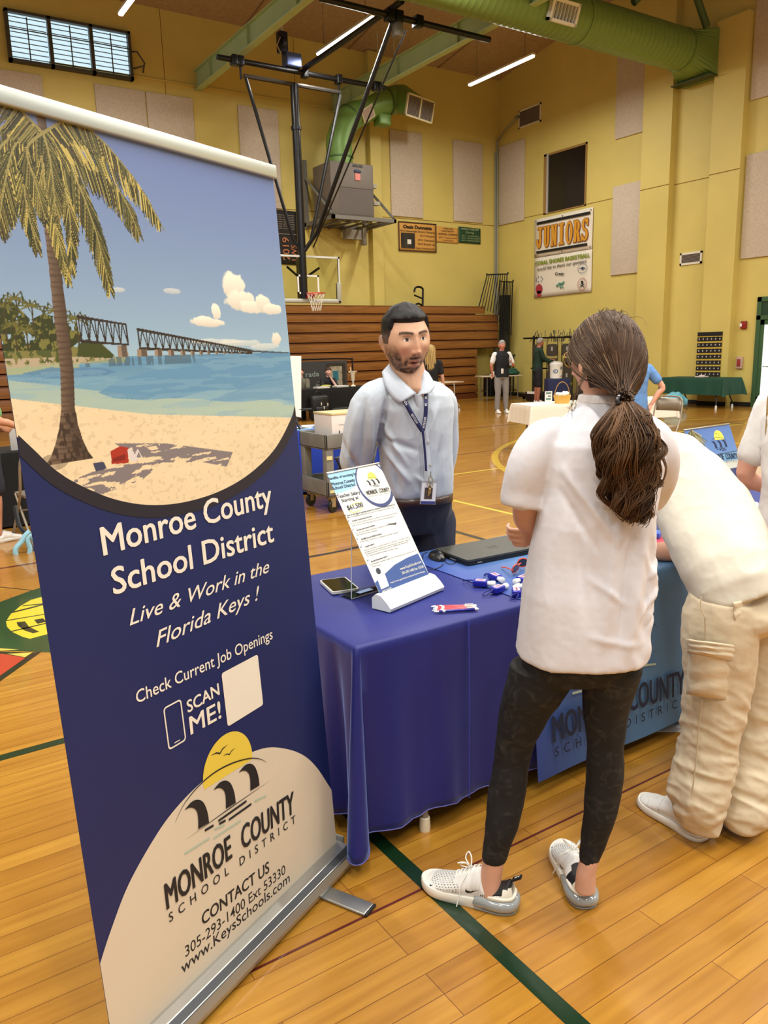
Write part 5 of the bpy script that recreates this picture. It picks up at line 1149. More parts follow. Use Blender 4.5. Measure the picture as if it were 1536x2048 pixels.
o_, ex_, ey_, W_, H_ = rect_px((646.6, 946.9), (757.5, 926.6), (860.6, 1154.7), (762.2, 1193.8), .79)
TRw = o_+ex_*W_+ey_*H_; d2 = on(1458, 847.7, 2, TRw.z)-TRw
b2, s2 = mini_banner(Vector((0, 0, 0)), 'small blue tabletop banner with palm and sun logo behind the bending person', False)
# clear acrylic sign holder behind the small banner
ac = wthing('acrylic_sign_holder', (1.35, 2.45, ZT), 'clear acrylic sign holder standing between the phone and the small white banner', 'sign holder')
pb0, pb1 = on(703, 1199, 2, ZT), on(790, 1172, 2, ZT); dx = (pb1-pb0); Lx = dx.length; dx.normalize(); tl = pb0+Vector((0, 0, .001)); r = ray(703, 1066); t = dx.dot(pb0-EYE)/dx.dot(r); tp = EYE+r*t; uy = (tp-pb0); Ly = uy.length; uy.normalize(); Fa = frame(pb0+Vector((0, 0, .002)), dx, uy)
M_ACR = mat('clear_acrylic', (240, 244, 246), .02, trans=1., ior=1.12)
g = MB(); g.box((0, 0, -.001), (Lx, Ly, .001), Fa); pn = part(g, 'clear_panel', M_ACR, ac)
g = MB(); g.box((-.001, 0, -.0015), (.0012, Ly, .0015), Fa); g.box((0, -.001, -.0015), (Lx, .0012, .0015), Fa); g.box((Lx-.001, 0, -.0015), (Lx+.001, Ly, .0015), Fa); g.build('polished_edge', mat('acrylic_edge', (208, 214, 222), .2), pn); pn.children[0].location = (0, 0, 0)
g = MB(); Ff = frame(pb0+Vector((0, 0, .001)), dx, Vector((-dx.y, dx.x, 0))); g.box((0, 0, 0), (Lx, .07, .002), Ff); part(g, 'foot_plate', M_ACR, ac)
g = MB(); g.box((.06, .02, .0025), (.13, .045, .0035), Ff); part(g, 'sticker', mat('sticker_blue', (150, 170, 214), .5), ac)
# phone
c4 = [on(u, v, 2, ZT+.012) for u, v in ((640, 1161), (688, 1151), (716, 1174), (668, 1187))]; cen = sum(c4, Vector())/4; ax = ((c4[2]+c4[1])-(c4[0]+c4[3])).normalized()
lx = ((c4[3]+c4[2])/2-(c4[0]+c4[1])/2); ly = ((c4[1]+c4[2])/2-(c4[0]+c4[3])/2); A_ = lx.normalized(); Fp = frame(Vector((cen.x, cen.y, ZT)), A_, Vector((0, 0, 1)).cross(A_))
hl, hw_ = lx.length/2*.97, ly.length/2*.97
ph = wthing('smartphone', (cen.x, cen.y, ZT), 'smartphone with dark screen in a white case lying face up on the cloth', 'phone')
g = MB(); g.prism(rrect(-hl, -hw_, hl, hw_, .014), .0005, .011, Fp); part(g, 'phone_case', mat('case_white', (222, 220, 212), .3, coat=.3), ph)
g = MB(); g.prism(rrect(-hl+.006, -hw_+.006, hl-.006, hw_-.006, .010), .011, .0118, Fp); part(g, 'screen', mat('screen_black', (16, 14, 14), .05, coat=.8), ph)
# laptop
lc = [on(u, v, 2, ZT+.026) for u, v in ((869, 1097), (1013, 1071), (934, 1121))]; ex_ = (lc[1]-lc[0]).normalized(); Wl = (lc[1]-lc[0]).length+.02; Dl = (lc[2]-lc[0]).length
Fl = frame(Vector((lc[0].x, lc[0].y, ZT)), ex_, Vector((-ex_.y, ex_.x, 0)))
lp = wthing('laptop', tuple(lc[0]), 'closed dark grey laptop with a round maker badge on the lid', 'laptop')
g = MB(); g.prism(rrect(0, -Dl, Wl, 0, .012), .001, .015, Fl); bs = part(g, 'laptop_base', mat('laptop_base', (24, 24, 24), .4), lp)
g = MB(); g.prism(rrect(0, -Dl, Wl, 0, .014), .017, .026, Fl); ld_ = part(g, 'lid', mat('laptop_lid', (72, 72, 66), .42, .3), lp)
g = MB(); cx_, cy_ = Wl*.52, -Dl*.52
for k in range(32):
    a0_, a1_ = 2*math.pi*k/32, 2*math.pi*(k+1)/32; g.add([(cx_+.026*math.cos(a0_), cy_+.026*math.sin(a0_), .0265), (cx_+.029*math.cos(a0_), cy_+.029*math.sin(a0_), .0265), (cx_+.029*math.cos(a1_), cy_+.029*math.sin(a1_), .0265), (cx_+.026*math.cos(a1_), cy_+.026*math.sin(a1_), .0265)], [(0, 1, 2, 3)], Fl)
put_text(g, 'DELL', Fl @ Matrix.Translation((0, 0, .0265)), (cx_-.021, cy_-.006), (cx_+.021, cy_-.006), .012, .02); g.build('lid_badge', M_CHR, ld_)
g = MB(); g.box((.05, -Dl-.0008, .005), (.075, -Dl+.002, .011), Fl); g.box((-.0008, -.16, .005), (.002, -.12, .011), Fl); g.build('port', mat('port_grey', (120, 120, 122), .4), bs)
g = MB(); g.prism(rrect(.03, -Dl+.01, Wl-.03, -.01, .01), .0148, .0172, Fl); part(g, 'hinge_gap', M_BLK, lp)
for lo_ in (bs, ld_):
    for c in lo_.children: c.location = (0, 0, 0)
# mouse
mc = on(874, 1117, 2, ZT); mx = (on(894, 1127, 2, ZT)-on(857, 1107, 2, ZT)).normalized(); Fm = frame(mc, mx, Vector((-mx.y, mx.x, 0)))
ms = wthing('computer_mouse', tuple(mc), 'black wired mouse beside the laptop corner', 'mouse')
g = MB(); g.loft([((-.056+.112*k/10, 0, .0), max(.004, .031*math.sin(math.pi*(.08+.84*k/10))**.5), max(.004, .036*math.sin(math.pi*(.06+.86*(k/10)**.9))**.6), (0, 1, 0), (0, 0, 1)) for k in range(11)], 20, Fm)
for i, q in enumerate(g.v): g.v[i] = (q[0], q[1], max(q[2], ZT+.001))
part(g, 'mouse_shell', mat('mouse_black', (24, 24, 26), .35, coat=.3), ms)
g = MB(); g.lathe([(.008, -.003), (.009, 0), (.008, .003)], 14, Fm @ T((.028, 0, .030), 0, R_(90))); part(g, 'scroll_wheel', mat('wheel_grey', (90, 92, 94), .4), ms)
g = MB(); g.tube(smooth_pts([Fm @ Vector((.058, 0, .012)), Fm @ Vector((.09, .0, .004)), on(905, 1128, 2, ZT+.003), on(915, 1119, 2, ZT+.003)], 6), .0018, 6); g.tube(smooth_pts([on(886, 1128, 2, ZT+.002), on(880, 1134, 2, ZT+.002), on(862, 1139, 2, ZT+.002), on(848, 1136, 2, ZT+.002), on(846, 1110, 2, ZT+.002), on(856, 1104, 2, ZT+.003)], 6), .0018, 6); part(g, 'cable', M_BLK, ms)
# hand sanitizers with wrist straps
def local(c, d): 
    d = Vector((d.x, d.y, 0)).normalized(); return frame(c, d, Vector((-d.y, d.x, 0)))
def sanitizer(body, cap, loop, lab, h=.024):
    b = on(*body, 2, ZT+.012); b.z = ZT; c = on(*cap, 2, ZT+.012); c.z = ZT; d = (c-b).normalized(); F = local(b, d)
    o = wthing('hand_sanitizer', tuple(b), lab, 'hand sanitizer', 'hand sanitizer bottles on the cloth')
    g = MB(); g.bevbox((-.030, -.017, .001), (.026, .017, h), .004, F); s = part(g, 'sleeve', mat('sleeve_blue', (26, 30, 150), .35, coat=.3), o)
    g = MB(); g.box((-.020, -.012, h), (.018, .012, h+.0008), F); lb = g.build('sleeve_label', mat('label_pink', (206, 170, 190), .5), s)
    g = MB(); put_text(g, 'SCHOOL', F @ Matrix.Translation((0, 0, h+.0012)), (-.016, -.003), (.014, -.003), .006, .01); g.build('label_print', mat('label_red', (170, 50, 70), .5), s)
    g = MB(); g.lathe([(.0085, 0), (.0095, .003), (.0095, .014), (.012, .016), (.012, .030), (.009, .032)], 16, F @ T((.024, 0, h/2), 0, 0, R_(90))); part(g, 'flip_cap', M_WHT, o)
    L = on(*loop, 2, ZT+.004); L = Matrix.Translation(-Vector(b)) @ L
    P0 = F @ Vector((-.028, 0, h*.8)); e = Vector(b)+L; m = P0.lerp(e, .5); sd = (e-P0); sd = Vector((-sd.y, sd.x, 0)).normalized()*.012
    g = MB(); g.tube(smooth_pts([P0, m+sd+Vector((0, 0, .004)), e+sd*.8, e, e-sd*.8, m-sd, P0+Vector((0, 0, -.004))], 5), .0022, 6); part(g, 'wrist_strap', mat('strap_navy', (22, 26, 116), .5), o)
    return o
sanitizer((962, 1166), (990, 1168), (930, 1161), 'blue sleeved hand sanitizer farthest toward the banner with its loop standing out')
sanitizer((990, 1154), (1010, 1163), (972, 1150), 'blue sleeved hand sanitizer furthest back in the group by the sunglasses')
sanitizer((996, 1178), (1014, 1171), (968, 1190), 'blue sleeved hand sanitizer nearest the pens with its strap lying flat')
sanitizer((1033, 1184), (1029, 1168), (1026, 1198), 'blue sleeved hand sanitizer lying with its strap toward the table edge')
sanitizer((1046, 1158), (1030, 1164), (1066, 1148), 'blue sleeved hand sanitizer nearest the sunglasses')
sanitizer((1058, 1170), (1044, 1172), (1076, 1166), 'blue sleeved hand sanitizer half hidden by the white shirt')
# sunglasses
sg = wthing('sunglasses', tuple(on(1035, 1135, 2, ZT)), 'orange sunglasses with dark lenses resting on the cloth', 'sunglasses')
M_ORG = mat('sunglass_orange', (224, 84, 56), .3, coat=.4); M_LENS = mat('lens_dark', (50, 30, 24), .05, coat=1.)
L1, L2 = on(1030, 1137, 2, ZT+.025), on(1045, 1125, 2, ZT+.03); dd = (L2-L1).normalized(); up = Vector((.15, -.35, .9)).normalized(); ln = None
for i, c in enumerate((L1, L2)):
    F = frame(c, Vector((.80, .30, -.25)) if i == 0 else Vector((.85, -.25, -.25)), up); a = F
    P = [(.024*math.cos(2*math.pi*k/24)*(1+.12*math.cos(2*math.pi*k/24)), .020*math.sin(2*math.pi*k/24)) for k in range(24)]
    g = MB(); g.prism(P, -.001, .001, a); part(g, 'lens', M_LENS, sg)
    g = MB(); g.tube([a @ Vector((x, y, 0)) for x, y in P], .0028, 6, closed=True); part(g, 'rim', M_ORG, sg)
g = MB(); g.tube([L1+dd*.022+up*.004, L1.lerp(L2, .5)+up*.008, L2-dd*.022+up*.004], .003, 6); part(g, 'bridge', M_ORG, sg)
for c, q in ((L1, (1016, 1140)), (L2, (1052, 1132))):
    e = on(*q, 2, ZT+.006); g = MB(); g.tube(smooth_pts([c-dd*(.024 if c is L1 else -.024), c.lerp(e, .5)+Vector((0, .03, .0)), e+Vector((.01, .05, 0))], 4), .003, 6); part(g, 'temple', M_ORG, sg)
# pens fanned side by side
for i, (a, b, cc, lab) in enumerate((((862, 1213), (952, 1211), (196, 60, 70), 'red and white pen at the back of the fanned pen row'), ((866, 1214.5), (951, 1213), (196, 60, 70), 'red and white pen second from the back of the fanned pen row'), ((866, 1217.5), (951, 1214.5), (196, 60, 70), 'red and white pen third from the back of the fanned pen row'), ((864, 1221), (953, 1216), (196, 60, 70), 'red and white pen lying next to the navy pen'), ((868, 1223.5), (956, 1218), (40, 42, 140), 'navy blue pen at the front of the fanned pen row'))):
    A_, B_ = on(*a, 2, ZT+.005), on(*b, 2, ZT+.005); d = (B_-A_).normalized(); o = wthing('pen', tuple(A_), lab, 'pen', 'pens fanned out on the cloth')
    M_B = mat('pen_%d' % cc[0], cc, .3, coat=.4)
    g = MB(); g.tube([A_+d*.016, A_+d*.02, B_-d*.012, B_-d*.008], [.003, .0045, .0045, .004], 10); part(g, 'barrel', M_B, o)
    g = MB(); g.tube([A_, A_+d*.003, A_+d*.017], [.001, .0022, .0042], 10); g.tube([A_+d*.03, A_+d*.04], .0049, 10); g.tube([B_-d*.012, B_, B_+d*.002], [.0045, .0043, .003], 10); part(g, 'white_tip', M_WHT, o)
    g = MB(); g.tube([B_-d*.01+Vector((0, 0, .006)), B_-d*.04+Vector((0, 0, .0058))], .0014, 6); part(g, 'clip', M_WHT, o)
# things glimpsed between the two visitors
sg2 = wthing('trinket_tray', tuple(on(1322, 1085, 2, ZT)), 'red and blue handout item showing between the two visitors', 'handout')
F = local(on(1320, 1082, 2, ZT), Vector((1, -.2, 0)))
g = MB(); g.bevbox((-.06, -.05, .0), (.06, .05, .012), .003, F); part(g, 'red_card', mat('card_red', (196, 64, 84), .4), sg2)
g = MB(); g.bevbox((-.02, .0, .012), (.03, .05, .04), .004, F @ T((0, 0, 0), .6)); part(g, 'blue_box', mat('box_blue2', (70, 100, 200), .3), sg2)
# ---------------------------------------------------------------- middle ground: cart, easel board, far tables, chairs
# grey service cart
ct = wthing('service_cart', (4.1, 7.2, 0), 'grey plastic two-shelf service cart on castors behind the standing man', 'cart')
M_CRT = mat('cart_grey', (122, 120, 112), .6, var=.2, vscale=5)
x0, x1, y0, y1 = 3.82, 4.62, 6.95, 7.53
def tray(z0, z1):
    g = MB(); g.bevbox((x0, y0, z0), (x1, y1, z0+.03), .012); t = .03
    for q in (((x0, y0, z0), (x1, y0+t, z1)), ((x0, y1-t, z0), (x1, y1, z1)), ((x0, y0, z0), (x0+t, y1, z1)), ((x1-t, y0, z0), (x1, y1, z1))): g.bevbox(*q, .01)
    return g
part(tray(.66, .82), 'top_tray', M_CRT, ct); bt = part(tray(.17, .34), 'bottom_tray', M_CRT, ct)
for x, y in ((x0+.05, y0+.05), (x1-.05, y0+.05), (x0+.05, y1-.05), (x1-.05, y1-.05)):
    g = MB(); g.bevbox((x-.045, y-.045, .2), (x+.045, y+.045, .7), .015); part(g, 'corner_post', M_CRT, ct)
    g = MB(); cx_, cy_ = x+.03*(1 if x < 4 else -1), y; g.lathe([(.02, -.018), (.062, -.02), (.068, -.014), (.068, .014), (.062, .02), (.02, .018)], 20, T((cx_, cy_, .070), R_(20), R_(90))); wh = part(g, 'castor_wheel', M_BLK, ct)
    g = MB(); g.bevbox((cx_-.03, cy_-.03, .135), (cx_+.03, cy_+.03, .17), .005); g.bevbox((cx_-.028, cy_-.026, .06), (cx_+.028, cy_-.021, .15), .002); g.bevbox((cx_-.028, cy_+.021, .06), (cx_+.028, cy_+.026, .15), .002); w2 = g.build('castor_fork', mat('fork_brass', (176, 156, 116), .4, .5), wh); w2.location = (0, 0, 0)
g = MB(); g.box((x0+.006, y0-.004, .56), (x0+.07, y0, .6)); g.box((x0+.03, y0-.004, .215), (x0+.11, y0, .245)); part(g, 'tape_scrap', mat('tape_cream', (214, 208, 150), .6), ct)
# carton on the cart
bx = wthing('carton', (4.1, 7.1, .82), 'white carton with small printed marks standing on the service cart', 'box')
g = MB(); g.bevbox((3.93, 7.0, .70), (4.36, 7.38, 1.02), .004); part(g, 'carton', mat('carton_white2', (226, 218, 212), .6), bx)
g = MB(); Fb = frame((3.93, 6.998, .70), (1, 0, 0), (0, 0, 1)); put_text(g, 'Certified', Fb, (.13, .12), (.26, .12), .022, .02); put_text(g, 'quality paper', Fb, (.15, .085), (.25, .085), .014, .004); put_text(g, 'multipurpose', Fb, (.08, .2), (.20, .2), .012, .0)
for a in (.05, .08, .11): g.box((a, .02, 0), (a+.012, .13+.02*math.sin(a*90), .001), Fb)
part(g, 'printed_mark', mat('mark_dark', (70, 60, 66), .6), bx)
g = MB(); g.box((.04, .015, 0), (.125, .06, .0008), Fb); part(g, 'red_mark', mat('mark_red', (190, 110, 110), .6), bx)
g = MB(); g.bevbox((3.925, 6.995, 1.005), (4.365, 7.385, 1.028), .004); part(g, 'carton_lid', mat('carton_edge', (206, 190, 140), .6), bx)
# cloth-covered table behind the cart with leaflets
bl = wthing('blue_cloth_table', (4.5, 8.6, 0), 'table with bright blue cloth behind the service cart', 'table')
vs, fs, _, _ = drape(3.4, 5.2, 8.1, 8.8, .75, .70, flare=.02, ear=.05, n_side=24, n_cor=8, nd=8)
g = MB(); g.add(vs, fs, None, True); part(g, 'tablecloth', mat('cloth_royal', (28, 60, 170), .7), bl)
g = MB(); g.box((3.42, 8.12, .70), (5.18, 8.78, .73)); part(g, 'tabletop', M_WHT, bl)
for i, (u, v, cc, rz, lab) in enumerate(((598, 857, (222, 226, 226), .1, 'white leaflets nearest the big banner on the blue cloth'), (625, 852, (226, 228, 226), -.3, 'white leaflets in the middle of the blue cloth'), (650, 852, (120, 190, 190), .2, 'teal leaflets beside the carton on the blue cloth'), (612, 860, (140, 176, 206), .4, 'pale blue leaflets at the near edge of the blue cloth'))):
    p = on(u, v, 2, .756); g = MB(); g.box((-.13, -.10, 0), (.13, .10, .012), T((p.x, min(max(p.y, 8.25), 8.65), .752), rz)); o = g.build('leaflet', mat('leaflet_%d' % i, cc, .5)); tag(o, lab, 'leaflet', 'leaflets on the blue cloth table')
# presentation board on a black easel
eb = wthing('easel', (4.3, 8.5, .75), 'black easel foot sticking out between the big banner and the cart', 'easel')
g = MB(); a, b = on(575, 800, 1, 8.35), on(600, 858, 1, 8.2); g.tube([a+(a-b)*.6, b], .014, 6); b.z = max(b.z, .76); part(g, 'leg', M_BLKM, eb)
g = MB(); g.tube([(3.95, 8.55, .76), (4.15, 8.52, 1.75)], .012, 6); g.tube([(4.1, 8.35, .98), (4.42, 8.35, .98)], .01, 6); part(g, 'leg', M_BLKM, eb)
pb = wthing('presentation_board', (4.2, 8.4, 1.0), 'blank white presentation board partly behind the big banner', 'board')
g = MB(); q = [on(540, 711, 1, 8.5), on(602.5, 712, 1, 8.5), on(602.5, 835, 1, 8.32), on(560, 826, 1, 8.32)]; g.add([tuple(p) for p in q]+[tuple(p+Vector((0, .008, 0))) for p in q], [(3, 2, 1, 0), (4, 5, 6, 7), (0, 1, 5, 4), (1, 2, 6, 5), (2, 3, 7, 6), (3, 0, 4, 7)]); part(g, 'board', mat('board_white', (226, 218, 208), .6), pb)
g = MB(); g.box((q[3].x, 8.31, q[2].z-.01), (q[2].x+.01, 8.34, q[2].z)); part(g, 'lower_edge', M_BLK, pb)

# far black-clothed table with colour banner behind
ft = wthing('black_cloth_table', (9.7, 17.2, 0), 'long table with black cloth in front of the bleachers where two people sit', 'table')
vs, fs, _, _ = drape(8.3, 11.2, 16.95, 17.7, .76, .5, flare=.01, ear=.03, n_side=20, n_cor=6, nd=6)
g = MB(); g.add(vs, fs, None, True); part(g, 'tablecloth', mat('cloth_black', (14, 13, 13), .8), ft)
g = MB(); g.box((8.32, 16.97, .72), (11.18, 17.68, .745)); part(g, 'tabletop', M_WHT, ft)
for x in (8.65, 10.8):
    for y in (17.1, 17.6): g = MB(); g.tube([(x, y, 0), (x, y, .72)], .016, 8); part(g, 'leg', M_GRY, ft)
o = wthing('fabric_backdrop', (9.9, 18.4, 0), 'dark fabric display backdrop with pale letters rada and a bright picture', 'display')
g = MB(); g.bevbox((9.0, 18.5, .3), (10.93, 18.53, 1.40), .01); part(g, 'backdrop_sheet', mat('backdrop_dark', (62, 60, 58), .8), o)
g = MB(); put_text(g, 'rada', frame((9.66, 18.49, 1.0), (1, 0, 0), (0, 0, 1)), (0, 0), (.40, .01), .13, .006); part(g, 'lettering', mat('backdrop_letter', (150, 166, 158), .6), o)
g = MB(); g.box((10.3, 18.48, .62), (10.85, 18.495, 1.33)); pc = part(g, 'picture_panel', mat('picture_dark', (58, 50, 36), .6, var=.5, vscale=9), o)
g = MB(); g.box((10.38, 18.47, .75), (10.75, 18.48, 1.25), ); g.build('picture_print', mat('picture_cream', (178, 166, 140), .6, var=.4, vscale=12), pc); g = MB(); g.box((10.47, 18.462, .88), (10.63, 18.47, 1.13)); g.build('picture_centre', mat('picture_teal', (40, 112, 128), .6), pc)
for c in pc.children: c.location = (0, 0, 0)
g = MB(); g.tube(smooth_pts([(8.95, 18.6, 0), (8.95, 18.6, 1.3), (9.05, 18.6, 1.43), (10.0, 18.6, 1.45), (11.05, 18.6, 1.43), (11.16, 18.6, 1.3), (11.16, 18.6, 0)], 5), .022, 8); part(g, 'frame_tube', M_BLKM, o)
def prop(name, u, v, ax, val, build, lab, cat, group=None):
    p = on(u, v, ax, val); o = wthing(name, tuple(p), lab, cat, group); build(o, p); return o
def b_paper(o, p, w_=.34, c=(226, 222, 214)):
    g = MB(); g.box((p.x-w_/2, p.y-.12, .762), (p.x+w_/2, p.y+.12, .80)); part(g, 'paper_stack', mat('paper_%d' % c[2], c, .6), o)
prop('paper_stack', 643, 776, 1, 17.15, b_paper, 'white paper stack on the black table in front of the sitting person', 'papers', 'paper stacks on the black table')
prop('paper_stack', 681, 773, 1, 17.2, b_paper, 'white paper stack on the black table beside the cone lamp', 'papers', 'paper stacks on the black table')
def b_yell(o, p): g = MB(); g.ell((p.x, p.y, .80), (.14, .1, .035)); part(g, 'bowl', mat('bowl_yellow', (184, 182, 90), .5), o)
prop('yellow_bowl', 652, 772, 1, 17.3, b_yell, 'yellow green bowl in front of the sitting person in black', 'bowl')
def b_tro(o, p):
    g = MB(); g.lathe([(.07, .76), (.06, .78), (.02, .80), (.02, .86), (.05, .92), (.055, 1.05), (.09, 1.12), (.10, 1.14)], 14, T((p.x, p.y, 0))); part(g, 'stand', mat('stand_white', (226, 214, 190), .4), o)
    g = MB(); g.tube([(p.x-.12, p.y, 1.12), (p.x+.12, p.y, 1.12)], .02, 6); g.tube([(p.x-.05, p.y, 1.12), (p.x-.07, p.y, 1.24)], .012, 6); part(g, 'cross_bar', MATS['stand_white'], o)
prop('table_stand', 706, 760, 1, 17.3, b_tro, 'small white upright stand at the end of the black table', 'stand')
def b_pack(o, p):
    g = MB(); q = Vector((p.x, p.y, 0)); g.bevbox((q.x-.26, q.y-.13, .02), (q.x+.26, q.y+.15, .62), .10); part(g, 'bag_body', mat('bag_black', (15, 15, 16), .45, bump=.4, bscale=20), o)
    g = MB(); g.bevbox((q.x-.19, q.y-.20, .06), (q.x+.17, q.y-.1, .36), .05); part(g, 'front_pocket', mat('bag_black2', (20, 20, 22), .4, bump=.3, bscale=25), o)
    g = MB(); g.tube(smooth_pts([(q.x-.1, q.y, .60), (q.x-.07, q.y, .70), (q.x+.03, q.y, .70), (q.x+.06, q.y, .60)], 4), .014, 6); part(g, 'carry_loop', MATS['bag_black'], o)
    g = MB()
    for a, b_ in ((-.05, .42), (.02, .33), (-.03, .22), (.12, .40), (-.16, .18)): g.bevbox((q.x+a-.012, q.y-.21, b_-.035), (q.x+a+.012, q.y-.195, b_+.035), .004)
    part(g, 'buckle', mat('buckle_white', (214, 210, 200), .5), o)
prop('backpack', 640, 842, 2, 0., b_pack, 'black backpack with pale buckles on the floor before the black table', 'backpack')
def b_bag2(o, p):
    g = MB(); g.bevbox((p.x-.35, p.y-.15, .0), (p.x+.35, p.y+.18, .30), .08); part(g, 'bag_body', mat('bag_dark', (18, 17, 17), .5, bump=.4, bscale=18), o)
prop('duffel_bag', 683, 838, 2, 0., b_bag2, 'low dark duffel bag on the floor beside the backpack', 'bag')
def b_shoe2(o, p):
    for dx in (-.09, .09): g = MB(); g.ell((p.x+dx, p.y, .46), (.07, .14, .05)); part(g, 'shoe', mat('shoe_pale', (210, 206, 200), .5), o)
def b_cloth_n(o, p): pass
# light folding table and resting poles at the bleachers
o = wthing('folding_table', (13.1, 16.7, 0), 'small bare folding table in front of the bleachers beside the standing man', 'table', 'bare folding tables')
g = MB(); g.bevbox((11.9, 16.5, .735), (13.35, 17.2, .765), .01); part(g, 'tabletop', mat('tabletop_beige', (196, 176, 150), .5), o)
for x in (12.1, 13.1):
    g = MB(); g.tube([(x, 16.62, .74), (x, 16.58, .25), (x+.12, 16.54, .12), (x+.12, 16.54, 0)], .013, 6); g.tube([(x, 17.1, .74), (x, 17.14, .25), (x+.12, 17.16, 0)], .013, 6); part(g, 'leg', M_CHR, o)
    g = MB(); g.lathe([(.022, 0), (.022, .05)], 8, T((x+.12, 16.54, 0))); part(g, 'foot_cap', M_WHT, o)
o = wthing('folding_table', (16.7, 18.2, 0), 'bare folding table with green cloth heap beside the man in the vest', 'table', 'bare folding tables')
Fq = frame((15.95, 18.55, 0), (.93, -.36, 0), (.36, .93, 0))
g = MB(); g.bevbox((-.2, 0, .735), (1.12, .7, .77), .01, Fq); part(g, 'tabletop', mat('tabletop_beige', (196, 176, 150)), o)
for x in (0., 1.0):
    for y in (.08, .66): g = MB(); g.tube([Fq @ Vector((x, y, .74)), Fq @ Vector((x, y, 0))], .014, 6); part(g, 'leg', M_GRY, o)
    g = MB(); g.tube([Fq @ Vector((x, .08, .3)), Fq @ Vector((x, .66, .3))], .012, 6); g.tube([Fq @ Vector((x, .3, .3)), Fq @ Vector((x+(.5 if x < 1 else -.5), .3, .72))], .012, 6); part(g, 'brace', M_BLKM, o)
o = wthing('green_cloth_heap', (17, 18, .77), 'crumpled dark green cloth heaped on the bare folding table', 'cloth')
g = MB(); c = Fq @ Vector((.92, .38, .83)); g.ell(c, (.26, .24, .08)); g.ell(c+Vector((.05, .05, .07)), (.16, .16, .08)); fuse(g, 'heap', mat('cloth_green', (18, 66, 48), .7), o, .03, 4, fn=lambda co, n: co+n*(fbm(co, 9.)*.03)[:, None]).location = -o.location
o = wthing('food_tray', (16.5, 18, .77), 'white paper food tray with wrappers on the bare folding table', 'tray')
c = Fq @ Vector((.42, .25, .77)); g = MB(); g.bevbox((-.22, -.15, .0), (.22, .15, .05), .01, T(c, -.3)); part(g, 'tray', M_WHT, o)
g = MB()
for k in range(7): g.ell(c+Vector((rnd.uniform(-.18, .18), rnd.uniform(-.1, .1), .08+.03*rnd.random())), (.07, .05, .04), n=8, m=5)
part(g, 'wrapper', mat('wrapper_white', (222, 214, 200), .6), o)
g = MB(); g.ell(c+Vector((.0, -.1, .09)), (.07, .04, .04), n=8, m=5); g.ell(c+Vector((.12, -.12, .06)), (.04, .04, .03), n=8, m=5); part(g, 'snack', mat('snack_brown', (150, 110, 50), .6), o)
# rack of hanging folding chairs
M_CHB = mat('chair_brown', (78, 72, 60), .5, .2)
rk = wthing('chair_rack', (17.6, 17.2, 0), 'black wheeled rack of hanging folding chairs against the yellow wall', 'rack')
g = MB(); g.tube([(17.6, 15.7, 1.86), (17.6, 18.75, 1.88)], .028, 8); g.tube([(17.6, 15.7, .95), (17.6, 18.4, .95)], .024, 8); part(g, 'rail', M_BLKM, rk)
for y in (15.95, 18.3): g = MB(); g.tube([(17.6, y, .12), (17.6, y, 1.95)], .035, 8); part(g, 'upright', M_BLKM, rk)
g = MB(); g.bevbox((17.15, 15.7, .08), (18.1, 18.5, .18), .02); part(g, 'base_deck', M_BLKM, rk)
for x in (17.25, 18.0):
    for y in (15.85, 18.35): g = MB(); g.lathe([(.05, -.02), (.06, 0), (.05, .02)], 12, T((x, y, .06), 0, R_(90))); part(g, 'castor', M_BLK, rk)
def chair_hang():
    o = thing('folding_chair', (0, 0, 0), 'folded chair hanging', 'chair'); a = .055
    g = MB(); g.prism(rrect(-.2, -.52, .2, -.16, .07), -.012, .012, T((0, 0, 0), 0, R_(90))); part(g, 'backrest', M_CHB, o)
    g = MB(); g.prism(rrect(-.19, -.95, .19, -.58, .06), -.018, .018, T((0, .03, 0), 0, R_(90))); part(g, 'seat', M_CHB, o)
    g = MB(); g.tube(smooth_pts([(-.22, 0, -.98), (-.22, 0, -.1), (-.16, 0, .04), (.16, 0, .04), (.22, 0, -.1), (.22, 0, -.98)], 4), .013, 6); part(g, 'frame', mat('chair_frame_dark', (46, 42, 36), .4, .4), o)
    g = MB(); g.box((-.035, -.016, -.36), (.035, -.012, -.24)); part(g, 'number_label', mat('label_grey', (170, 168, 160), .6), o)
    return o
proto = chair_hang(); first = True; kk = 0
for row, z in ((0, 1.84), (1, .98)):
    for i in range(4):
        o = proto if first else copy_tree(proto); first = False
        o.location = (17.50, 18.02-i*.62, z if row == 0 else 1.06); o.rotation_euler = (0, 0, R_(-90)+.04*(i % 3-1)); o['group'] = 'folding chairs hanging on the rack'
        o['label'] = ('brown folding chair on the upper rail of the rack, ' if row == 0 else 'brown folding chair on the lower rail of the rack, ')+['nearest the bleachers', 'second from the bleachers', 'third from the bleachers', 'last one from the bleachers'][i]
g = MB()
for i in range(46):
    y = 15.9+2.6*i/46+rnd.uniform(-.02, .02)
    if 17.85 < y < 18.1: continue
    g.tube([(17.7+rnd.uniform(-.15, .15), y, 1.75), (17.7+rnd.uniform(-.15, .15), y+rnd.uniform(-.03, .03), 1.98+rnd.uniform(0, .14))], .012, 4)
ch = part(g, 'chair_feet', mat('chair_foot_dark', (52, 48, 40), .5), rk); ch['kind'] = 'stuff'
g = MB(); g.bevbox((16.6, 16.9, .02), (17.1, 17.6, .30), .03); o = g.build('storage_tub', M_BLK); tag(o, 'black low tub with white lid strip by the rack', 'tub')
g = MB(); g.box((16.58, 17.1, .24), (16.6, 17.5, .31)); p_ = g.build('lid_strip', M_WHT, o)
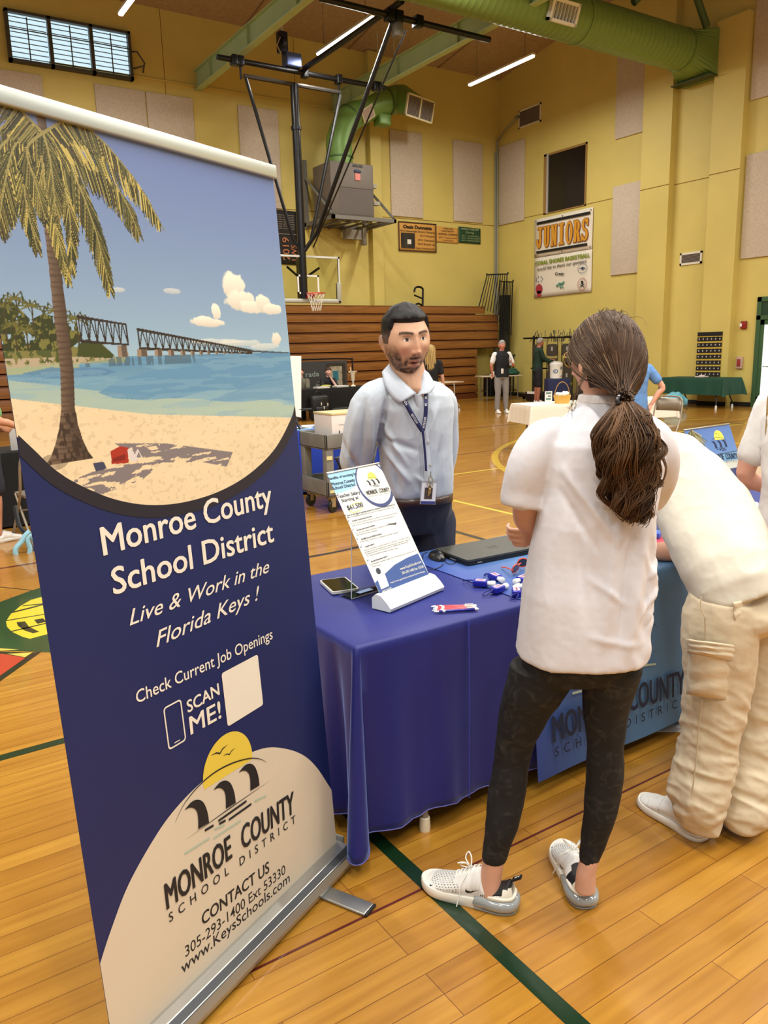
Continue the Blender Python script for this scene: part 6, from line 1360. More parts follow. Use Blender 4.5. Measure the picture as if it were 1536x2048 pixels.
# drinks cooler on a navy covered stand
p = on(1112, 757, 2, .76); cs = wthing('covered_stand', (p.x, p.y, 0), 'small stand draped in navy cloth under the drinks cooler', 'table')
dv = Vector((CR.x, CR.y, 0)).normalized(); fv = Vector((CF.x, CF.y, 0)).normalized(); Fc = frame((p.x, p.y, 0), dv, fv)
g = MB(); g.bevbox((-.25, -.18, .0), (.35, .35, .755), .02, Fc); part(g, 'drape', mat('drape_navy', (26, 34, 74), .7, bump=.4, bscale=4), cs)
cw = wthing('drinks_cooler', (p.x, p.y, .76), 'white drinks cooler with a round blue logo and spigot', 'cooler')
g = MB(); g.lathe([(.145, .757), (.16, .77), (.168, 1.10), (.175, 1.12), (.175, 1.16), (.15, 1.18), (.14, 1.20)], 28, Fc); part(g, 'cooler_body', M_WHT, cw)
g = MB(); 
for k in range(24):
    a0_, a1_ = 2*math.pi*k/24, 2*math.pi*(k+1)/24
    def q_(a, r): x = -.05+r*math.cos(a); z = .96+r*math.sin(a)*.9; return (x, -math.sqrt(max(.172**2-x*x, 0))-.001, z)
    g.add([q_(a0_, .042), q_(a0_, .060), q_(a1_, .060), q_(a1_, .042)], [(0, 1, 2, 3)], Fc)
put_text(g, 'BSC', Fc @ frame((-.08, -.172, .945), (1, .28, 0), (0, 0, 1)), (0, 0), (.055, 0), .03, .02); part(g, 'round_logo', mat('cooler_blue', (60, 100, 150), .5), cw)
g = MB(); g.box((.09, -.165, 1.0), (.12, -.13, 1.08), Fc); g.tube([Fc @ Vector((.1, -.16, .83)), Fc @ Vector((.1, -.2, .83))], .015, 8); part(g, 'spigot', mat('spigot_grey', (90, 90, 92), .5), cw)
g = MB(); g.tube(smooth_pts([Fc @ Vector((-.17, 0, 1.15)), Fc @ Vector((-.1, -.14, 1.215)), Fc @ Vector((.1, -.14, 1.2)), Fc @ Vector((.17, 0, 1.15))], 4), .01, 6); part(g, 'handle', mat('cooler_handle', (180, 180, 176), .4), cw)

# white clothed table with sign and basket
wt = wthing('white_cloth_table', (9.6, 8.7, 0), 'table with white cloth in the middle of the hall beyond the ponytailed person', 'table')
Fw = frame((8.42, 8.80, 0), (.958, -.287, 0), (.287, .958, 0))
vs, fs, _, _ = drape(0, 2.62, 0, .72, .752, .28, flare=.03, ear=.05, n_side=24, n_cor=8, nd=8); g = MB(); g.add(vs, fs, Fw, True); part(g, 'tablecloth', mat('cloth_white', (232, 224, 208), .75), wt)
g = MB(); g.box((.02, .02, .70), (2.6, .7, .735), Fw); part(g, 'tabletop', M_WHT, wt)
for x in (.25, 2.35):
    for y in (.1, .62): g = MB(); g.tube([Fw @ Vector((x, y, 0)), Fw @ Vector((x, y, .7))], .014, 8); part(g, 'leg', M_GRY, wt)
p = Fw @ Vector((.36, .12, .753)); o = wthing('sign_card', tuple(p), 'upright white card with green and grey blocks on the white table', 'sign')
Fs = frame(p, dv, (0, 0, 1)); g = MB(); g.box((-.055, 0, -.004), (.055, .20, .004), Fs); g.box((-.07, 0, -.04), (.07, .006, .05), Fs); part(g, 'card', M_WHT, o)
g = MB(); g.box((-.04, .16, .004), (.04, .185, .006), Fs); g.box((-.01, .115, .004), (.035, .135, .006), Fs); g.box((-.04, .07, .004), (.035, .095, .006), Fs); part(g, 'printed_block', mat('block_green', (90, 124, 112), .5), o)
p = Fw @ Vector((.64, .2, .753)); o = wthing('gift_basket', tuple(p), 'yellow basket filled with white wrapped items on the white table', 'basket')
g = MB(); g.lathe([(.11, 0), (.13, .10), (.135, .125), (.12, .12)], 24, T(p)); part(g, 'basket', mat('basket_yellow', (222, 176, 84), .6, bump=.4, bscale=60), o)
g = MB(); g.tube(smooth_pts([p+dv*-.13+Vector((0, 0, .1)), p+dv*-.08+Vector((0, 0, .27)), p+dv*.0+Vector((0, 0, .33)), p+dv*.08+Vector((0, 0, .27)), p+dv*.13+Vector((0, 0, .1))], 5), .006, 6); part(g, 'handle', mat('basket_handle', (176, 130, 60), .6), o)
g = MB()
for k in range(9): a = k*2.4; g.ell(p+Vector((.07*math.cos(a), .07*math.sin(a), .13+.01*(k % 3))), (.04, .04, .035), n=10, m=6)
part(g, 'wrapped_item', M_WHT, o)
# green cloth table under the pocket chart
gt = wthing('green_cloth_table', (17.7, 12.4, 0), 'table with dark green cloth standing against the side wall', 'table')
vs, fs, _, _ = drape(17.32, 18.08, 11.5, 13.32, .75, .40, flare=.05, ear=.12, n_side=28, n_cor=10, nd=8); g = MB(); g.add(vs, fs, None, True); part(g, 'tablecloth', mat('cloth_green', (18, 66, 48), .7), gt)
g = MB(); g.box((17.34, 11.52, .70), (18.06, 13.3, .735)); part(g, 'tabletop', M_WHT, gt)
for y in (11.75, 13.05):
    g = MB(); g.tube([(17.42, y, .70), (17.42, y, .3), (17.36, y-.06, .14), (17.36, y-.06, 0)], .016, 6); part(g, 'leg', M_BLKM, gt); g = MB(); g.tube([(17.98, y, .70), (17.98, y, .3), (18.02, y-.06, .14), (18.02, y-.06, 0)], .016, 6); part(g, 'leg', M_BLKM, gt)
    for x in (17.36, 18.02): g = MB(); g.lathe([(.028, 0), (.024, .09)], 8, T((x, y-.06, 0))); part(g, 'foot_cap', M_WHT, gt)
    g = MB(); g.tube(smooth_pts([(17.6, y, .45), (17.7, y-.2 if y > 12 else y+.2, .42), (17.7, y-.45 if y > 12 else y+.45, .68)], 4), .013, 6); part(g, 'brace', M_BLKM, gt)
o = wthing('paper_slips', (17.9, 12.5, .75), 'small pile of white slips on the green cloth', 'papers'); g = MB(); g.box((17.75, 12.35, .752), (17.95, 12.6, .775)); g.box((17.85, 12.45, .775), (17.95, 12.55, .80)); part(g, 'paper', mat('slips', (226, 206, 200), .6), o)
pt = wthing('pocket_chart', (WX, 12.6, .74), 'black numbered pocket chart hanging on the pilaster above the green table', 'wall organizer')
X = PX-.012
g = MB()
g.box((X, 12.23, .76), (PX-.002, 12.95, 1.86)); part(g, 'chart_backing', mat('chart_yellow', (206, 176, 70), .7), pt)
g = MB()
for i in range(7):
    zt = 1.76-i*.148; n = 12
    for j in range(6): a = 12.235+j*.119; g.add([(X-.004, a, zt-.01), (X-.004, a+.119, zt-.01), (X-.012, a+.119, zt-.118), (X-.012, a, zt-.118), (X-.010, a+.06, zt-.018)], [(0, 3, 2, 1, 4)])
g.box((X-.01, 12.23, 1.77), (X-.002, 12.95, 1.87)); part(g, 'pocket', mat('chart_black', (26, 20, 18), .8), pt)
g = MB()
for i in range(7):
    for j in range(6): a = 12.235+j*.119+.045; z = 1.76-i*.148-.085; g.box((X-.016, a, z), (X-.0125, a+.03, z+.036))
part(g, 'number_tag', mat('chart_tag', (190, 184, 176), .7), pt)
def wall_box(name, y, z, w_, h, rgb, lab, cat, ex=None):
    o = wthing(name, (WX, y, z), lab, cat); g = MB(); g.bevbox((WX-.06, y-w_/2, z-h/2), (WX-.001, y+w_/2, z+h/2), .01); m = part(g, 'housing', mat('hb_%s' % name, rgb, .4), o)
    if ex: ex(o)
fa = lambda o: part(MB().bevbox((WX-.075, 11.83, 1.97), (WX-.06, 11.89, 2.05), .005), 'strobe_lens', mat('strobe_white', (236, 232, 226), .2), o)
wall_box('fire_alarm', 11.80, 2.01, .15, .19, (140, 34, 30), 'red fire alarm with white strobe beside the green door', 'alarm', fa)
wall_box('pull_station', 11.85, 1.09, .17, .30, (190, 160, 140), 'framed red pull station under the fire alarm', 'alarm', lambda o: part(MB().bevbox((WX-.075, 11.81, 1.0), (WX-.06, 11.9, 1.18), .005), 'pull_handle', mat('pull_red', (150, 50, 50), .4), o))
# bags under the green table
o = wthing('blue_bag', tuple(on(1368, 795, 2, .3)), 'light blue plastic bag bundle beside the white cloth table', 'bag'); p = on(1340, 800, 0, 16.6)
g = MB(); c = on(1340, 806, 2, .14); 
for k in range(5): g.ell(c+Vector((rnd.uniform(-.1, .1), rnd.uniform(-.35, .35), .02+.1*rnd.random())), (.2, .2, .16), n=12, m=8)
fuse(g, 'bag_bundle', mat('bag_cyan', (110, 182, 202), .35, bump=.5, bscale=18), o, .03, 3, fn=lambda co, n: co+n*(fbm(co, 7.)*.05)[:, None])
# folding chair with a coat beside the white table
def folding_chair(loc, rz, lab, col=(150, 138, 120), group='folding chairs standing in the hall'):
    m = mat('chair_%d' % col[0], col, .4, .35); o = thing('folding_chair', loc, lab, 'chair', rz, group)
    g = MB()
    for s in (-1, 1): g.tube(smooth_pts([(s*.21, .30, 0), (s*.21, -.08, .42), (s*.21, -.20, .72), (s*.19, -.22, .82)], 5), .0125, 8)
    g.tube(smooth_pts([(-.19, -.22, .82), (-.12, -.225, .865), (.12, -.225, .865), (.19, -.22, .82)], 5), .0125, 8); part(g, 'front_frame', m, o)
    for s in (-1, 1): g = MB(); g.tube([(s*.185, -.25, 0), (s*.185, .12, .44)], .0115, 8); part(g, 'leg', m, o)
    g = MB(); g.prism(rrect(-.185, -.17, .185, .18, .04), .43, .452); part(g, 'seat', m, o)
    g = MB(); vs = []; fs = []
    for i in range(9):
        f = i/8; x = -.195+.39*f; y = -.215-.03*math.sin(math.pi*f); vs += [(x, y+.012, .66), (x, y-.012, .84)]
    g.add(vs, [(2*i, 2*i+2, 2*i+3, 2*i+1) for i in range(8)], None, True); b = part(g, 'backrest', m, o); md = b.modifiers.new('s', 'SOLIDIFY'); md.thickness = .01
    g = MB(); g.tube([(-.185, .0, .3), (.185, .0, .3)], .008, 6); g.tube([(-.185, -.18, .08), (.185, -.18, .08)], .008, 6); part(g, 'cross_bar', m, o)
    return o
folding_chair((9.62, 7.35, 0), R_(100), 'beige folding chair side-on at the end of the white cloth table')
folding_chair((1.22, 7.72, 0), R_(8), 'beige folding chair at the edge of the big banner with a strap hanging from it')
folding_chair((4.62, 7.72, 0), R_(120), 'grey folding chair standing in front of the blue cloth', (96, 94, 90))
o = wthing('blue_strap', (.9, 7.06, 0), 'light blue and black lanyard strap looped down to the floor from the chair', 'strap')
g = MB(); P = smooth_pts([on(30, 1012, 1, 7.5), on(38, 1050, 1, 7.4), on(52, 1068, 1, 7.3)], 5); g.tube(P, .02, 6); part(g, 'black_strap', M_BLK, o)
g = MB(); P = smooth_pts([on(u, v, 1, 7.25) for u, v in ((60, 1062), (50, 1072), (42, 1085), (32, 1097), (32, 1110), (42, 1117), (56, 1112), (60, 1098), (55, 1080), (62, 1070), (70, 1082))], 5); g.tube(P, .022, 8); part(g, 'blue_loop', mat('strap_cyan', (146, 196, 214), .6), o)
o = wthing('black_cloth_desk', (1.2, 8.7, 0), 'table with black cloth behind the beige chair at the edge of the big banner', 'table')
vs, fs, _, _ = drape(.2, 2.0, 8.45, 9.15, .752, .72, flare=.01, ear=.03, n_side=16, n_cor=6, nd=6); g = MB(); g.add(vs, fs, None, True); part(g, 'tablecloth', mat('cloth_black', (14, 13, 13)), o); g = MB(); g.box((.22, 8.47, .70), (1.98, 9.13, .735)); part(g, 'tabletop', M_WHT, o)
g = MB(); a = on(22, 903, 1, 8.6); b = on(50, 845, 1, 8.6); g.bevbox((a.x, 8.58, .757), (a.x+.26, 8.60, b.z), .004); o = g.build('white_panel_sign', mat('panel_grey', (190, 188, 186), .5)); tag(o, 'pale grey upright panel standing on the black cloth desk', 'sign')
# ---------------------------------------------------------------- people: shared builders
HF = Vector((math.sin(R_(32.95)), math.cos(R_(32.95)), 0)); HX = Vector((HF.y, -HF.x, 0)); UPZ = Vector((0, 0, 1))
def pv(u, v, D):
    d = ray(u, v); return EYE+d*(D/HF.dot(d))
def mpp(u, v, D):   # metres per pixel there
    return (pv(u, v, D)-EYE).dot(CF)/FPX
M_SKIN = vmat('skin', .5, bump=.05, bscale=120, spec=.4)
def srgb(c): return np.array(lin(c))
def head_grid(C, fwd, up, s=1., skin=(214, 164, 136), beard=None, brow=(60, 44, 36), lips=(190, 120, 110), nu=150, nv=110, stub=0., mouth_open=0., female=False, eyes=True, smile=0.):
    """one smooth head as a dense grid; returns verts, faces, linear colours, and the frame matrix"""
    f = Vector(fwd).normalized(); u = Vector(up); u = (u-f*u.dot(f)).normalized(); r = f.cross(u)
    M = Matrix(((r.x, f.x, u.x, C[0]), (r.y, f.y, u.y, C[1]), (r.z, f.z, u.z, C[2]), (0, 0, 0, 1)))
    t = np.linspace(0, 2*np.pi, nu, endpoint=False); ph = t-.42*np.sin(t)        # dense at the front (ph = 0)
    th = np.linspace(.001, np.pi-.001, nv); PH, TH = np.meshgrid(ph, th)
    x = .076*np.sin(TH)*np.sin(PH); y = .096*np.sin(TH)*np.cos(PH); z = .120*np.cos(TH)
    # squarer skull
    k = np.clip(-z/.12, 0, 1)
    x *= (1.07*(1-.25*k**1.8)) if beard is not None else (1-.30*k**1.6 if not female else 1-.36*k**1.5)
    x *= 1+.05*np.exp(-((z-.01)/.05)**2)
    back = y < 0; y = np.where(back, y*(1-.45*k**1.2), y*(1-.10*k**2)); y = np.where(y > 0, y*(1-.10*np.exp(-((z-.12)/.05)**2)), y)
    fr = np.clip(y/.05, 0, 1)*(np.cos(PH) > 0)
    y = np.where(fr > 0, np.minimum(y, .092+0*y), y)
    G = lambda x0, sx, z0, sz: np.exp(-((x-x0)/sx)**2-((z-z0)/sz)**2)
    d = np.zeros_like(x)
    d += .0045*G(0, .05, .040, .010)*1. - .002*G(0, .012, .040, .012)
    for s_ in (-1, 1):
        d -= .0095*G(s_*.031, .017, .019, .012); d += .0035*G(s_*.031, .012, .017, .0065); d += .0045*G(s_*.045, .016, -.010, .016); d -= .004*G(s_*.044, .014, -.052, .022)
        d += .0065*G(s_*.0125, .0065, -.029, .0065)
    d += .010*G(0, .0085, .012, .018)+.0165*G(0, .0095, -.012, .016)+.0175*G(0, .0095, -.026, .0085)
    d -= .002*G(0, .006, -.046, .007)
    lp = .0
    d += (.0068+lp)*G(0, .021, -.0575, .0050)+.0072*G(0, .018, -.0700-mouth_open*.006, .0056)-(.0058+.012*mouth_open)*G(0, .021+.003*mouth_open, -.0635-mouth_open*.003, .0026+.0028*mouth_open)
    d -= .0045*G(0, .022, -.082-mouth_open*.004, .006); d += .0075*G(0, .022, -.101, .013)
    y = y+d*fr
    P = np.stack([x, y, z], -1).reshape(-1, 3)*s
    # colours
    c = np.tile(srgb(skin), (P.shape[0], 1)); X, Y, Z = x.ravel(), y.ravel(), z.ravel(); F = (fr.ravel() > 0)
    def mix(m, rgb, a=1.):
        m = np.clip(m, 0, 1)[:, None]*a; return c*(1-m)+srgb(rgb)*m
    g2 = lambda x0, sx, z0, sz: np.exp(-((X-x0)/sx)**2-((Z-z0)/sz)**2)*F
    c = mix(g2(0, .03, -.02, .02)*.25+g2(.045, .018, -.02, .018)*.3+g2(-.045, .018, -.02, .018)*.3, (206, 120, 100))
    n = fbm(np.stack([X, Y, Z], 1), 90., 3.); n2 = fbm(np.stack([X, Y, Z], 1), 300., 9., 2)
    if beard is not None:
        jaw = np.clip((-.040-Z+.50*np.clip(.048-np.abs(X), -.2, .03)*-1.)/.02, 0, 1)
        side = np.clip((np.abs(X)-(.030+.42*np.clip(Z+.075, 0, 1)))/.008, 0, 1)*np.clip((-Z+.01)/.05, 0, 1)*np.clip((Y+.012)/.02, 0, 1)
        low = np.clip((-.074-Z-.10*np.clip(np.abs(X), 0, .03)+.0)/.010, 0, 1)*np.clip((Y)/.03, 0, 1)
        mus = np.exp(-((X)/.026)**4-((Z+.049)/.0062)**2)*F; gt = np.exp(-((np.abs(X)-.030)/.0075)**2-((Z+.066)/.018)**2)*F
        gap = 1-np.exp(-(X/.012)**2-((Z+.083)/.007)**2)*.6
        m = np.clip(np.maximum.reduce([side*.9, low*1.1, mus*1.25, gt*1.1])*gap, 0, 1)*(.85+.4*n); c = mix(m, beard)
    ml = g2(0, .021, -.0575, .0042)+g2(0, .019, -.0700-mouth_open*.006, .0052); c = mix(np.clip(ml*1.3-.25, 0, 1), lips)
    c = mix(np.clip(g2(0, .0195, -.0635-mouth_open*.003, .0016+.0028*mouth_open)*1.5-.3, 0, 1), (70, 26, 24))
    if mouth_open: c = mix(np.clip(g2(0, .011, -.0605, .0022)*1.6-.5, 0, 1), (214, 200, 186))
    for s_ in (-1, 1):
        bz = .037+.004*np.cos((np.abs(X)-.036)*60)-.10*np.clip(np.abs(X)-.042, 0, 1); b = (np.abs(X-s_*.032) < .0225)*np.clip(1.6-np.abs(Z-bz)/.0042, 0, 1)*F*(.9+.3*n2); c = mix(b, brow)
        if eyes:
            ex, ez = s_*.031, .0175; dx = (X-ex)/.0135; dz = (Z-ez)/.0047; al = np.clip((1-np.abs(dx)**2-np.abs(dz)**2)*2.5, 0, 1)*F
            c = mix(al, (226, 216, 208)); ir = np.clip((1-((X-ex)/.0064)**2-((Z-ez)/.0064)**2)*3, 0, 1)*F*(al > .1); c = mix(ir, (54, 34, 26)); pu = np.clip((1-((X-ex)/.0026)**2-((Z-ez)/.0026)**2)*3, 0, 1)*F; c = mix(pu, (14, 10, 10))
            lid = np.exp(-((Z-ez-.0046*(1-np.clip(dx**2, 0, 1)))/.0014)**2)*(np.abs(dx) < 1.05)*F; c = mix(lid, (46, 30, 26), .9); hood = np.exp(-((Z-ez-.0105)/.0022)**2)*(np.abs(dx) < 1.1)*F; c = mix(hood, (150, 104, 84), .5)
    for s_ in (-1, 1): c = mix(g2(s_*.009, .0042, -.0365, .0028)*1.2, (92, 48, 42))
    W = (np.array(M)[:3, :3] @ P.T).T+np.array(C)
    fs = []
    for i in range(nv-1):
        for j in range(nu): fs.append((i*nu+j, (i+1)*nu+j, (i+1)*nu+(j+1) % nu, i*nu+(j+1) % nu))
    return W, fs, c, M
def ear_into(mb, M, s_, s=1.):
    o = Vector((s_*.074, -.008, .0))*s
    K = M @ Matrix.Translation(o) @ Matrix.Rotation(s_*R_(24), 4, 'Z') @ Matrix.Rotation(R_(8), 4, 'X')
    mb.ell((s_*.004*s, -.002*s, .0), (.009*s, .020*s, .034*s), K); mb.ell((s_*.010*s, -.010*s, .008*s), (.008*s, .013*s, .023*s), K)
def finish_body(root, mb, head, skin, vox=.0045, it=3, ears=True, s=1.):
    """fuse limbs and append the head grid: one body mesh with one skin"""
    W, fs, hc, M = head
    if ears: ear_into(mb, M, -1, s); ear_into(mb, M, 1, s)
    me = bpy.data.meshes.new('tmp'); me.from_pydata(mb.v, [], mb.f); o = bpy.data.objects.new('tmp', me); COL.objects.link(o)
    r = o.modifiers.new('r', 'REMESH'); r.mode = 'VOXEL'; r.voxel_size = vox; sm = o.modifiers.new('s', 'SMOOTH'); sm.iterations = it
    dg = bpy.context.evaluated_depsgraph_get(); m2 = bpy.data.meshes.new_from_object(o.evaluated_get(dg)); bpy.data.objects.remove(o); bpy.data.meshes.remove(me)
    co = arrs(m2); nf = [tuple(p.vertices) for p in m2.polygons]; n0 = len(co); bpy.data.meshes.remove(m2)
    me = bpy.data.meshes.new('body'); me.from_pydata(np.vstack([co, W]).tolist(), [], nf+[tuple(i+n0 for i in f) for f in fs]); me.polygons.foreach_set('use_smooth', [True]*len(me.polygons)); me.update()
    sc = np.tile(srgb(skin), (n0, 1)); sc = sc*(1+.08*fbm(co, 14.)[:, None]); paint(me, np.vstack([sc, hc])); b = link('body', me, M_SKIN, root); b.location = -root.location; return b
def finger(mb, base, dirv, nrm, L, r, curl, sp=0.):
    """three bones bending about the axis across the palm; nrm is the palm's facing direction"""
    d = Vector(dirv).normalized(); ax = d.cross(nrm).normalized(); p = Vector(base); pts = [(p-d*L*.25, r*1.05), (p, r*1.05)]
    for k, fr_ in enumerate((.46, .30, .24)):
        d = (Matrix.Rotation(-curl*(1. if k else .8), 3, ax) @ d).normalized(); q = p+d*L*fr_; pts.append((q, r*(.95-.1*k))); p = q
    mb.limb(pts, n=8, sub=3)
def hand(mb, wrist, d, nrm, side=1, s=1., curl=.5, thumb=.6, spread=.06):
    """d: towards the fingers, nrm: direction the palm faces, side: +1 thumb on the d x nrm side"""
    d = Vector(d).normalized(); nrm = Vector(nrm); nrm = (nrm-d*nrm.dot(d)).normalized(); ac = d.cross(nrm)*side; w_ = Vector(wrist)
    mb.loft([(w_-d*.02*s, .022*s, .017*s, ac, nrm), (w_+d*.015*s, .027*s, .016*s, ac, nrm), (w_+d*.05*s, .037*s, .015*s, ac, nrm), (w_+d*.085*s, .038*s, .013*s, ac, nrm), (w_+d*.094*s, .034*s, .010*s, ac, nrm)], 16)
    for k, (o, L, r) in enumerate(((.028, .074, .0082), (.0095, .082, .0084), (-.0095, .077, .0080), (-.0275, .062, .0072))):
        finger(mb, w_+d*.088*s+ac*o*s, d+ac*spread*(1.5-k), nrm, L*s, r*s, curl*(1+.08*k))
    td = (d*.75+ac*.8+nrm*.25).normalized(); p = w_+d*.022*s+ac*.024*s
    q = p+td*.040*s; td2 = (td*(1-thumb*.4)+d*.35+nrm*thumb).normalized(); q2 = q+td2*.030*s; q3 = q2+(td2+nrm*thumb*.4).normalized()*.024*s
    mb.limb([(p-td*.01*s, .013*s), (q, .0105*s), (q2, .0095*s), (q3, .0078*s)], n=8, sub=3)
def strands(name, S, rad, cols, m, parent, n=3):
    """S: (count, k, 3) hair paths; rad: (k,) ; cols: (count,3) linear"""
    c, k, _ = S.shape; tg = np.gradient(S, axis=1); tg /= np.linalg.norm(tg, axis=2, keepdims=True)+1e-9
    rf = np.array([.31, .52, .79]); a = np.cross(tg, rf); a /= np.linalg.norm(a, axis=2, keepdims=True)+1e-9; b = np.cross(tg, a)
    rings = []
    for q in range(n):
        an = 2*np.pi*q/n; rings.append(S+(a*np.cos(an)+b*np.sin(an))*rad[None, :, None])
    V = np.stack(rings, 2).reshape(-1, 3)
    base = (np.arange(c)*k*n)[:, None, None]+(np.arange(k-1)*n)[None, :, None]; q = np.arange(n)[None, None, :]; q2 = (q+1) % n
    F = np.stack([base+q, base+q2, base+n+q2, base+n+q], -1).reshape(-1, 4)
    me = bpy.data.meshes.new(name); me.vertices.add(len(V)); me.vertices.foreach_set('co', V.astype(np.float32).ravel()); me.loops.add(F.size); me.loops.foreach_set('vertex_index', F.ravel().astype(np.int32)); me.polygons.add(len(F))
    me.polygons.foreach_set('loop_start', np.arange(0, F.size, 4, dtype=np.int32)); me.polygons.foreach_set('loop_total', np.full(len(F), 4, np.int32)); me.update(calc_edges=True); me.polygons.foreach_set('use_smooth', [True]*len(F))
    paint(me, np.repeat(cols, k*n, axis=0)); o = link(name, me, m, parent); o.location = -parent.location if parent.get('_w') else (0, 0, 0); return o
M_HAIR = vmat('hair', .5, spec=.3)
def cap_hair(M, s, rgb, root, front=.055, side=-.02, back=-.07, th=.014, var=.25, name='hair', seed=0., fadeto=None):
    """short hair as a thick shell over the skull, ending at a hairline"""
    nu, nv = 90, 46; vs = []; cols = []; keep = []
    for i in range(nv):
        t = math.pi*.80*i/(nv-1)
        for j in range(nu):
            p = 2*math.pi*j/nu; f = math.cos(p); lim = (front if f > .50 else (side+(front-side)*max(0, (f-.30)/.20) if f > .10 else (side if f > -.1 else back+(side-back)*max(0, (f+.6)/.5) if f > -.6 else back))) if fadeto else (front if f > .55 else (side+(front-side)*max(0, (f+.1)/.65) if f > -.1 else back+(side-back)*max(0, (f+.6)/.5) if f > -.6 else back))
            z = .120*math.cos(t); k = max(0, -z/.12); x = .076*math.sin(t)*math.sin(p)*(1-.3*k**1.6)*(1+.05*math.exp(-((z-.01)/.05)**2)); y = .096*math.sin(t)*math.cos(p); y = y*(1-.45*k**1.2) if y < 0 else y*(1-.10*math.exp(-((z-.12)/.05)**2))
            e = min(1, max(0, (z-lim)/(.010 if fadeto and f > .3 else .022))); tk = 1. if not fadeto else .22+.78*min(1, max(0, (z-.03)/.045)); q = Vector((x, y, z)); nn = Vector((x/.0058, y/.0092, z/.0144)).normalized()
            h = (th*tk*e**.5*(1+.35*max(0, z)/.12)+.003*noise.noise(q*60+Vector((seed, 0, 0))))*e-(.004 if e <= 0 else 0); vs.append(M @ ((q+nn*h)*s)); cols.append((1+var*noise.noise(q*200), 0 if not fadeto else max(0, min(1, (.052-z)/.05)))); keep.append(e > 0)
    fs = [(i*nu+j, (i+1)*nu+j, (i+1)*nu+(j+1) % nu, i*nu+(j+1) % nu) for i in range(nv-1) for j in range(nu) if any(keep[a] for a in (i*nu+j, (i+1)*nu+j, (i+1)*nu+(j+1) % nu, i*nu+(j+1) % nu))]
    g = MB(); g.add(vs, fs, None, True); o = g.build(name, M_HAIR, root); c = srgb(rgb); c2 = srgb(fadeto or rgb); paint(o.data, np.array([(c*(1-w_)+c2*w_)*k for k, w_ in cols])); o.location = -root.location; return o
def cloth_mat(name, rgb, **k): return mat(name, rgb, k.pop('rough', .8), bump=k.pop('bump', .15), bscale=k.pop('bscale', 30), sheen=.1, **k)
def garment(root, name, mb, m, vox=.007, it=8, folds=.006, sc=(9, 9, 3.2), seed=0., fine=.0015, fn=None, cut=None):
    def f(co, n):
        w1 = fbm(co, sc, seed, 2); w2 = fbm(co, tuple(q*2.6 for q in sc), seed+5, 2)
        d = folds*(1-2*np.abs(w1)**.8)+folds*.3*w2+fine*fbm(co, 60., seed, 2)
        out = co+n*d[:, None]
        return fn(out, n) if fn else out
    return fuse(mb, name, m, root, vox, it, .5, fn=f)
def in_poly(X, Z, pts):
    m = np.zeros(X.shape, bool); n = len(pts)
    for i in range(n):
        x0, y0 = pts[i]; x1, y1 = pts[(i+1) % n]
        if y0 == y1: continue
        m ^= ((Z >= min(y0, y1)) & (Z < max(y0, y1))) & (X < x0+(Z-y0)*(x1-x0)/(y1-y0))
    return m
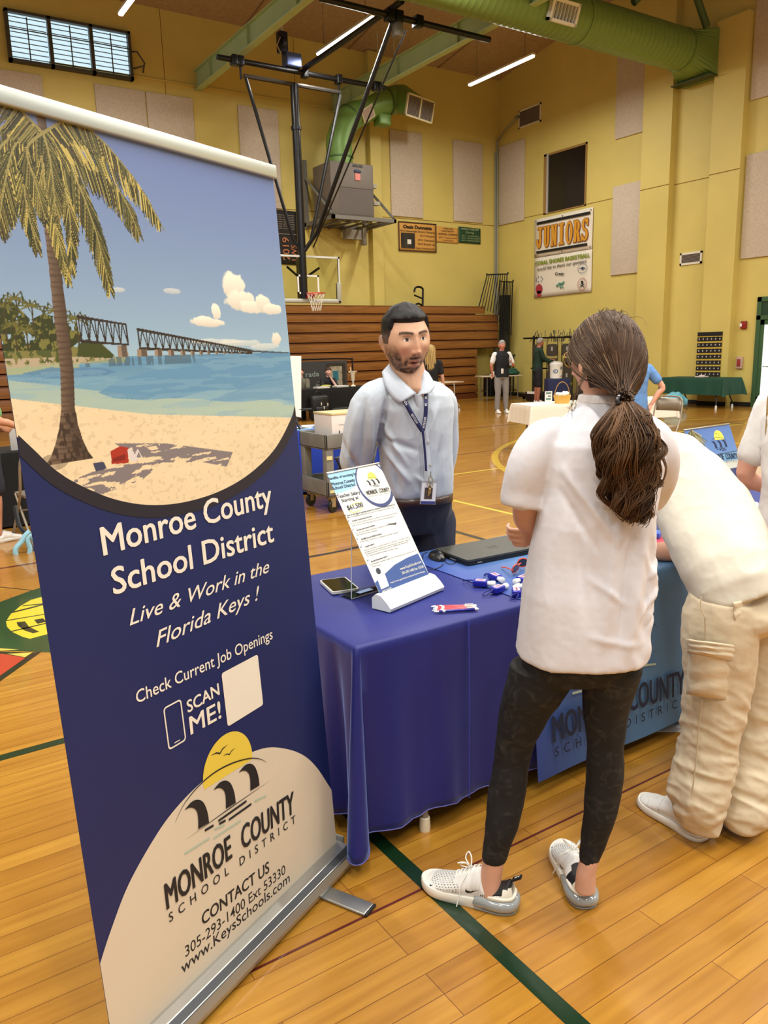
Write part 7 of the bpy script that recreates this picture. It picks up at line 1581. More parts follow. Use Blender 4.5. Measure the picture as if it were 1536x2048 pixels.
def sneaker(root, heel, toe, L=None, style='air', s=1., name='shoe', lab=None, lift=0.):
    h = Vector((heel.x, heel.y, lift)); d = Vector((toe.x-heel.x, toe.y-heel.y, 0)); L = L or d.length; d.normalize(); F = frame(h, d, Vector((-d.y, d.x, 0)))
    k = L/.29; so_m = mat('sole_white', (232, 228, 216), .45)
    st = [(.003, .018, .092), (.012, .028, .094), (.03, .035, .084), (.05, .037, .076), (.07, .038, .080), (.088, .038, .098), (.105, .037, .112), (.125, .038, .104), (.15, .041, .088), (.18, .045, .071), (.215, .0475, .056), (.245, .044, .047), (.268, .034, .039), (.282, .018, .032), (.287, .006, .028)]
    if style != 'air': st = [(x, w_*1.02, z+.004 if x > .13 else z) for x, w_, z in st]
    P_ = smooth_pts(st, 16); nr = len(P_); n = 170; X = np.zeros((nr, n)); Y = X.copy(); Z = X.copy(); A = np.linspace(0, 2*np.pi, n, endpoint=False)
    for i, p in enumerate(P_):
        bot = .014; c = (p.z+bot)/2; hh = (p.z-bot)/2; pw = 2.5-.5*np.clip(p.z/.112, 0, 1); ca, sa = np.cos(A), np.sin(A)
        ex = np.sign(ca)*np.abs(ca)**(2/2.4); ez = np.sign(sa)*np.abs(sa)**(2/2.4); up = np.clip(ez, 0, 1); nar = 1-.42*up**1.6*np.clip((p.z-.03)/.05, 0, 1)
        X[i] = p.x+.0; Y[i] = p.y*ex*nar+.005*math.sin(math.pi*p.x/.29); Z[i] = c+hh*ez
        if p.x < .03: X[i] -= .010*np.clip((.05-Z[i])/.05, -1, 1)*(1-p.x/.03)
    col = np.tile(srgb((228, 226, 220)), (nr*n, 1)).reshape(nr, n, 3)
    def pt(m, c, a=1.): col[m] = col[m]*(1-a)+srgb(c)*a
    if style == 'air':
        gz = .074-(X-.15)*.22
        mesh = (X > .158) & (X < .262) & (Z > .030) & (Z > .036+.0*X+.10*np.clip(X-.225, 0, 1)*1.4); mesh &= ~((np.abs(Y) < .018) & (X < .175)); pt(mesh, (214, 212, 206), .8)
        uu = X/.0095; arcl = np.cumsum(np.hypot(np.diff(Y, axis=1, prepend=Y[:, :1]), np.diff(Z, axis=1, prepend=Z[:, :1])), axis=1)/.0072; row = np.floor(arcl); fx = (uu+.5*(row % 2)) % 1-.5; fz = arcl % 1-.5
        hole = mesh & ((fx/.26)**2+(fz/.24)**2 < 1) & ((X > .178) | (Z < .062)) ; pt(hole, (104, 100, 94))
        pt((X > .255) & (Z < .05), (230, 226, 216)); pt(in_poly(X, Z, [(.225, .028), (.275, .028), (.262, .040), (.238, .043)]), (234, 232, 224))
        sw = [(.1375, .060), (.1385, .050), (.132, .0445), (.121, .048), (.094, .066), (.121, .0545), (.130, .053), (.1335, .0555)]; pt(in_poly(X, Z, sw), (14, 14, 16)); sw2 = [(.248, .0345), (.2505, .034), (.253, .0355), (.253, .0385), (.249, .0375), (.240, .041)]; pt(in_poly(X, Z, sw2), (20, 20, 22))
        for q in ([(.080, .046), (.083, .0465), (.080, .055), (.077, .054)], [(.086, .045), (.089, .0455), (.086, .053), (.083, .052)], [(.092, .044), (.095, .0445), (.092, .051), (.089, .050)]): pt(in_poly(X, Z, q), (30, 30, 32))
        pt((X < .075) & (Z > .064-.2*X+.0) & (Z < .088), (20, 20, 22)) ; pt((X < .03) & (Z < .078), (232, 228, 212)); pt((X < .022) & (Z > .088), (18, 18, 20))
        rib = (X > .09) & (X < .125) & (Z > .058) & (np.abs(Y) > .012) & ((X/.0028) % 1 < .45); pt(rib, (196, 194, 192), .8)
        pt((np.abs(X-.10) < .0012) & (Z > .03) & (Z < .06), (200, 198, 192), .7)
    else:
        for q in (.178-.012*np.abs(Y)/.04, ): pt((np.abs(X-q) < .0011) & (Z > .025), (190, 186, 178))
        pt((np.abs(Z-(.042+.10*np.clip(X-.06, 0, 1)-.0*X)) < .0010) & (X > .02) & (X < .175), (196, 192, 184)); pt((np.abs(Z-.056) < .0009) & (X < .06), (196, 192, 184)); pt((np.abs(X-.235-.02*np.cos(Y*60)) < .0010) & (Z > .02), (196, 192, 184))
        pt((X > .195) & (X < .245) & (np.abs(Y) < .02) & (Z > .045) & (((X/.006) % 1 < .3) & ((Y/.006) % 1 < .3)), (150, 146, 140))
    inside = (X > .016) & (X < .085) & (np.abs(Y) < .024) & (Z > .070); pt(inside, (40, 38, 38) if style == 'air' else (214, 210, 204))
    g = MB(); vs = np.stack([X, Y, Z], -1).reshape(-1, 3)*k; g.add([Vector(v) for v in vs], [(i*n+j, i*n+(j+1) % n, (i+1)*n+(j+1) % n, (i+1)*n+j) for i in range(nr-1) for j in range(n)]+[tuple(range(n))[::-1], tuple((nr-1)*n+j for j in range(n))], F, True)
    o = g.build(name, vmat('shoe_upper', .55, bump=.04, bscale=300), root, sharp=75); o.location = -root.location; paint(o.data, col.reshape(-1, 3))
    if lab: o['label'] = lab
    def sub(mb, nm, m): return mb.build(nm, m, o, sharp=50)
    prof = [(-.006, .0), (-.003, .020), (.010, .034), (.04, .0425), (.09, .0415), (.14, .044), (.19, .0495), (.225, .0515), (.255, .046), (.278, .031), (.290, .012), (.293, .0)]
    P = smooth_pts([(x, y, 0) for x, y in prof], 3); Q = [(p.x*k, p.y*k+.005*math.sin(math.pi*max(p.x, 0)/.29)*k) for p in P]+[(p.x*k, -p.y*k+.005*math.sin(math.pi*max(p.x, 0)/.29)*k) for p in P[::-1][1:-1]]
    def layer(z0, z1, x_lo, x_hi, grow, nm, m, toe_up=0., bulge=.0):
        g = MB(); q = [(x, y) for x, y in Q if x_lo*k <= x <= x_hi*k]; m_ = len(q); cx = sum(p[0] for p in q)/m_
        lev = [(-.005+grow*.3, z0), (grow-.001+bulge*.6, z0+(z1-z0)*.2), (grow+bulge, z0+(z1-z0)*.5), (grow+bulge*.7, z0+(z1-z0)*.8), (grow-.003, z1)]; vs = []
        for gr, z in lev:
            for x, y in q:
                L_ = math.hypot(x-cx, y) or 1; vs.append((x+(x-cx)/L_*gr, y+y/L_*gr, z+max(0, (x/k-.20)/.09)**2*toe_up))
        fs = [(a*m_+i, a*m_+(i+1) % m_, (a+1)*m_+(i+1) % m_, (a+1)*m_+i) for a in range(4) for i in range(m_)]+[tuple(range(m_))[::-1], tuple(range(4*m_, 5*m_))]
        g.add(vs, fs, F, True); return sub(g, nm, m)
    if style == 'air':
        layer(.001, .032*k, .09, .30, .001, 'midsole', so_m, .006)
        layer(.006, .040*k, -.01, .108, .004, 'air_cushion', mat('air_grey', (150, 156, 156), .06, coat=1., spec=.8), 0, .005)
        layer(.0005, .008, -.01, .108, .004, 'outsole', mat('outsole_grey', (140, 140, 136), .5))
        layer(.040*k, .052*k, -.01, .085, -.002, 'heel_counter', mat('heel_cream', (232, 228, 212), .35, coat=.2))
        g = MB(); g.box((-.030*k, -.009*k, .0*k), (.0, .009*k, .005*k), F @ Matrix.Translation((.006*k, 0, .094*k)) @ Matrix.Rotation(R_(32), 4, 'Y')); pl = sub(g, 'pull_tab', mat('collar_black', (18, 18, 20), .6))
        g = MB(); put_text(g, 'AIR', F @ Matrix.Translation((.006*k, 0, .0955*k)) @ Matrix.Rotation(R_(32), 4, 'Y') @ Matrix.Translation((0, 0, .0045)), (-.026*k, -.004), (-.006*k, -.004), .008, .02); sub(g, 'tab_print', M_WHT)
    else:
        layer(.0005, .030*k, -.01, .30, .003, 'sole', so_m, .004); g = MB()
        for zz in (.012, .022): 
            for s_ in (1, -1): g.tube([F @ Vector((p.x*k+(.003 if p.x > .14 else -.003), s_*(p.y*k+.0035), zz*k)) for p in P], .0009, 4)
        sub(g, 'sole_groove', mat('seam_grey', (196, 192, 184), .6))
    g = MB()
    for i in range(6):
        x = .108+i*.0135; z = np.interp(x, [s_[0] for s_ in st], [s_[2] for s_ in st])+.001; g.tube([F @ Vector((x*k, -.020*k, (z-.008)*k)), F @ Vector(((x+.003)*k, -.008*k, z*k)), F @ Vector(((x+.003)*k, .008*k, z*k)), F @ Vector((x*k, .020*k, (z-.008)*k))], .0024, 5)
    if style == 'air':
        b = F @ Vector((.134*k, 0, .101*k)); R3 = F.to_3x3()
        for sy in (1, -1): g.tube(smooth_pts([b, b+R3 @ Vector((.004, sy*.016, .022)), b+R3 @ Vector((.018, sy*.030, .030)), b+R3 @ Vector((.024, sy*.020, .012)), b], 5), .0020, 5)
        g.tube(smooth_pts([b, F @ Vector((.148*k, .040*k, .078*k)), F @ Vector((.156*k, .051*k, .03*k)), F @ Vector((.160*k, .060*k, .004*k))], 5), .0018, 5); g.tube(smooth_pts([b, b+R3 @ Vector((.025, -.01, .004)), b+R3 @ Vector((.045, -.004, .0))], 5), .0020, 5)
    sub(g, 'lace', mat('lace_white', (236, 234, 226), .7))
    return o
def legs_loft(g, rows, ry=1.0, n=24):
    """rows of (u, v, half-width px, D)"""
    g.loft([(pv(u, v, D), hw*mpp(u, v, D), hw*mpp(u, v, D)*ry, HX, HF) for u, v, hw, D in rows], n)
# ---------------------------------------------------------------- ponytailed person in white, seen from behind
SK1 = (212, 164, 140)
P1 = wthing('person', (1.50, 1.50, 0), 'person with long brown ponytail, white t-shirt and black camouflage leggings, seen from behind', 'person')
g = MB()
hc = pv(1212, 722, 2.13); fd = (HF*.80-HX*.62-UPZ*.10).normalized(); upv = (UPZ*1.0-HX*.0+HX*.06).normalized()
head1 = head_grid(hc, fd, upv, .98, SK1, female=True, nu=120, nv=90, brow=(70, 50, 40))
g.loft([(pv(1205, 850, 2.12), .075, .06, HX, HF), (pv(1207, 815, 2.12), .058, .055, HX, HF), (pv(1206, 785, 2.13), .052, .054, HX, HF), (pv(1206, 740, 2.13), .050, .05, HX, HF)], 18)
def torso(g, rows, yaw=0., n=32, pw=2.3):
    ax = (HX*math.cos(yaw)+HF*math.sin(yaw)); ay = (HF*math.cos(yaw)-HX*math.sin(yaw))
    g.loft([(pv(u, v, D), hw*mpp(u, v, D), ry, ax, ay, pw) for u, v, hw, ry, D in rows], n)
torso(g, [(1165, 1330, 95, .10, 2.08), (1166, 1290, 112, .11, 2.08), (1170, 1200, 98, .10, 2.09), (1182, 1090, 92, .09, 2.10), (1195, 1000, 100, .09, 2.10), (1203, 900, 100, .08, 2.10), (1206, 865, 80, .06, 2.11), (1206, 835, 50, .05, 2.12)])
# arms: upper arms down, forearms folded across the front
shL, elL, wrL = pv(1078, 890, 2.08), pv(1052, 1032, 2.14), pv(1120, 1085, 2.30)
shR, elR, wrR = pv(1310, 900, 2.12), pv(1276, 1030, 2.30), pv(1120, 1062, 2.30)
g.limb([(shL.lerp(elL, .12), .040), (shL.lerp(elL, .5), .042), (elL, .037), (elL.lerp(wrL, .35), .036), (wrL, .024)], 16)
g.limb([(shR.lerp(elR, .12), .040), (shR.lerp(elR, .5), .042), (elR, .037), (elR.lerp(wrR, .35), .036), (wrR, .024)], 16)
hand(g, pv(1093, 1058, 2.245), -HX*1.0+UPZ*-.25-HF*.35, -HF*.4+UPZ*-.1+HX*.2, 1, .92, .85, .7)
hand(g, wrL, HX*1.-UPZ*.1+HF*.1, -UPZ*.2-HF*.2, -1, .92, .5)
LL = [(1088, 1330, 66, 2.08), (1074, 1375, 64, 2.09), (1052, 1420, 52, 2.10), (1030, 1481, 39, 2.11), (1024, 1520, 35, 2.11), (1014, 1585, 37, 2.10), (1003, 1654, 32, 2.08), (987, 1720, 24, 2.07)]
LR = [(1225, 1330, 60, 2.05), (1218, 1375, 52, 2.05), (1211, 1420, 44, 2.06), (1211, 1481, 36, 2.06), (1210, 1550, 36, 2.06), (1202, 1619, 33, 2.05), (1187, 1688, 25, 2.05), (1178, 1722, 20, 2.04)]
def sh(rows, k): return [(u, v, hw*k, D) for u, v, hw, D in rows]
legs_loft(g, sh(LL, .92)+[(982, 1752, 21, 2.07), (978, 1785, 22, 2.07)]); legs_loft(g, sh(LR, .92)+[(1172, 1745, 19, 2.04), (1170, 1780, 21, 2.04)])
g.ell(pv(1167, 733, 2.085), (.009, .015, .026), rot=Matrix.Rotation(.4, 3, 'Z'))
body1 = finish_body(P1, g, head1, SK1, .0045, 3, ears=False, s=.98)
# t-shirt
g = MB()
torso(g, [(1163, 1306, 125, .152, 2.08), (1163, 1303, 127, .153, 2.08), (1165, 1285, 127, .152, 2.08), (1168, 1240, 126, .146, 2.08), (1172, 1180, 124, .138, 2.08), (1178, 1110, 119, .130, 2.09), (1188, 1040, 116, .122, 2.09), (1196, 980, 117, .122, 2.10), (1202, 925, 120, .118, 2.10), (1204, 885, 116, .106, 2.10), (1206, 858, 100, .088, 2.11), (1207, 836, 80, .072, 2.115), (1207, 816, 56, .062, 2.12), (1206, 800, 46, .058, 2.125), (1206, 790, 44, .056, 2.125)], pw=2.5)
g.limb([(pv(1112, 866, 2.11), .045), (pv(1088, 880, 2.10), .054), (pv(1068, 910, 2.09), .057), (pv(1055, 945, 2.09), .0575), (pv(1047, 980, 2.10), .0575)], 24, sub=4)
g.loft([(pv(1047, 975, 2.10), .056, .058, HX, HF), (pv(1044, 1000, 2.10), .0575, .060, HX-UPZ*.14, HF), (pv(1043, 1012, 2.10), .0565, .058, HX-UPZ*.14, HF)], 24)
g.limb([(pv(1290, 862, 2.11), .045), (pv(1308, 880, 2.11), .050), (pv(1318, 915, 2.12), .052), (pv(1314, 955, 2.16), .052), (pv(1300, 990, 2.22), .050)], 24, sub=4)
M_TEE = cloth_mat('white_cotton', (216, 214, 218), bump=.06, bscale=40)
def tee_fn(co, n):
    # long diagonal drag folds on the back, radiating from the shoulders
    p0 = np.array(pv(1250, 1000, 2.1)); r = co-p0; hx = r @ np.array(HX); z = r[:, 2]
    back = (n @ np.array(-HF) > -.2)
    def fold(x0, z0, x1, z1, w_, a):     # a soft ridge between two points on the back
        dx, dz = x1-x0, z1-z0; L2 = dx*dx+dz*dz; t = np.clip(((hx-x0)*dx+(z-z0)*dz)/L2, 0, 1); dd = np.hypot(hx-x0-t*dx, z-z0-t*dz); return a*np.exp(-(dd/w_)**2)*np.sin(math.pi*np.clip(t*.9+.08, 0, 1))
    d = fold(-.19, .10, -.05, -.10, .012, .012)+fold(-.20, .05, -.10, -.12, .010, -.008)+fold(-.17, .0, -.14, -.30, .016, -.010)+fold(-.06, -.05, -.10, -.38, .016, .012)+fold(.02, -.06, -.03, -.40, .014, .011)+fold(-.02, -.05, -.06, -.40, .012, -.010)+fold(.08, -.05, .07, -.35, .015, .012)+fold(.05, -.10, .02, -.40, .012, -.010)+fold(.11, -.06, .12, -.36, .012, -.009)+fold(.02, -.12, .11, -.30, .010, .009)+fold(.11, -.20, .00, -.30, .009, .008)+fold(.12, -.26, .03, -.33, .008, -.007)+fold(.10, -.13, .04, -.20, .008, .008)+fold(-.13, -.18, -.02, -.26, .009, .006)+fold(-.14, -.33, .02, -.37, .010, .005)
    d = d*back+.0022*np.sin(z*70+hx*30+3*np.sin(hx*24))*np.clip((-z-.12)/.15, 0, 1)*np.clip((hx+.05)/.1, 0, 1)
    return co+n*d[:, None]
shirt1 = garment(P1, 't_shirt', g, M_TEE, .0062, 5, .0035, (7, 7, 3), 2., .0006, tee_fn)
g = MB(); torso(g, [(1206, 806, 50, .064, 2.122), (1206, 795, 49, .062, 2.124), (1206, 788, 47, .060, 2.126)], pw=2.2); o = fuse(g, 'neck_collar', cloth_mat('white_rib', (224, 218, 214), bump=.3, bscale=120), P1, .004, 3)
# leggings with camouflage pattern
def camo_mat():
    m = mat('camo_leggings', (24, 23, 22), .75); nt = m.node_tree; b = nt.nodes['Principled BSDF']
    tc = nt.nodes.new('ShaderNodeTexCoord'); mp = nt.nodes.new('ShaderNodeMapping'); mp.inputs['Scale'].default_value = (1, 1, 1.5); n = nt.nodes.new('ShaderNodeTexNoise'); n.inputs['Scale'].default_value = 13; n.inputs['Detail'].default_value = 2.5; n.inputs['Distortion'].default_value = 2.2
    rp = nt.nodes.new('ShaderNodeValToRGB'); rp.color_ramp.interpolation = 'CONSTANT'; rp.color_ramp.elements[0].color = (*lin((19, 18, 18)), 1); e = rp.color_ramp.elements[1]; e.position = .55; e.color = (*lin((31, 30, 28)), 1)
    e = rp.color_ramp.elements.new(.64); e.color = (*lin((46, 44, 40)), 1); e = rp.color_ramp.elements.new(.70); e.color = (*lin((24, 23, 22)), 1)
    nt.links.new(tc.outputs['Object'], mp.inputs[0]); nt.links.new(mp.outputs[0], n.inputs['Vector']); nt.links.new(n.outputs[0], rp.inputs[0]); nt.links.new(rp.outputs[0], b.inputs['Base Color']); return m
g = MB(); legs_loft(g, LL); legs_loft(g, LR); torso(g, [(1158, 1350, 105, .10, 2.07), (1160, 1320, 116, .120, 2.07), (1163, 1292, 108, .115, 2.07), (1166, 1260, 98, .10, 2.08)])
g.ell(pv(1112, 1335, 2.06), (.07, .08, .06)); g.ell(pv(1212, 1335, 2.05), (.07, .08, .06))
leg1 = garment(P1, 'leggings', g, camo_mat(), .006, 5, .0022, (12, 12, 9), 4., .0003)
# sneakers
hl, tl_ = on(1030, 1818, 2, 0), on(846, 1768, 2, 0); s1 = sneaker(P1, hl, tl_, style='air', lab='white sneaker in profile with black side mark and grey air heel')
hr, tr_ = on(1172, 1816, 2, 0), on(1118, 1690, 2, 0); sneaker(P1, hr, hr+(tr_-hr).normalized()*.285, style='air', lab='white sneaker seen from the heel with grey air cushion')
for fo, (hh, tt) in ((s1, (hl, tl_)),): pass
# head hair: strands laid over the skull to the elastic, then the wavy ponytail
tie = pv(1248, 800, 1.965)
rs = np.random.RandomState(5); hcn = np.array(hc); rads = (.095, .116, .128)
Rm = np.array([list((fd.cross(upv)).normalized()), list(Vector(fd).normalized()), list(((fd.cross(upv)).cross(fd)).normalized())])   # rows: local x, y, z
def skull(dirs, k=1.): # dirs local unit -> world
    p = dirs*np.array([.0895, .108, .128])*k; return p @ Rm+hcn
tl = Rm @ (np.array(tie)-hcn); tl_d = tl/np.linalg.norm(tl)
N = 2600; K = 14; S = []; cols = []
while len(S) < N:
    d = rs.randn(3); d /= np.linalg.norm(d)
    x, y, z = d
    if z < -.55 and y > -.35: continue
    if y > .55 and z < .55: continue          # the face stays free
    if y > .12 and z < .15: continue
    if abs(x) > .72 and z < .02 and y > -.12 and x < 0: continue
    if z < -.62: continue
    om = math.acos(max(-.999, min(.999, d @ tl_d))); t = np.linspace(0, 1, K)[:, None]; path = (np.sin((1-t)*om)*d+np.sin(t*om)*tl_d)/math.sin(om)
    lift = 1+.018*rs.rand()+.02*np.sin(np.pi*t[:, 0])[:, None]*(.4+.6*rs.rand()); P_ = skull(path, lift)
    f = np.clip((t[:, 0]-.72)/.28, 0, 1)[:, None]**1.4; P_ = P_*(1-f)+(np.array(tie)+rs.randn(3)*.0075)*f
    sd = np.cross(d, tl_d); P_ += (sd @ Rm)*(.010*np.sin(t[:, 0]*math.pi*2+rs.rand()*.9)[:, None])*(rs.rand()-.5)
    S.append(P_); k = rs.rand(); cols.append(srgb((50, 35, 26))*(1-k)+srgb((100, 74, 52))*k if rs.rand() < .9 else srgb((126, 100, 76)))
hr_ = strands('hair', np.array(S), np.full(K, .0017), np.array(cols), M_HAIR, P1); hr_['label'] = 'brown hair drawn back into a low ponytail'
g = MB(); nu, nv = 60, 40; vs = []
for i in range(nv):
    for j in range(nu):
        t = math.pi*i/(nv-1); p = 2*math.pi*j/nu; d = np.array([math.sin(t)*math.sin(p), math.sin(t)*math.cos(p), math.cos(t)]); k = .985
        if (d[1] > .28 and d[2] < .45) or (d[1] > .02 and d[2] < .12) or d[2] < -.60 or (d[1] > .5 and d[2] < .62): k = .72
        vs.append(tuple(skull(d[None, :], k)[0]))
g.add(vs, [(i*nu+j, (i+1)*nu+j, (i+1)*nu+(j+1) % nu, i*nu+(j+1) % nu) for i in range(nv-1) for j in range(nu)], None, True)
sc_ = g.build('scalp_hair', M_HAIR, hr_); paint(sc_.data, lambda co, n: np.tile(srgb((54, 39, 30)), (len(co), 1)))
# stray hair by the cheek
S = []
for k in range(11):
    a = pv(1168+rs.rand()*8, 742+rs.rand()*10, 2.06); b_ = pv(1150+rs.rand()*10, 775+rs.rand()*8, 2.05); c_ = pv(1141+rs.rand()*10, 800+rs.rand()*20, 2.05); e_ = pv(1132+rs.rand()*16, 812+rs.rand()*30, 2.05); S.append(np.array([tuple(q) for q in smooth_pts([a, b_, c_, e_], 4)]))
for k in range(60):
    d = rs.randn(3); d[2] = abs(d[2])+.4; d[1] = -abs(d[1])*.5+.1; d /= np.linalg.norm(d); q = skull(d[None, :], 1.02)[0]; v = (d*np.array([1, 1, 1])) @ Rm; w_ = rs.randn(3)*.012
    S.append(np.array([q+v*(.002+.014*math.sin(math.pi*t))+w_*t+(np.array(tie)-hcn)*.25*t for t in np.linspace(0, 1, 13)]))
strands('stray_hair', np.array(S), np.linspace(.0007, .0004, 13), np.tile(srgb((96, 74, 56)), (len(S), 1)), M_HAIR, P1)
# ponytail
cl = [(1248, 800, 1.965), (1252, 830, 1.945), (1254, 870, 1.93), (1256, 915, 1.93), (1260, 960, 1.935), (1260, 1000, 1.94), (1262, 1042, 1.945)]
wd = [10, 48, 68, 72, 60, 50, 34]; cw_ = smooth_pts([pv(*q) for q in cl], 6); wi = np.interp(np.linspace(0, 1, len(cw_)), np.linspace(0, 1, 7), wd)*mpp(1250, 900, 1.94)
K = len(cw_); S = []; cols = []; base = np.array([tuple(q) for q in cw_]); hx = np.array(HX); hf = np.array(HF)
for lk in range(64):
    a = rs.rand()*2*math.pi; r = math.sqrt(rs.rand())*.95; ox, oy = r*math.cos(a), r*math.sin(a)*.6; L = .66+.36*rs.rand()**.7; ph = rs.rand()*6.28; fr = 1.3+1.1*rs.rand(); am = .010+.014*rs.rand(); lw = .010+.006*rs.rand()
    idx = np.linspace(0, (K-1)*min(1, L), K); B = np.stack([np.interp(idx, np.arange(K), base[:, q]) for q in range(3)], 1); W_ = np.interp(idx, np.arange(K), wi); t = np.linspace(0, 1, K); tone = rs.rand()
    ctr = B+hx*(W_*ox*.86+am*t**.8*1.2*np.sin(fr*2*math.pi*t+ph))[:, None]+hf*(W_*oy+am*t**.8*np.cos(fr*2*math.pi*t+ph))[:, None]
    lwt = lw*(.35+1.0*np.sin(math.pi*np.clip(t*1.02, 0, 1))**.7*(t < .5)+(t >= .5)*(1.0*(1-(np.clip(t-.5, 0, 1)/.5)**2)+.0))
    for k in range(34):
        b_ = rs.rand()*6.28; q = math.sqrt(rs.rand()); tw = b_+t*2.2*(1 if lk % 2 else -1)
        S.append(ctr+hx*(lwt*q*np.cos(tw))[:, None]+hf*(lwt*q*np.sin(tw))[:, None]+np.outer(t**3, rs.randn(3)*.004)); k2 = .55*tone+.45*rs.rand(); cols.append(srgb((44, 30, 22))*(1-k2)+srgb((124, 90, 60))*k2)
S = np.array(S); pt = strands('ponytail', S, np.linspace(.0017, .0010, K), np.array(cols), M_HAIR, P1)
g = MB(); g.loft([(q, wi[i]*.72, wi[i]*.40, HX, HF) for i, q in enumerate(cw_[:-9])], 20); co_ = g.build('ponytail_core', M_HAIR, pt); paint(co_.data, lambda co, n: np.tile(srgb((46, 32, 24)), (len(co), 1)))
# curled ends
S = []
for (cu, cv, rad, D, n_) in ((1305, 868, 13, 1.92, 34),):
    for k in range(n_):
        j = rs.randn(3)*.0022; pr_ = []
        for q in range(K):
            a = R_(200)-q/(K-1)*R_(330)*(1 if cu > 1250 else -1); r = rad*mpp(1250, 900, 1.93)*(1-.25*q/K); c0 = pv(cu, cv, D); pr_.append(np.array(c0)+hx*r*math.cos(a)+np.array([0, 0, 1])*r*math.sin(a)+j+hf*.004*math.sin(q*.3))
        S.append(pr_)
strands('curl', np.array(S), np.full(K, .0012), np.array([srgb((70, 50, 34))*(1+.6*rs.rand()) for _ in S]), M_HAIR, P1)
g = MB(); g.tube([tie+HX*.024*math.cos(2*math.pi*k/20)+UPZ*.012*math.sin(2*math.pi*k/20)-HF*.004+HF*.018*math.sin(2*math.pi*k/20+1.2) for k in range(20)], .006, 8, closed=True)
for k in range(14): a = 2*math.pi*k/14; g.ell(tie+HX*.026*math.cos(a)+UPZ*.012*math.sin(a)-HF*.006+HF*.018*math.sin(a+1.2), (.0045,)*3, n=8, m=6)
o = g.build('hair_elastic', mat('elastic_black', (20, 18, 20), .3, coat=.5), P1); o.location = -P1.location
# glasses
g = MB(); Mh = head1[3]; 
for s_ in (-1, 1):
    P_ = [Mh @ Vector((s_*.031+.024*math.cos(2*math.pi*k/20), .098, .014+.021*math.sin(2*math.pi*k/20))) for k in range(20)]; g.tube(P_, .0016, 5, closed=True); g.tube([Mh @ Vector((s_*.055, .094, .018)), Mh @ Vector((s_*.082, .03, .014)), Mh @ Vector((s_*.082, -.02, .008))], .0016, 5)
g.tube([Mh @ Vector((-.007, .1, .016)), Mh @ Vector((.007, .1, .016))], .0016, 5); o = g.build('glasses', mat('gold_frame', (196, 168, 90), .25, .9), P1); o.location = -P1.location
# ---------------------------------------------------------------- standing man behind the table
SK2 = (208, 164, 134)
P2 = wthing('person', (2.05, 2.98, 0), 'bearded person in light blue dress shirt with navy lanyard standing behind the table', 'person')
h2 = pv(811, 683, 3.40); f2 = (-HF*.93+HX*.38-UPZ*.13).normalized(); u2 = (UPZ-HX*.045-HF*.05).normalized(); S2 = 1.19
head2 = head_grid(h2, f2, u2, S2, SK2, beard=(44, 32, 28), brow=(34, 25, 22), lips=(176, 104, 98), mouth_open=.8, nu=170, nv=130)
g = MB(); ax2 = (HX*.93+HF*.36).normalized(); ay2 = (HF*.93-HX*.36).normalized()
def tors2(g, rows, n=32, pw=2.3): g.loft([(pv(u, v, D), rx, ry, ax2, ay2, pw) for u, v, rx, ry, D in rows], n)
g.loft([(pv(830, 800, 3.45), .012, .07, ax2, ay2), (pv(827, 790, 3.44), .034, .083, ax2, ay2), (pv(823, 776, 3.43), .060, .084, ax2, ay2), (pv(818, 745, 3.44), .074, .072, ax2, ay2), (pv(812, 715, 3.45), .070, .070, ax2, ay2)], 20)
tors2(g, [(835, 1050, .12, .085, 3.68), (834, 1000, .145, .10, 3.56), (832, 930, .14, .10, 3.54), (828, 850, .15, .105, 3.50), (824, 800, .15, .09, 3.48), (822, 785, .09, .07, 3.47)])
s_r, e_r, w_r = pv(742, 800, 3.42), pv(712, 925, 3.52), pv(775, 990, 3.72); s_l, e_l, w_l = pv(886, 806, 3.60), pv(893, 915, 3.72), pv(850, 985, 3.76)
g.limb([(s_r, .055), (e_r, .042), (e_r.lerp(w_r, .5), .036), (w_r, .028)]); g.limb([(s_l, .052), (e_l, .042), (e_l.lerp(w_l, .5), .036), (w_l, .028)])
hand(g, w_r, (w_l-w_r)+UPZ*-.02, -HF*1., 1, 1.05, .5); hand(g, w_l, (w_r-w_l)-UPZ*.06, -HF*1., -1, 1.05, .6)
fxs = []
for s_, u0 in ((-1, 803), (1, 868)):
    hp = pv(u0, 1040, 3.66); kn = hp-UPZ*.42; kn += ay2*-.02; an = Vector((kn.x, kn.y, .09)); g.limb([(hp, .09), (kn, .058), (an, .038)]); fxs.append((hp, kn, an))
body2 = finish_body(P2, g, head2, SK2, .0055, 3, s=S2)
# hair: short on top, faded at the sides
cap_hair(head2[3] @ Matrix.Scale(1.07, 4, (1, 0, 0)), S2, (24, 21, 20), P2, front=.071, side=-.004, back=-.03, th=.0125, var=.4, seed=3., fadeto=(104, 84, 72))
def fade(co_l): pass
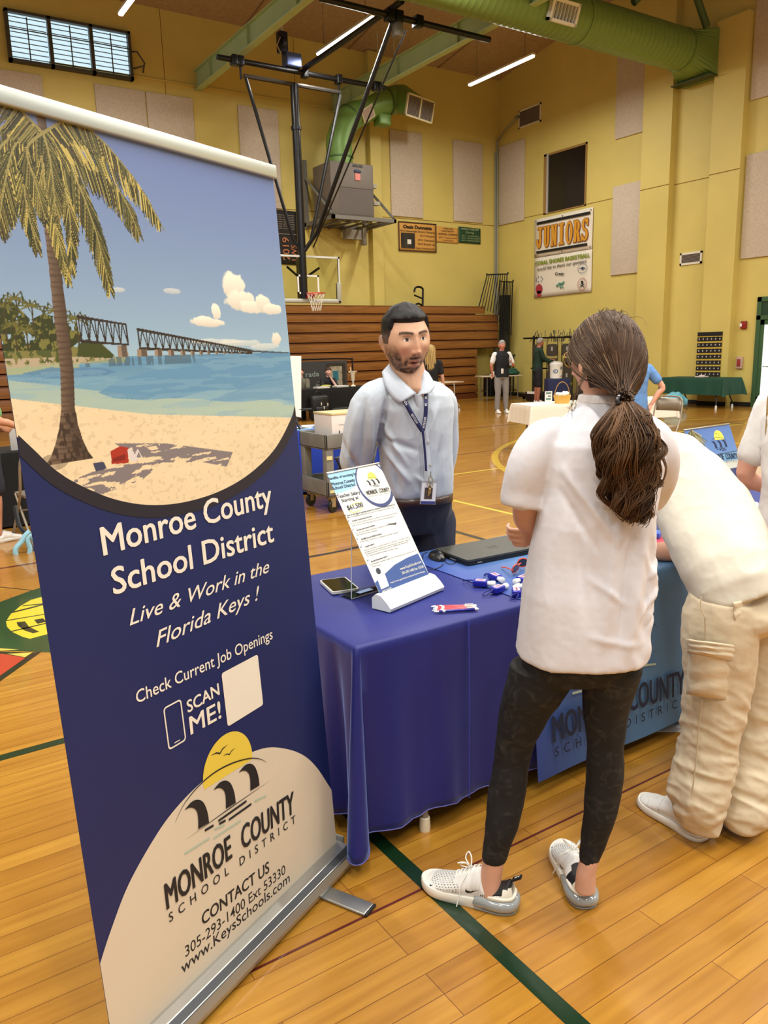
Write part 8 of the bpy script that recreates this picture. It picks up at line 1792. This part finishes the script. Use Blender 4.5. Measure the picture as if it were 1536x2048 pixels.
# fade and stubble painted on the head by its own colour attribute
me = body2.data; co = arrs(me)+0; Mi = head2[3].inverted(); L_ = (np.array(Mi)[:3, :3] @ co.T).T+np.array(Mi)[:3, 3]; L_ /= S2
ca = me.color_attributes['Col']; cc = np.empty(len(co)*4, np.float32); ca.data.foreach_get('color', cc); cc = cc.reshape(-1, 4)
m = (np.abs(L_[:, 0]) < .12) & (L_[:, 2] < .10) & (L_[:, 2] > -.06) & (L_[:, 1] > -.12) & (L_[:, 1] < .1); fz = np.clip((L_[:, 2]+.012)/.05, 0, 1)*np.clip((.040-L_[:, 1])/.02, 0, 1)*m*(np.abs(L_[:, 0]) > .045)
fz = np.maximum(fz, np.clip((L_[:, 2]+.02)/.05, 0, 1)*(L_[:, 1] < -.04)*m)*(.85)
cc[:, :3] = cc[:, :3]*(1-fz[:, None])+srgb((58, 48, 44))*fz[:, None]; ca.data.foreach_set('color', cc.ravel())
g = MB()
for s_ in (-1, 1):
    pts = [Vector((s_*x, .0, z)) for x, z in ((.012, .036), (.022, .0395), (.033, .0405), (.044, .037), (.052, .031))]; P_ = []
    for p in pts: P_.append(head2[3] @ (Vector((p.x, .0845-(abs(p.x)/.075)**2*.036, p.z))*S2))
    g.tube(smooth_pts(P_, 3), [.0030+.0042*math.sin(math.pi*min(1, k/12+.15)) for k in range(13)], 6, flat=(Vector(f2), .5))
o = g.build('eyebrow', mat('brow_dark', (18, 14, 13), .9), P2); o.location = -P2.location
# shirt
M_SH = cloth_mat('pale_blue_shirt', (196, 206, 216), rough=.6, bump=.05, bscale=50)
g = MB()
tors2(g, [(836, 990, .158, .123, 3.57), (835, 980, .164, .128, 3.565), (833, 950, .168, .134, 3.55), (832, 910, .166, .132, 3.53), (829, 860, .172, .132, 3.51), (826, 815, .186, .126, 3.49), (823, 790, .175, .110, 3.48), (821, 777, .135, .092, 3.49)], pw=2.4)
ayt = (ay2+UPZ*.55).normalized(); g.loft([(pv(821, 790, 3.49), .15, .10, ax2, ay2, 2.3), (pv(820, 776, 3.49), .120, .092, ax2, ayt, 2.2), (pv(819, 768, 3.50), .088, .085, ax2, ayt, 2.1), (pv(819, 762, 3.505), .074, .078, ax2, ayt, 2.)], 28)
g.limb([(pv(765, 784, 3.42), .060), (pv(742, 805, 3.41), .080), (pv(726, 850, 3.43), .080), (pv(715, 900, 3.48), .074), (pv(713, 932, 3.52), .070), (pv(730, 965, 3.60), .062), (pv(765, 985, 3.70), .048)], 20, sub=5)
g.limb([(pv(866, 786, 3.55), .055), (pv(884, 806, 3.60), .066), (pv(889, 850, 3.66), .062), (pv(891, 905, 3.72), .060), (pv(880, 945, 3.74), .055), (pv(858, 975, 3.75), .045)], 20, sub=5)
def sh_fn(co, n):
    p0 = np.array(pv(830, 880, 3.4)); r = co-p0; hx = r @ np.array(HX); z = r[:, 2]
    def fold(x0, z0, x1, z1, w_, a): dx, dz = x1-x0, z1-z0; t = np.clip(((hx-x0)*dx+(z-z0)*dz)/(dx*dx+dz*dz), 0, 1); dd = np.hypot(hx-x0-t*dx, z-z0-t*dz); return a*np.exp(-(dd/w_)**2)*np.sin(math.pi*np.clip(t*.9+.08, 0, 1))
    fr = (n @ np.array(-HF) > -.1)
    d = fold(-.14, .08, -.03, -.12, .012, .010)+fold(-.15, .02, .02, -.05, .012, -.009)+fold(-.14, -.02, -.02, -.20, .014, .011)+fold(-.10, -.10, -.07, -.24, .012, -.009)+fold(.10, .15, .04, -.02, .012, .008)+fold(.12, .0, .08, -.18, .012, -.008)+fold(-.25, .15, -.30, -.15, .016, .012)+fold(-.21, .18, -.24, -.12, .012, -.010)+fold(-.18, .14, -.20, -.1, .010, .009)+fold(-.32, .0, -.24, -.16, .012, -.01)+fold(.0, -.16, .09, -.24, .01, .007)+fold(-.12, .18, -.16, -.04, .010, -.012)
    return co+n*(d*fr*1.6)[:, None]
shirt2 = garment(P2, 'dress_shirt', g, M_SH, .006, 5, .0035, (9, 9, 5), 11., .0004, sh_fn)
# collar wings
M_COL = cloth_mat('collar_blue', (206, 216, 228), rough=.55, bump=.04, bscale=60)
def sheet(name, rows, m, parent, th=.003):
    """thick curved sheet through a grid of points"""
    nr, nc = len(rows), len(rows[0]); g = MB(); g.add([p for r in rows for p in r], [(i*nc+j, i*nc+j+1, (i+1)*nc+j+1, (i+1)*nc+j) for i in range(nr-1) for j in range(nc-1)], None, True)
    o = g.build(name, m, parent, sharp=70); md = o.modifiers.new('s', 'SOLIDIFY'); md.thickness = th; md.offset = 0
    if parent.get('_w'): o.location = -parent.location
    return o
top = [(779, 727, 3.40), (786, 742, 3.375), (800, 757, 3.36), (816, 772, 3.355), (833, 786, 3.355)]; bot = [(764, 744, 3.40), (768, 763, 3.365), (776, 782, 3.345), (788, 798, 3.335), (800, 806, 3.335)]
def grid2(a, b, n=5, k=6):
    A_ = smooth_pts([pv(*q) for q in a], 3); B_ = smooth_pts([pv(*q) for q in b], 3); return [[A_[j].lerp(B_[j], i/n)+(-HF)*.008*math.sin(math.pi*i/n) for j in range(len(A_))] for i in range(n+1)]
sheet('collar_wing', grid2(top, bot), M_COL, P2)
top = [(847, 738, 3.42), (845, 750, 3.39), (842, 765, 3.37), (839, 778, 3.36), (836, 790, 3.355)]; bot = [(857, 746, 3.44), (864, 758, 3.41), (870, 770, 3.39), (868, 777, 3.375), (860, 786, 3.36)]
sheet('collar_wing', grid2(top, bot), M_COL, P2)
g = MB(); P_ = smooth_pts([pv(834, 788, 3.352), pv(838, 800, 3.358), pv(846, 840, 3.372), pv(852, 900, 3.39), pv(856, 960, 3.405), pv(857, 985, 3.41)], 6)
for a in range(len(P_)-1): pass
rows = [[p+HX*dx-HF*.001 for p in P_] for dx in (-.016, 0, .016)]; sheet('button_placket', rows, M_COL, P2, .002)
g = MB()
for u, v, D in ((857, 884, 3.385), (862, 930, 3.398), (848, 838, 3.37)): p = pv(u, v, D-.006); g.lathe([(.004, -.002), (.0065, -.001), (.0065, .001), (.003, .002)], 12, frame(p, HX, UPZ))
o = g.build('shirt_button', mat('button_grey', (186, 190, 186), .3), P2); o.location = -P2.location
g = MB(); p = pv(829, 800, 3.40); g.ell(p, (.035, .03, .03))
# trousers, belt, shoes
g = MB(); tors2(g, [(834, 1060, .150, .110, 3.64), (835, 1035, .160, .120, 3.62), (835, 1010, .160, .125, 3.59), (835, 996, .158, .124, 3.565), (835, 990, .155, .120, 3.565)], pw=2.3)
for hp, kn, an in fxs: g.limb([(hp, .104), (hp.lerp(kn, .5), .092), (kn, .074), (kn.lerp(an, .5), .068), (Vector((an.x, an.y, .14)), .060), (Vector((an.x, an.y, .10)), .058)], 20)
garment(P2, 'trousers', g, cloth_mat('navy_trousers', (32, 36, 58), rough=.75, bump=.1, bscale=60), .008, 6, .005, (8, 8, 2.5), 21., .0004)
g = MB(); q = []
for k in range(48): a = 2*math.pi*k/48; c = pv(835.5, 995, 3.563); q.append(c+ax2*.163*math.copysign(abs(math.cos(a))**(2/2.3), math.cos(a))+ay2*.129*math.copysign(abs(math.sin(a))**(2/2.3), math.sin(a)))
vs = [p+UPZ*z for z in (-.017, .017) for p in q]; g.add(vs, [(k, (k+1) % 48, 48+(k+1) % 48, 48+k) for k in range(48)], None, True); o = g.build('belt', mat('belt_brown', (58, 32, 24), .4, coat=.2), P2); o.location = -P2.location; md = o.modifiers.new('s', 'SOLIDIFY'); md.thickness = .004; md.offset = 0
for hp, kn, an in fxs:
    a = an-ay2*-.05; hl_ = Vector((an.x, an.y, 0))+ay2*.06; sneaker(P2, hl_, hl_-ay2*.28, style='plain')
# lanyard, keys and badge (hang from the person: things of their own)
ly = wthing('lanyard', tuple(pv(848, 860, 3.36)), 'navy lanyard with white lettering around the bearded person\'s neck', 'lanyard')
M_LY = mat('lanyard_navy', (34, 38, 84), .6)
def strap(pts, w_, name='lanyard_strap', m=None, par=None):
    C_ = smooth_pts([pv(*q) for q in pts], 5); rows = [[], []]
    for i, p in enumerate(C_):
        d = (C_[min(i+1, len(C_)-1)]-C_[max(i-1, 0)]).normalized(); sd = d.cross(-HF).normalized(); rows[0].append(p-sd*w_/2); rows[1].append(p+sd*w_/2)
    return sheet(name, rows, m or M_LY, par or ly, .0015), C_
st1, C1 = strap([(798, 772, 3.37), (804, 790, 3.345), (818, 818, 3.335), (832, 842, 3.34), (845, 862, 3.345)], .019)
st2, C2 = strap([(852, 776, 3.40), (852, 805, 3.35), (851, 830, 3.348), (848, 850, 3.346), (845, 862, 3.344)], .017)
st3, C3 = strap([(845, 860, 3.342), (848, 885, 3.35), (851, 920, 3.355), (852, 942, 3.355)], .010)
g = MB()
for C_, fs_ in ((C1, (.28, .62)), (C2, (.18, .55))):
    for f_ in fs_:
        i = int(f_*(len(C_)-1)); p = C_[i]; d = (C_[min(i+3, len(C_)-1)]-p).normalized(); p = p-HF*.003; put_text(g, 'BAYADA', frame(p, d, d.cross(HF) if d.cross(HF).dot(HX) > 0 else HF.cross(d)), (0, -.005), (.048, -.005), .010, .02)
o = g.build('strap_lettering', mat('strap_white', (214, 214, 220), .5), ly); o.location = -ly.location
bd = wthing('id_badge', tuple(pv(857, 985, 3.35)), 'white photo badge with keys hanging from the lanyard at belt height', 'badge')
c = pv(857, 987, 3.36); ex_b = (HX+HF*.25-UPZ*.10).normalized(); ey_b = (UPZ+HX*.10).normalized(); Fb = frame(c, ex_b, ey_b)
if Fb.to_3x3().col[2].dot(HF) > 0: Fb = frame(c, ex_b, ey_b)
g = MB(); g.box((-.033, -.045, -.001), (.033, .045, .001), Fb); part(g, 'badge_card', mat('badge_white', (222, 224, 232), .3, coat=.4), bd)
g = MB(); g.box((-.019, -.024, .001), (.017, .026, .0022), Fb); ph_ = part(g, 'photo', mat('badge_photo', (86, 70, 62), .5, var=.5, vscale=60), bd); g = MB(); g.box((-.033, -.045, .001), (.033, -.034, .0022), Fb); part(g, 'blue_band', mat('badge_band', (52, 62, 130), .4), bd)
g = MB(); g.box((-.036, -.049, -.002), (.036, .056, -.001), Fb); part(g, 'clear_sleeve', mat('badge_sleeve', (214, 214, 220), .15, trans=.6), bd)
g = MB()
for k, (dx, dz, r) in enumerate(((0, .07, .008), (.003, .058, .010), (-.006, .045, .007), (.006, .04, .007), (0, .03, .006))): 
    g.tube([Fb @ Vector((dx+r*math.cos(2*math.pi*q/14), dz+r*1.3*math.sin(2*math.pi*q/14), .006+.001*k)) for q in range(14)], .0014, 5, closed=True)
g.box((-.004, -.01, .004), (.003, .035, .006), Fb); g.box((.0, .0, .006), (.008, .03, .008), Fb); part(g, 'key', mat('key_brass', (176, 160, 116), .3, .9), bd)
g = MB(); g.tube([Fb @ Vector((0, .098, .004)), Fb @ Vector((0, .07, .006))], .003, 6); part(g, 'swivel_hook', M_CHR, bd)

# ---------------------------------------------------------------- person bending over the table
SK3 = (222, 172, 146)
P3 = wthing('person', (2.30, 1.45, 0), 'person in white t-shirt and beige cargo trousers bending forward with forearms on the table', 'person')
g = MB(); sp = [(1500, 1215, 2.62), (1500, 1150, 2.66), (1480, 1060, 2.75), (1440, 985, 2.84), (1385, 930, 2.92), (1330, 895, 2.98)]
ax3 = (HX*.8+HF*.6).normalized()
def bent(g, rows, n=32, pw=2.3):
    """rows (u, v, D, rx, ry): rings square to the bent spine"""
    C = [pv(*r[:3]) for r in rows]
    for i in range(len(C)): pass
    R_s = []
    for i, c in enumerate(C):
        t = (C[min(i+1, len(C)-1)]-C[max(i-1, 0)]).normalized(); side = (HX*.55-HF*.0+UPZ*0); vd = (c-EYE).normalized(); a = t.cross(vd).normalized(); b = t.cross(a).normalized(); R_s.append((c, rows[i][3], rows[i][4], a, b, pw))
    g.loft(R_s, n)
bent(g, [(1480, 1200, 2.46, .11, .10), (1466, 1150, 2.52, .11, .11), (1436, 1085, 2.66, .125, .11), (1406, 1020, 2.80, .13, .11), (1368, 965, 2.92, .11, .10), (1335, 925, 3.02, .08, .08)])
hd3 = pv(1262, 900, 3.18); f3 = (HF*.55-HX*.55-UPZ*.55).normalized(); head3 = head_grid(hd3, f3, UPZ*.6+HF*.5-HX*.3, .98, SK3, female=True, nu=70, nv=56)
g.limb([(pv(1326, 915, 3.04), .055), (pv(1295, 908, 3.10), .052), (hd3, .05)])
shA = pv(1366, 985, 2.90); elA = Vector((2.655, 2.035, TZ+.048)); wrA = Vector((2.40, 2.13, TZ+.032))
elA = on(1388, 1100, 2, TZ+.050); wrA = on(1262, 1106, 2, TZ+.034)
g.limb([(shA, .046), (shA.lerp(elA, .55), .044), (elA, .042), (elA.lerp(wrA, .35), .044), (wrA, .027)]); hand(g, wrA, (wrA-elA)+UPZ*.0, -UPZ, -1, .95, .35)
shB = pv(1322, 940, 3.16); elB = elA+Vector((.02, .30, 0)); elB.z = TZ+.05; wrB = elB+Vector((-.22, .06, -.012)); g.limb([(shB, .046), (elB, .040), (wrB, .026)]); hand(g, wrB, (wrB-elB), -UPZ, 1, .95, .35)
hips = [pv(1444, 1250, 2.45), pv(1520, 1250, 2.55)]; ak = [pv(1398, 1640, 2.37), pv(1486, 1630, 2.38)]
for hp, an in zip(hips, ak): g.limb([(hp, .07), (hp.lerp(an, .5)+(HX*.012 if an is ak[1] else UPZ*0), .030), (an, .022)])
finish_body(P3, g, head3, SK3, .0055, 3, s=.98)
cap_hair(head3[3], 1.04, (92, 66, 46), P3, front=.06, side=-.08, back=-.11, th=.02, seed=8.)
g = MB()
bent(g, [(1480, 1196, 2.455, .132, .130), (1476, 1186, 2.46, .138, .138), (1464, 1158, 2.50, .144, .144), (1436, 1085, 2.66, .163, .150), (1406, 1020, 2.80, .165, .145), (1370, 965, 2.92, .150, .130), (1337, 922, 3.02, .125, .115), (1312, 898, 3.08, .085, .085), (1302, 892, 3.10, .065, .07)], pw=2.4)
g.limb([(pv(1352, 945, 2.95), .085), (pv(1352, 1000, 2.92), .085), (pv(1362, 1050, 2.96), .078), (pv(1374, 1072, 3.0), .066)], 20)
def hem3(co, n):
    # shirt front hangs away from the belly towards the table
    return co
garment(P3, 't_shirt', g, cloth_mat('cream_cotton', (208, 201, 184), bump=.05, bscale=40), .0068, 7, .004, (7, 7, 7), 31., .0005)
# cargo trousers
M_CG = cloth_mat('cargo_beige', (206, 190, 160), rough=.8, bump=.12, bscale=50)
g = MB()
CL = [(1452, 1192, 66, 2.46), (1446, 1230, 74, 2.46), (1438, 1290, 70, 2.45), (1436, 1360, 62, 2.44), (1428, 1420, 58, 2.43), (1418, 1480, 53, 2.42), (1406, 1540, 56, 2.40), (1396, 1585, 54, 2.38), (1397, 1625, 44, 2.37), (1400, 1648, 36, 2.37)]
CRr = [(1515, 1190, 60, 2.56), (1522, 1240, 70, 2.56), (1524, 1300, 64, 2.55), (1520, 1370, 55, 2.52), (1512, 1440, 52, 2.50), (1504, 1500, 50, 2.47), (1494, 1560, 52, 2.43), (1488, 1600, 50, 2.40), (1486, 1632, 40, 2.38), (1486, 1645, 35, 2.38)]
legs_loft(g, CL, 1.15); legs_loft(g, CRr, 1.1); g.ell(pv(1480, 1225, 2.46), (.15, .13, .09))
def cargo_fn(co, n):
    z = co[:, 2]; a = fbm(co+np.stack([co[:, 2]*.4, co[:, 0]*.3, co[:, 0]*.5], 1), (6, 6, 15), 3., 2); b = fbm(co, (14, 14, 28), 7., 2)
    low = np.clip((.62-z)/.5, 0, 1); return co+n*((.008*(1-2*np.abs(a))+.005*b)*(.25+.9*low))[:, None]
tr3 = garment(P3, 'cargo_trousers', g, M_CG, .006, 4, .003, (10, 10, 6), 41., .0005, cargo_fn)
def pocket(name, corners, th, m=None, n=10, off=.010):
    """patch laid over the trousers: bilinear patch of pixel corners with bulge"""
    a, b, c, d = corners; rows = []
    for i in range(n+1):
        r = []
        for j in range(n+1):
            s_, t_ = j/n, i/n; u = (a[0]*(1-s_)+b[0]*s_)*(1-t_)+(d[0]*(1-s_)+c[0]*s_)*t_; v = (a[1]*(1-s_)+b[1]*s_)*(1-t_)+(d[1]*(1-s_)+c[1]*s_)*t_
            D = np.interp(v, [q[1] for q in CL], [q[3] for q in CL]); uc = np.interp(v, [q[1] for q in CL], [q[0] for q in CL]); hw = np.interp(v, [q[1] for q in CL], [q[2] for q in CL]); x = max(-.98, min(.98, (u-uc)/hw)); rr = hw*D/FPX*1.15
            bul = off+.004*math.sin(math.pi*s_)*math.sin(math.pi*t_)+.004*math.sin(t_*16+s_*3)+.004*noise.noise(Vector((s_*4, t_*4, th*99))); r.append(pv(u, v, D-rr*math.sqrt(1-x*x)-bul))
        rows.append(r)
    o = sheet(name, rows, m or M_CG, tr3, .006); o.location = (0, 0, 0); return o
M_CG2 = cloth_mat('cargo_pocket', (214, 198, 168), rough=.8, bump=.15, bscale=50)
pocket('cargo_pocket', ((1378, 1302), (1462, 1312), (1456, 1400), (1374, 1388)), .1, M_CG2); pocket('pocket_flap', ((1372, 1278), (1474, 1292), (1468, 1322), (1376, 1304)), .2, M_CG2, off=.018)
pocket('back_pocket', ((1466, 1204), (1504, 1198), (1504, 1252), (1470, 1260)), .3, M_CG2, off=.006)
g = MB()
for q in ([(1402, 1192), (1402, 1215), (1410, 1236)], [(1410, 1236), (1411, 1280)], [(1404, 1400), (1398, 1450), (1392, 1520), (1384, 1590)]):
    P_ = []
    for u, v in q:
        D = np.interp(v, [a[1] for a in CL], [a[3] for a in CL]); uc = np.interp(v, [a[1] for a in CL], [a[0] for a in CL]); hw = np.interp(v, [a[1] for a in CL], [a[2] for a in CL]); x = max(-.97, min(.97, (u-uc)/hw)); rr = hw*D/FPX*1.15; P_.append(pv(u, v, D-rr*math.sqrt(1-x*x)-.006))
    g.tube(smooth_pts(P_, 6), .0022, 5)
o = g.build('seam', mat('seam_tan', (180, 160, 128), .8), tr3)
h3, t3 = on(1408, 1682, 2, 0), on(1283, 1602, 2, 0); sneaker(P3, h3, t3, style='plain', lab='white low sneaker nearest the ponytailed person')
h4 = on(1500, 1672, 2, 0); sneaker(P3, h4, h4+(on(1425, 1615, 2, 0)-h4).normalized()*.29, style='plain', lab='white low sneaker at the edge of the picture')

# ---------------------------------------------------------------- generic standing or sitting figures
def figure(lab, x, y, face, Hh=1.74, skin=(206, 156, 130), hair=(90, 70, 54), top=(220, 220, 216), low=(60, 60, 66), arms=None, sleeve=.5, shorts=False, female=False, long_hair=False, vest=None, shoes=(226, 224, 216), sit=0., lean=0., vox=.011, group=None, headturn=0., bowed=0.):
    s = Hh/1.75; c, sn = math.cos(face), math.sin(face)      # face: heading angle of the chest
    F_ = Vector((c, sn, 0)); R_s = Vector((sn, -c, 0)); o0 = Vector((x, y, -sit))
    def W(a, b, z): return o0+R_s*a*s+F_*b*s+UPZ*z*s
    P = wthing('person', (x, y, 0), lab, 'person', group); g = MB(); lb = lambda z: lean*max(0, z-.95)
    hcn = W(0, .02+lb(1.63), 1.625); hf_ = (F_*math.cos(headturn)+R_s*math.sin(headturn)-UPZ*bowed).normalized(); hd = head_grid(hcn, hf_, UPZ+F_*lean, s*.98, skin, female=female, nu=70, nv=56, brow=hair)
    rows = [(.88, .150, .10), (.98, .155, .105), (1.10, .135, .095), (1.25, .150, .105), (1.38, .165, .10), (1.45, .12, .075), (1.49, .06, .06)]
    k = .92 if female else 1
    g.loft([(W(0, lb(z), z), rx*s*k, ry*s*k, R_s, F_, 2.3) for z, rx, ry in rows]+[(W(0, lb(1.56)+.01, 1.56), .052*s, .055*s, R_s, F_)], 20)
    arms = arms or [((.22, .02, 1.15), (.24, .08, .92)), ((-.22, .02, 1.15), (-.24, .08, .92))]; A = []
    for sd, (e, w_) in zip((1, -1), arms):
        S_ = W(sd*.175*k, lb(1.41), 1.41); E_ = W(e[0], e[1], e[2]); W_ = W(w_[0], w_[1], w_[2]); A.append((S_, E_, W_)); g.limb([(S_, .050*s), (E_, .038*s), (E_.lerp(W_, .4), .036*s), (W_, .026*s)], 12, sub=4); dd = (W_-E_).normalized(); hand(g, W_, dd, (F_*-.3-R_s*sd), sd, s*.95, .5)
    Lg = []
    for sd in (1, -1):
        h_, kn, an = W(sd*.09, 0, .90), W(sd*.10, .02 if not sit else .42, .50 if not sit else .86), W(sd*.11, -.01 if not sit else .42, .09 if not sit else .45); Lg.append((h_, kn, an)); g.limb([(h_, .085*s), (h_.lerp(kn, .5), .075*s), (kn, .054*s), (kn.lerp(an, .35), .054*s), (an, .036*s)], 12, sub=4)
    finish_body(P, g, hd, skin, vox, 2, s=s)
    if long_hair:
        cap_hair(hd[3], s*1.0, hair, P, front=.06, side=-.06, back=-.11, th=.022)
        g = MB(); g.loft([(hcn-F_*.02*s+UPZ*.06*s, .085*s, .095*s, R_s, F_), (hcn-F_*.05*s-UPZ*.04*s, .105*s, .075*s, R_s, F_), (hcn-F_*.075*s-UPZ*.18*s, .115*s, .055*s, R_s, F_), (hcn-F_*.09*s-UPZ*.32*s, .10*s, .045*s, R_s, F_), (hcn-F_*.09*s-UPZ*.40*s, .05*s, .03*s, R_s, F_)], 20)
        o = fuse(g, 'long_hair', M_HAIR, P, .009, 3, fn=lambda co, n: co+n*(.006*np.sin(((co-np.array(hcn)) @ np.array(R_s))*160+co[:, 2]*12))[:, None]); paint(o.data, lambda co, n: srgb(hair)*(1+.5*np.sin(((co-np.array(hcn)) @ np.array(R_s))*220+co[:, 2]*18))[:, None].clip(.5, 1.5))
    else: cap_hair(hd[3], s, hair, P, front=.055, side=.0, back=-.05, th=.012)
    def top_mesh(grow, slv, zlo):
        g = MB(); g.loft([(W(0, lb(z), z), (rx+grow)*s*k, (ry+grow)*s*k, R_s, F_, 2.4) for z, rx, ry in [(zlo, .150, .115), (.98, .155, .112), (1.10, .145, .10), (1.25, .155, .110), (1.38, .172, .105), (1.44, .13, .085), (1.48, .07, .07), (1.50, .055, .06)] if z >= zlo], 22)
        for S_, E_, W_ in A:
            if slv <= 0: continue
            if slv <= .6: g.limb([(S_, (.058+grow)*s), (S_.lerp(E_, slv), (.056+grow)*s), (S_.lerp(E_, slv*1.35), (.054+grow)*s)], 14, sub=4)
            else: g.limb([(S_, (.060+grow)*s), (E_, (.050+grow)*s), (E_.lerp(W_, .92), (.038+grow)*s)], 14, sub=4)
        return g
    garment(P, 'shirt', top_mesh(.008, sleeve, .86), mat('top_%d_%d_%d' % top, top, .8, bump=.1, bscale=30), vox, 3, .005, (8, 8, 5), x)
    if vest: garment(P, 'vest', top_mesh(.022, 0., .87), mat('vest_%d' % vest[0], vest, .8), vox, 3, .004, (8, 8, 5), y)
    g = MB(); g.loft([(W(0, 0, z), rx*s*k, ry*s*k, R_s, F_, 2.3) for z, rx, ry in ((.84, .155, .115), (.92, .160, .118), (1.0, .150, .11))], 20)
    for h_, kn, an in Lg:
        if shorts: g.limb([(h_, .098*s), (h_.lerp(kn, .5), .094*s), (h_.lerp(kn, .98), .084*s)], 14, sub=4)
        else: g.limb([(h_, .096*s), (h_.lerp(kn, .5), .088*s), (kn, .072*s), (kn.lerp(an, .6), .066*s), (kn.lerp(an, .93), .060*s)], 14, sub=4)
    garment(P, 'shorts' if shorts else 'trousers', g, mat('low_%d_%d_%d' % low, low, .85, bump=.1, bscale=30), vox, 3, .006, (8, 8, 4), y)
    for h_, kn, an in Lg:
        q = Vector((an.x, an.y, 0)); z0 = an.z-.09*s
        if not sit: o = sneaker(P, q-F_*.05*s, q+F_*.23*s, L=.28*s, style='plain')
    return P, W, A
a_cam = math.atan2(-HF.y, -HF.x)
# ---------------------------------------------------------------- background people
def heading(dx, dy): return math.atan2(dy, dx)   # unused helper kept short
p = on(1003, 826, 2, 0)
Pv, Wv, Av = figure('grey haired person in black vest, white polo and grey trousers holding a bottle', p.x, p.y, a_cam+.15, 1.80, (196, 130, 108), (150, 146, 142), (222, 220, 216), (136, 132, 128), arms=[((.27, .04, 1.18), (.24, .0, .98)), ((-.27, .06, 1.16), (-.14, .27, 1.22))], sleeve=.55, vest=(20, 24, 28))
bt = wthing('water_bottle', tuple(Wv(-.11, .33, 1.2)), 'clear water bottle with white cap held by the person in the black vest', 'bottle'); c = Wv(-.12, .33, 1.24)
g = MB(); g.lathe([(.03, -.09), (.034, -.08), (.034, .05), (.015, .09), (.014, .10)], 14, T(c)); part(g, 'bottle_body', mat('bottle_clear', (214, 222, 226), .1, trans=.5), bt); g = MB(); g.lathe([(.017, .10), (.017, .12)], 12, T(c)); part(g, 'cap', M_WHT, bt)
tg = wthing('lanyard_tag', tuple(Wv(.02, .16, 1.1)), 'white tag on a dark lanyard over the black vest', 'badge'); g = MB(); g.tube([Wv(.05, .10, 1.45), Wv(.03, .15, 1.2), Wv(.03, .15, 1.1)], .008, 5); part(g, 'cord', M_BLK, tg); g = MB(); g.bevbox(Wv(.03, .15, 1.02)-Vector((.035, .012, .06)), Wv(.03, .15, 1.02)+Vector((.035, .012, .06)), .008); part(g, 'tag', M_WHT, tg)
p = on(1074, 807, 2, 0)
Pg, Wg, Ag = figure('grey haired person in dark green jacket and black shorts reaching to the drinks cooler', p.x, p.y, math.atan2(HX.y, HX.x)+.1, 1.86, (180, 116, 92), (140, 134, 124), (22, 48, 34), (30, 30, 34), arms=[((.20, .14, 1.18), (.14, .38, 1.12)), ((-.20, .14, 1.18), (-.12, .36, 1.16))], sleeve=1., shorts=True, lean=.06, bowed=.25)
p = pv(862, 745, 15.4)
Pl, Wl_, Al = figure('person with long blond hair in black before the bleachers', p.x, p.y, math.atan2(HF.y, HF.x)-.2, 1.70, (206, 160, 134), (170, 142, 88), (22, 22, 24), (28, 28, 32), female=True, long_hair=True)
# seated pair behind the black cloth table
p = on(656, 775, 1, 17.95)
Ps, Ws, As_ = figure('laughing person in black t-shirt sitting with chin on hand at the black table', p.x, p.y, a_cam+.35, 1.68, (226, 176, 158), (64, 44, 38), (30, 28, 30), (40, 40, 46), arms=[((.22, .26, 1.22), (.24, .45, 1.20)), ((-.20, .26, 1.18), (-.05, .20, 1.44))], sit=.44, female=True, lean=.12, vox=.012)
p = on(603, 780, 1, 17.95)
figure('person in olive shirt sitting at the black table, cut by the white board', p.x, p.y, a_cam-.1, 1.70, (214, 160, 140), (60, 44, 38), (104, 98, 82), (50, 50, 54), arms=[((.22, .22, 1.15), (.16, .42, 1.18)), ((-.22, .22, 1.15), (-.10, .42, 1.18))], sit=.44, female=True, vox=.012)
for (u, lab) in ((656, 'folding chair under the laughing seated person'), (603, 'folding chair under the seated person in olive')):
    q = on(u, 775, 1, 17.97); folding_chair((q.x, q.y+.05, 0), R_(180), lab, (96, 90, 82), 'folding chairs behind the black table')
# person with hand on the hip beyond the ponytail
p = pv(1272, 800, 9.6)
figure('person in blue top and grey jeans with one hand on the hip beyond the ponytail', p.x, p.y, math.atan2(HF.y, HF.x)+.3, 1.66, (214, 158, 132), (80, 58, 44), (96, 140, 196), (92, 100, 110), arms=[((.33, -.08, 1.18), (.20, -.06, .97)), ((-.25, .1, 1.15), (-.2, .3, 1.05))], sleeve=.45, female=True, long_hair=False)
# person cut by the right edge
p = pv(1594, 1010, 2.95)
figure('blond person in white t-shirt cut by the picture edge beside the table', p.x, p.y, math.atan2(HX.y, HX.x)+.35, 1.72, (226, 170, 148), (196, 160, 104), (230, 228, 226), (40, 42, 58), arms=[((.22, .0, 1.15), (.2, .22, 1.02)), ((-.22, -.05, 1.14), (-.20, .18, 1.0))], sleeve=.5, female=True, long_hair=True, vox=.009)
# person cut by the left edge
p = on(-10, 1082, 2, 0)
figure('person in green shirt and dark shorts cut off beside the big banner', p.x, p.y, 0.3, 1.72, (206, 150, 120), (176, 140, 90), (120, 170, 112), (44, 46, 58), arms=[((.26, .05, 1.16), (.24, .28, 1.05)), ((-.26, .05, 1.16), (-.24, .28, 1.05))], sleeve=.6, shorts=True, female=True, vox=.011)
for o in bpy.data.objects:
    if '_w' in o: del o['_w']
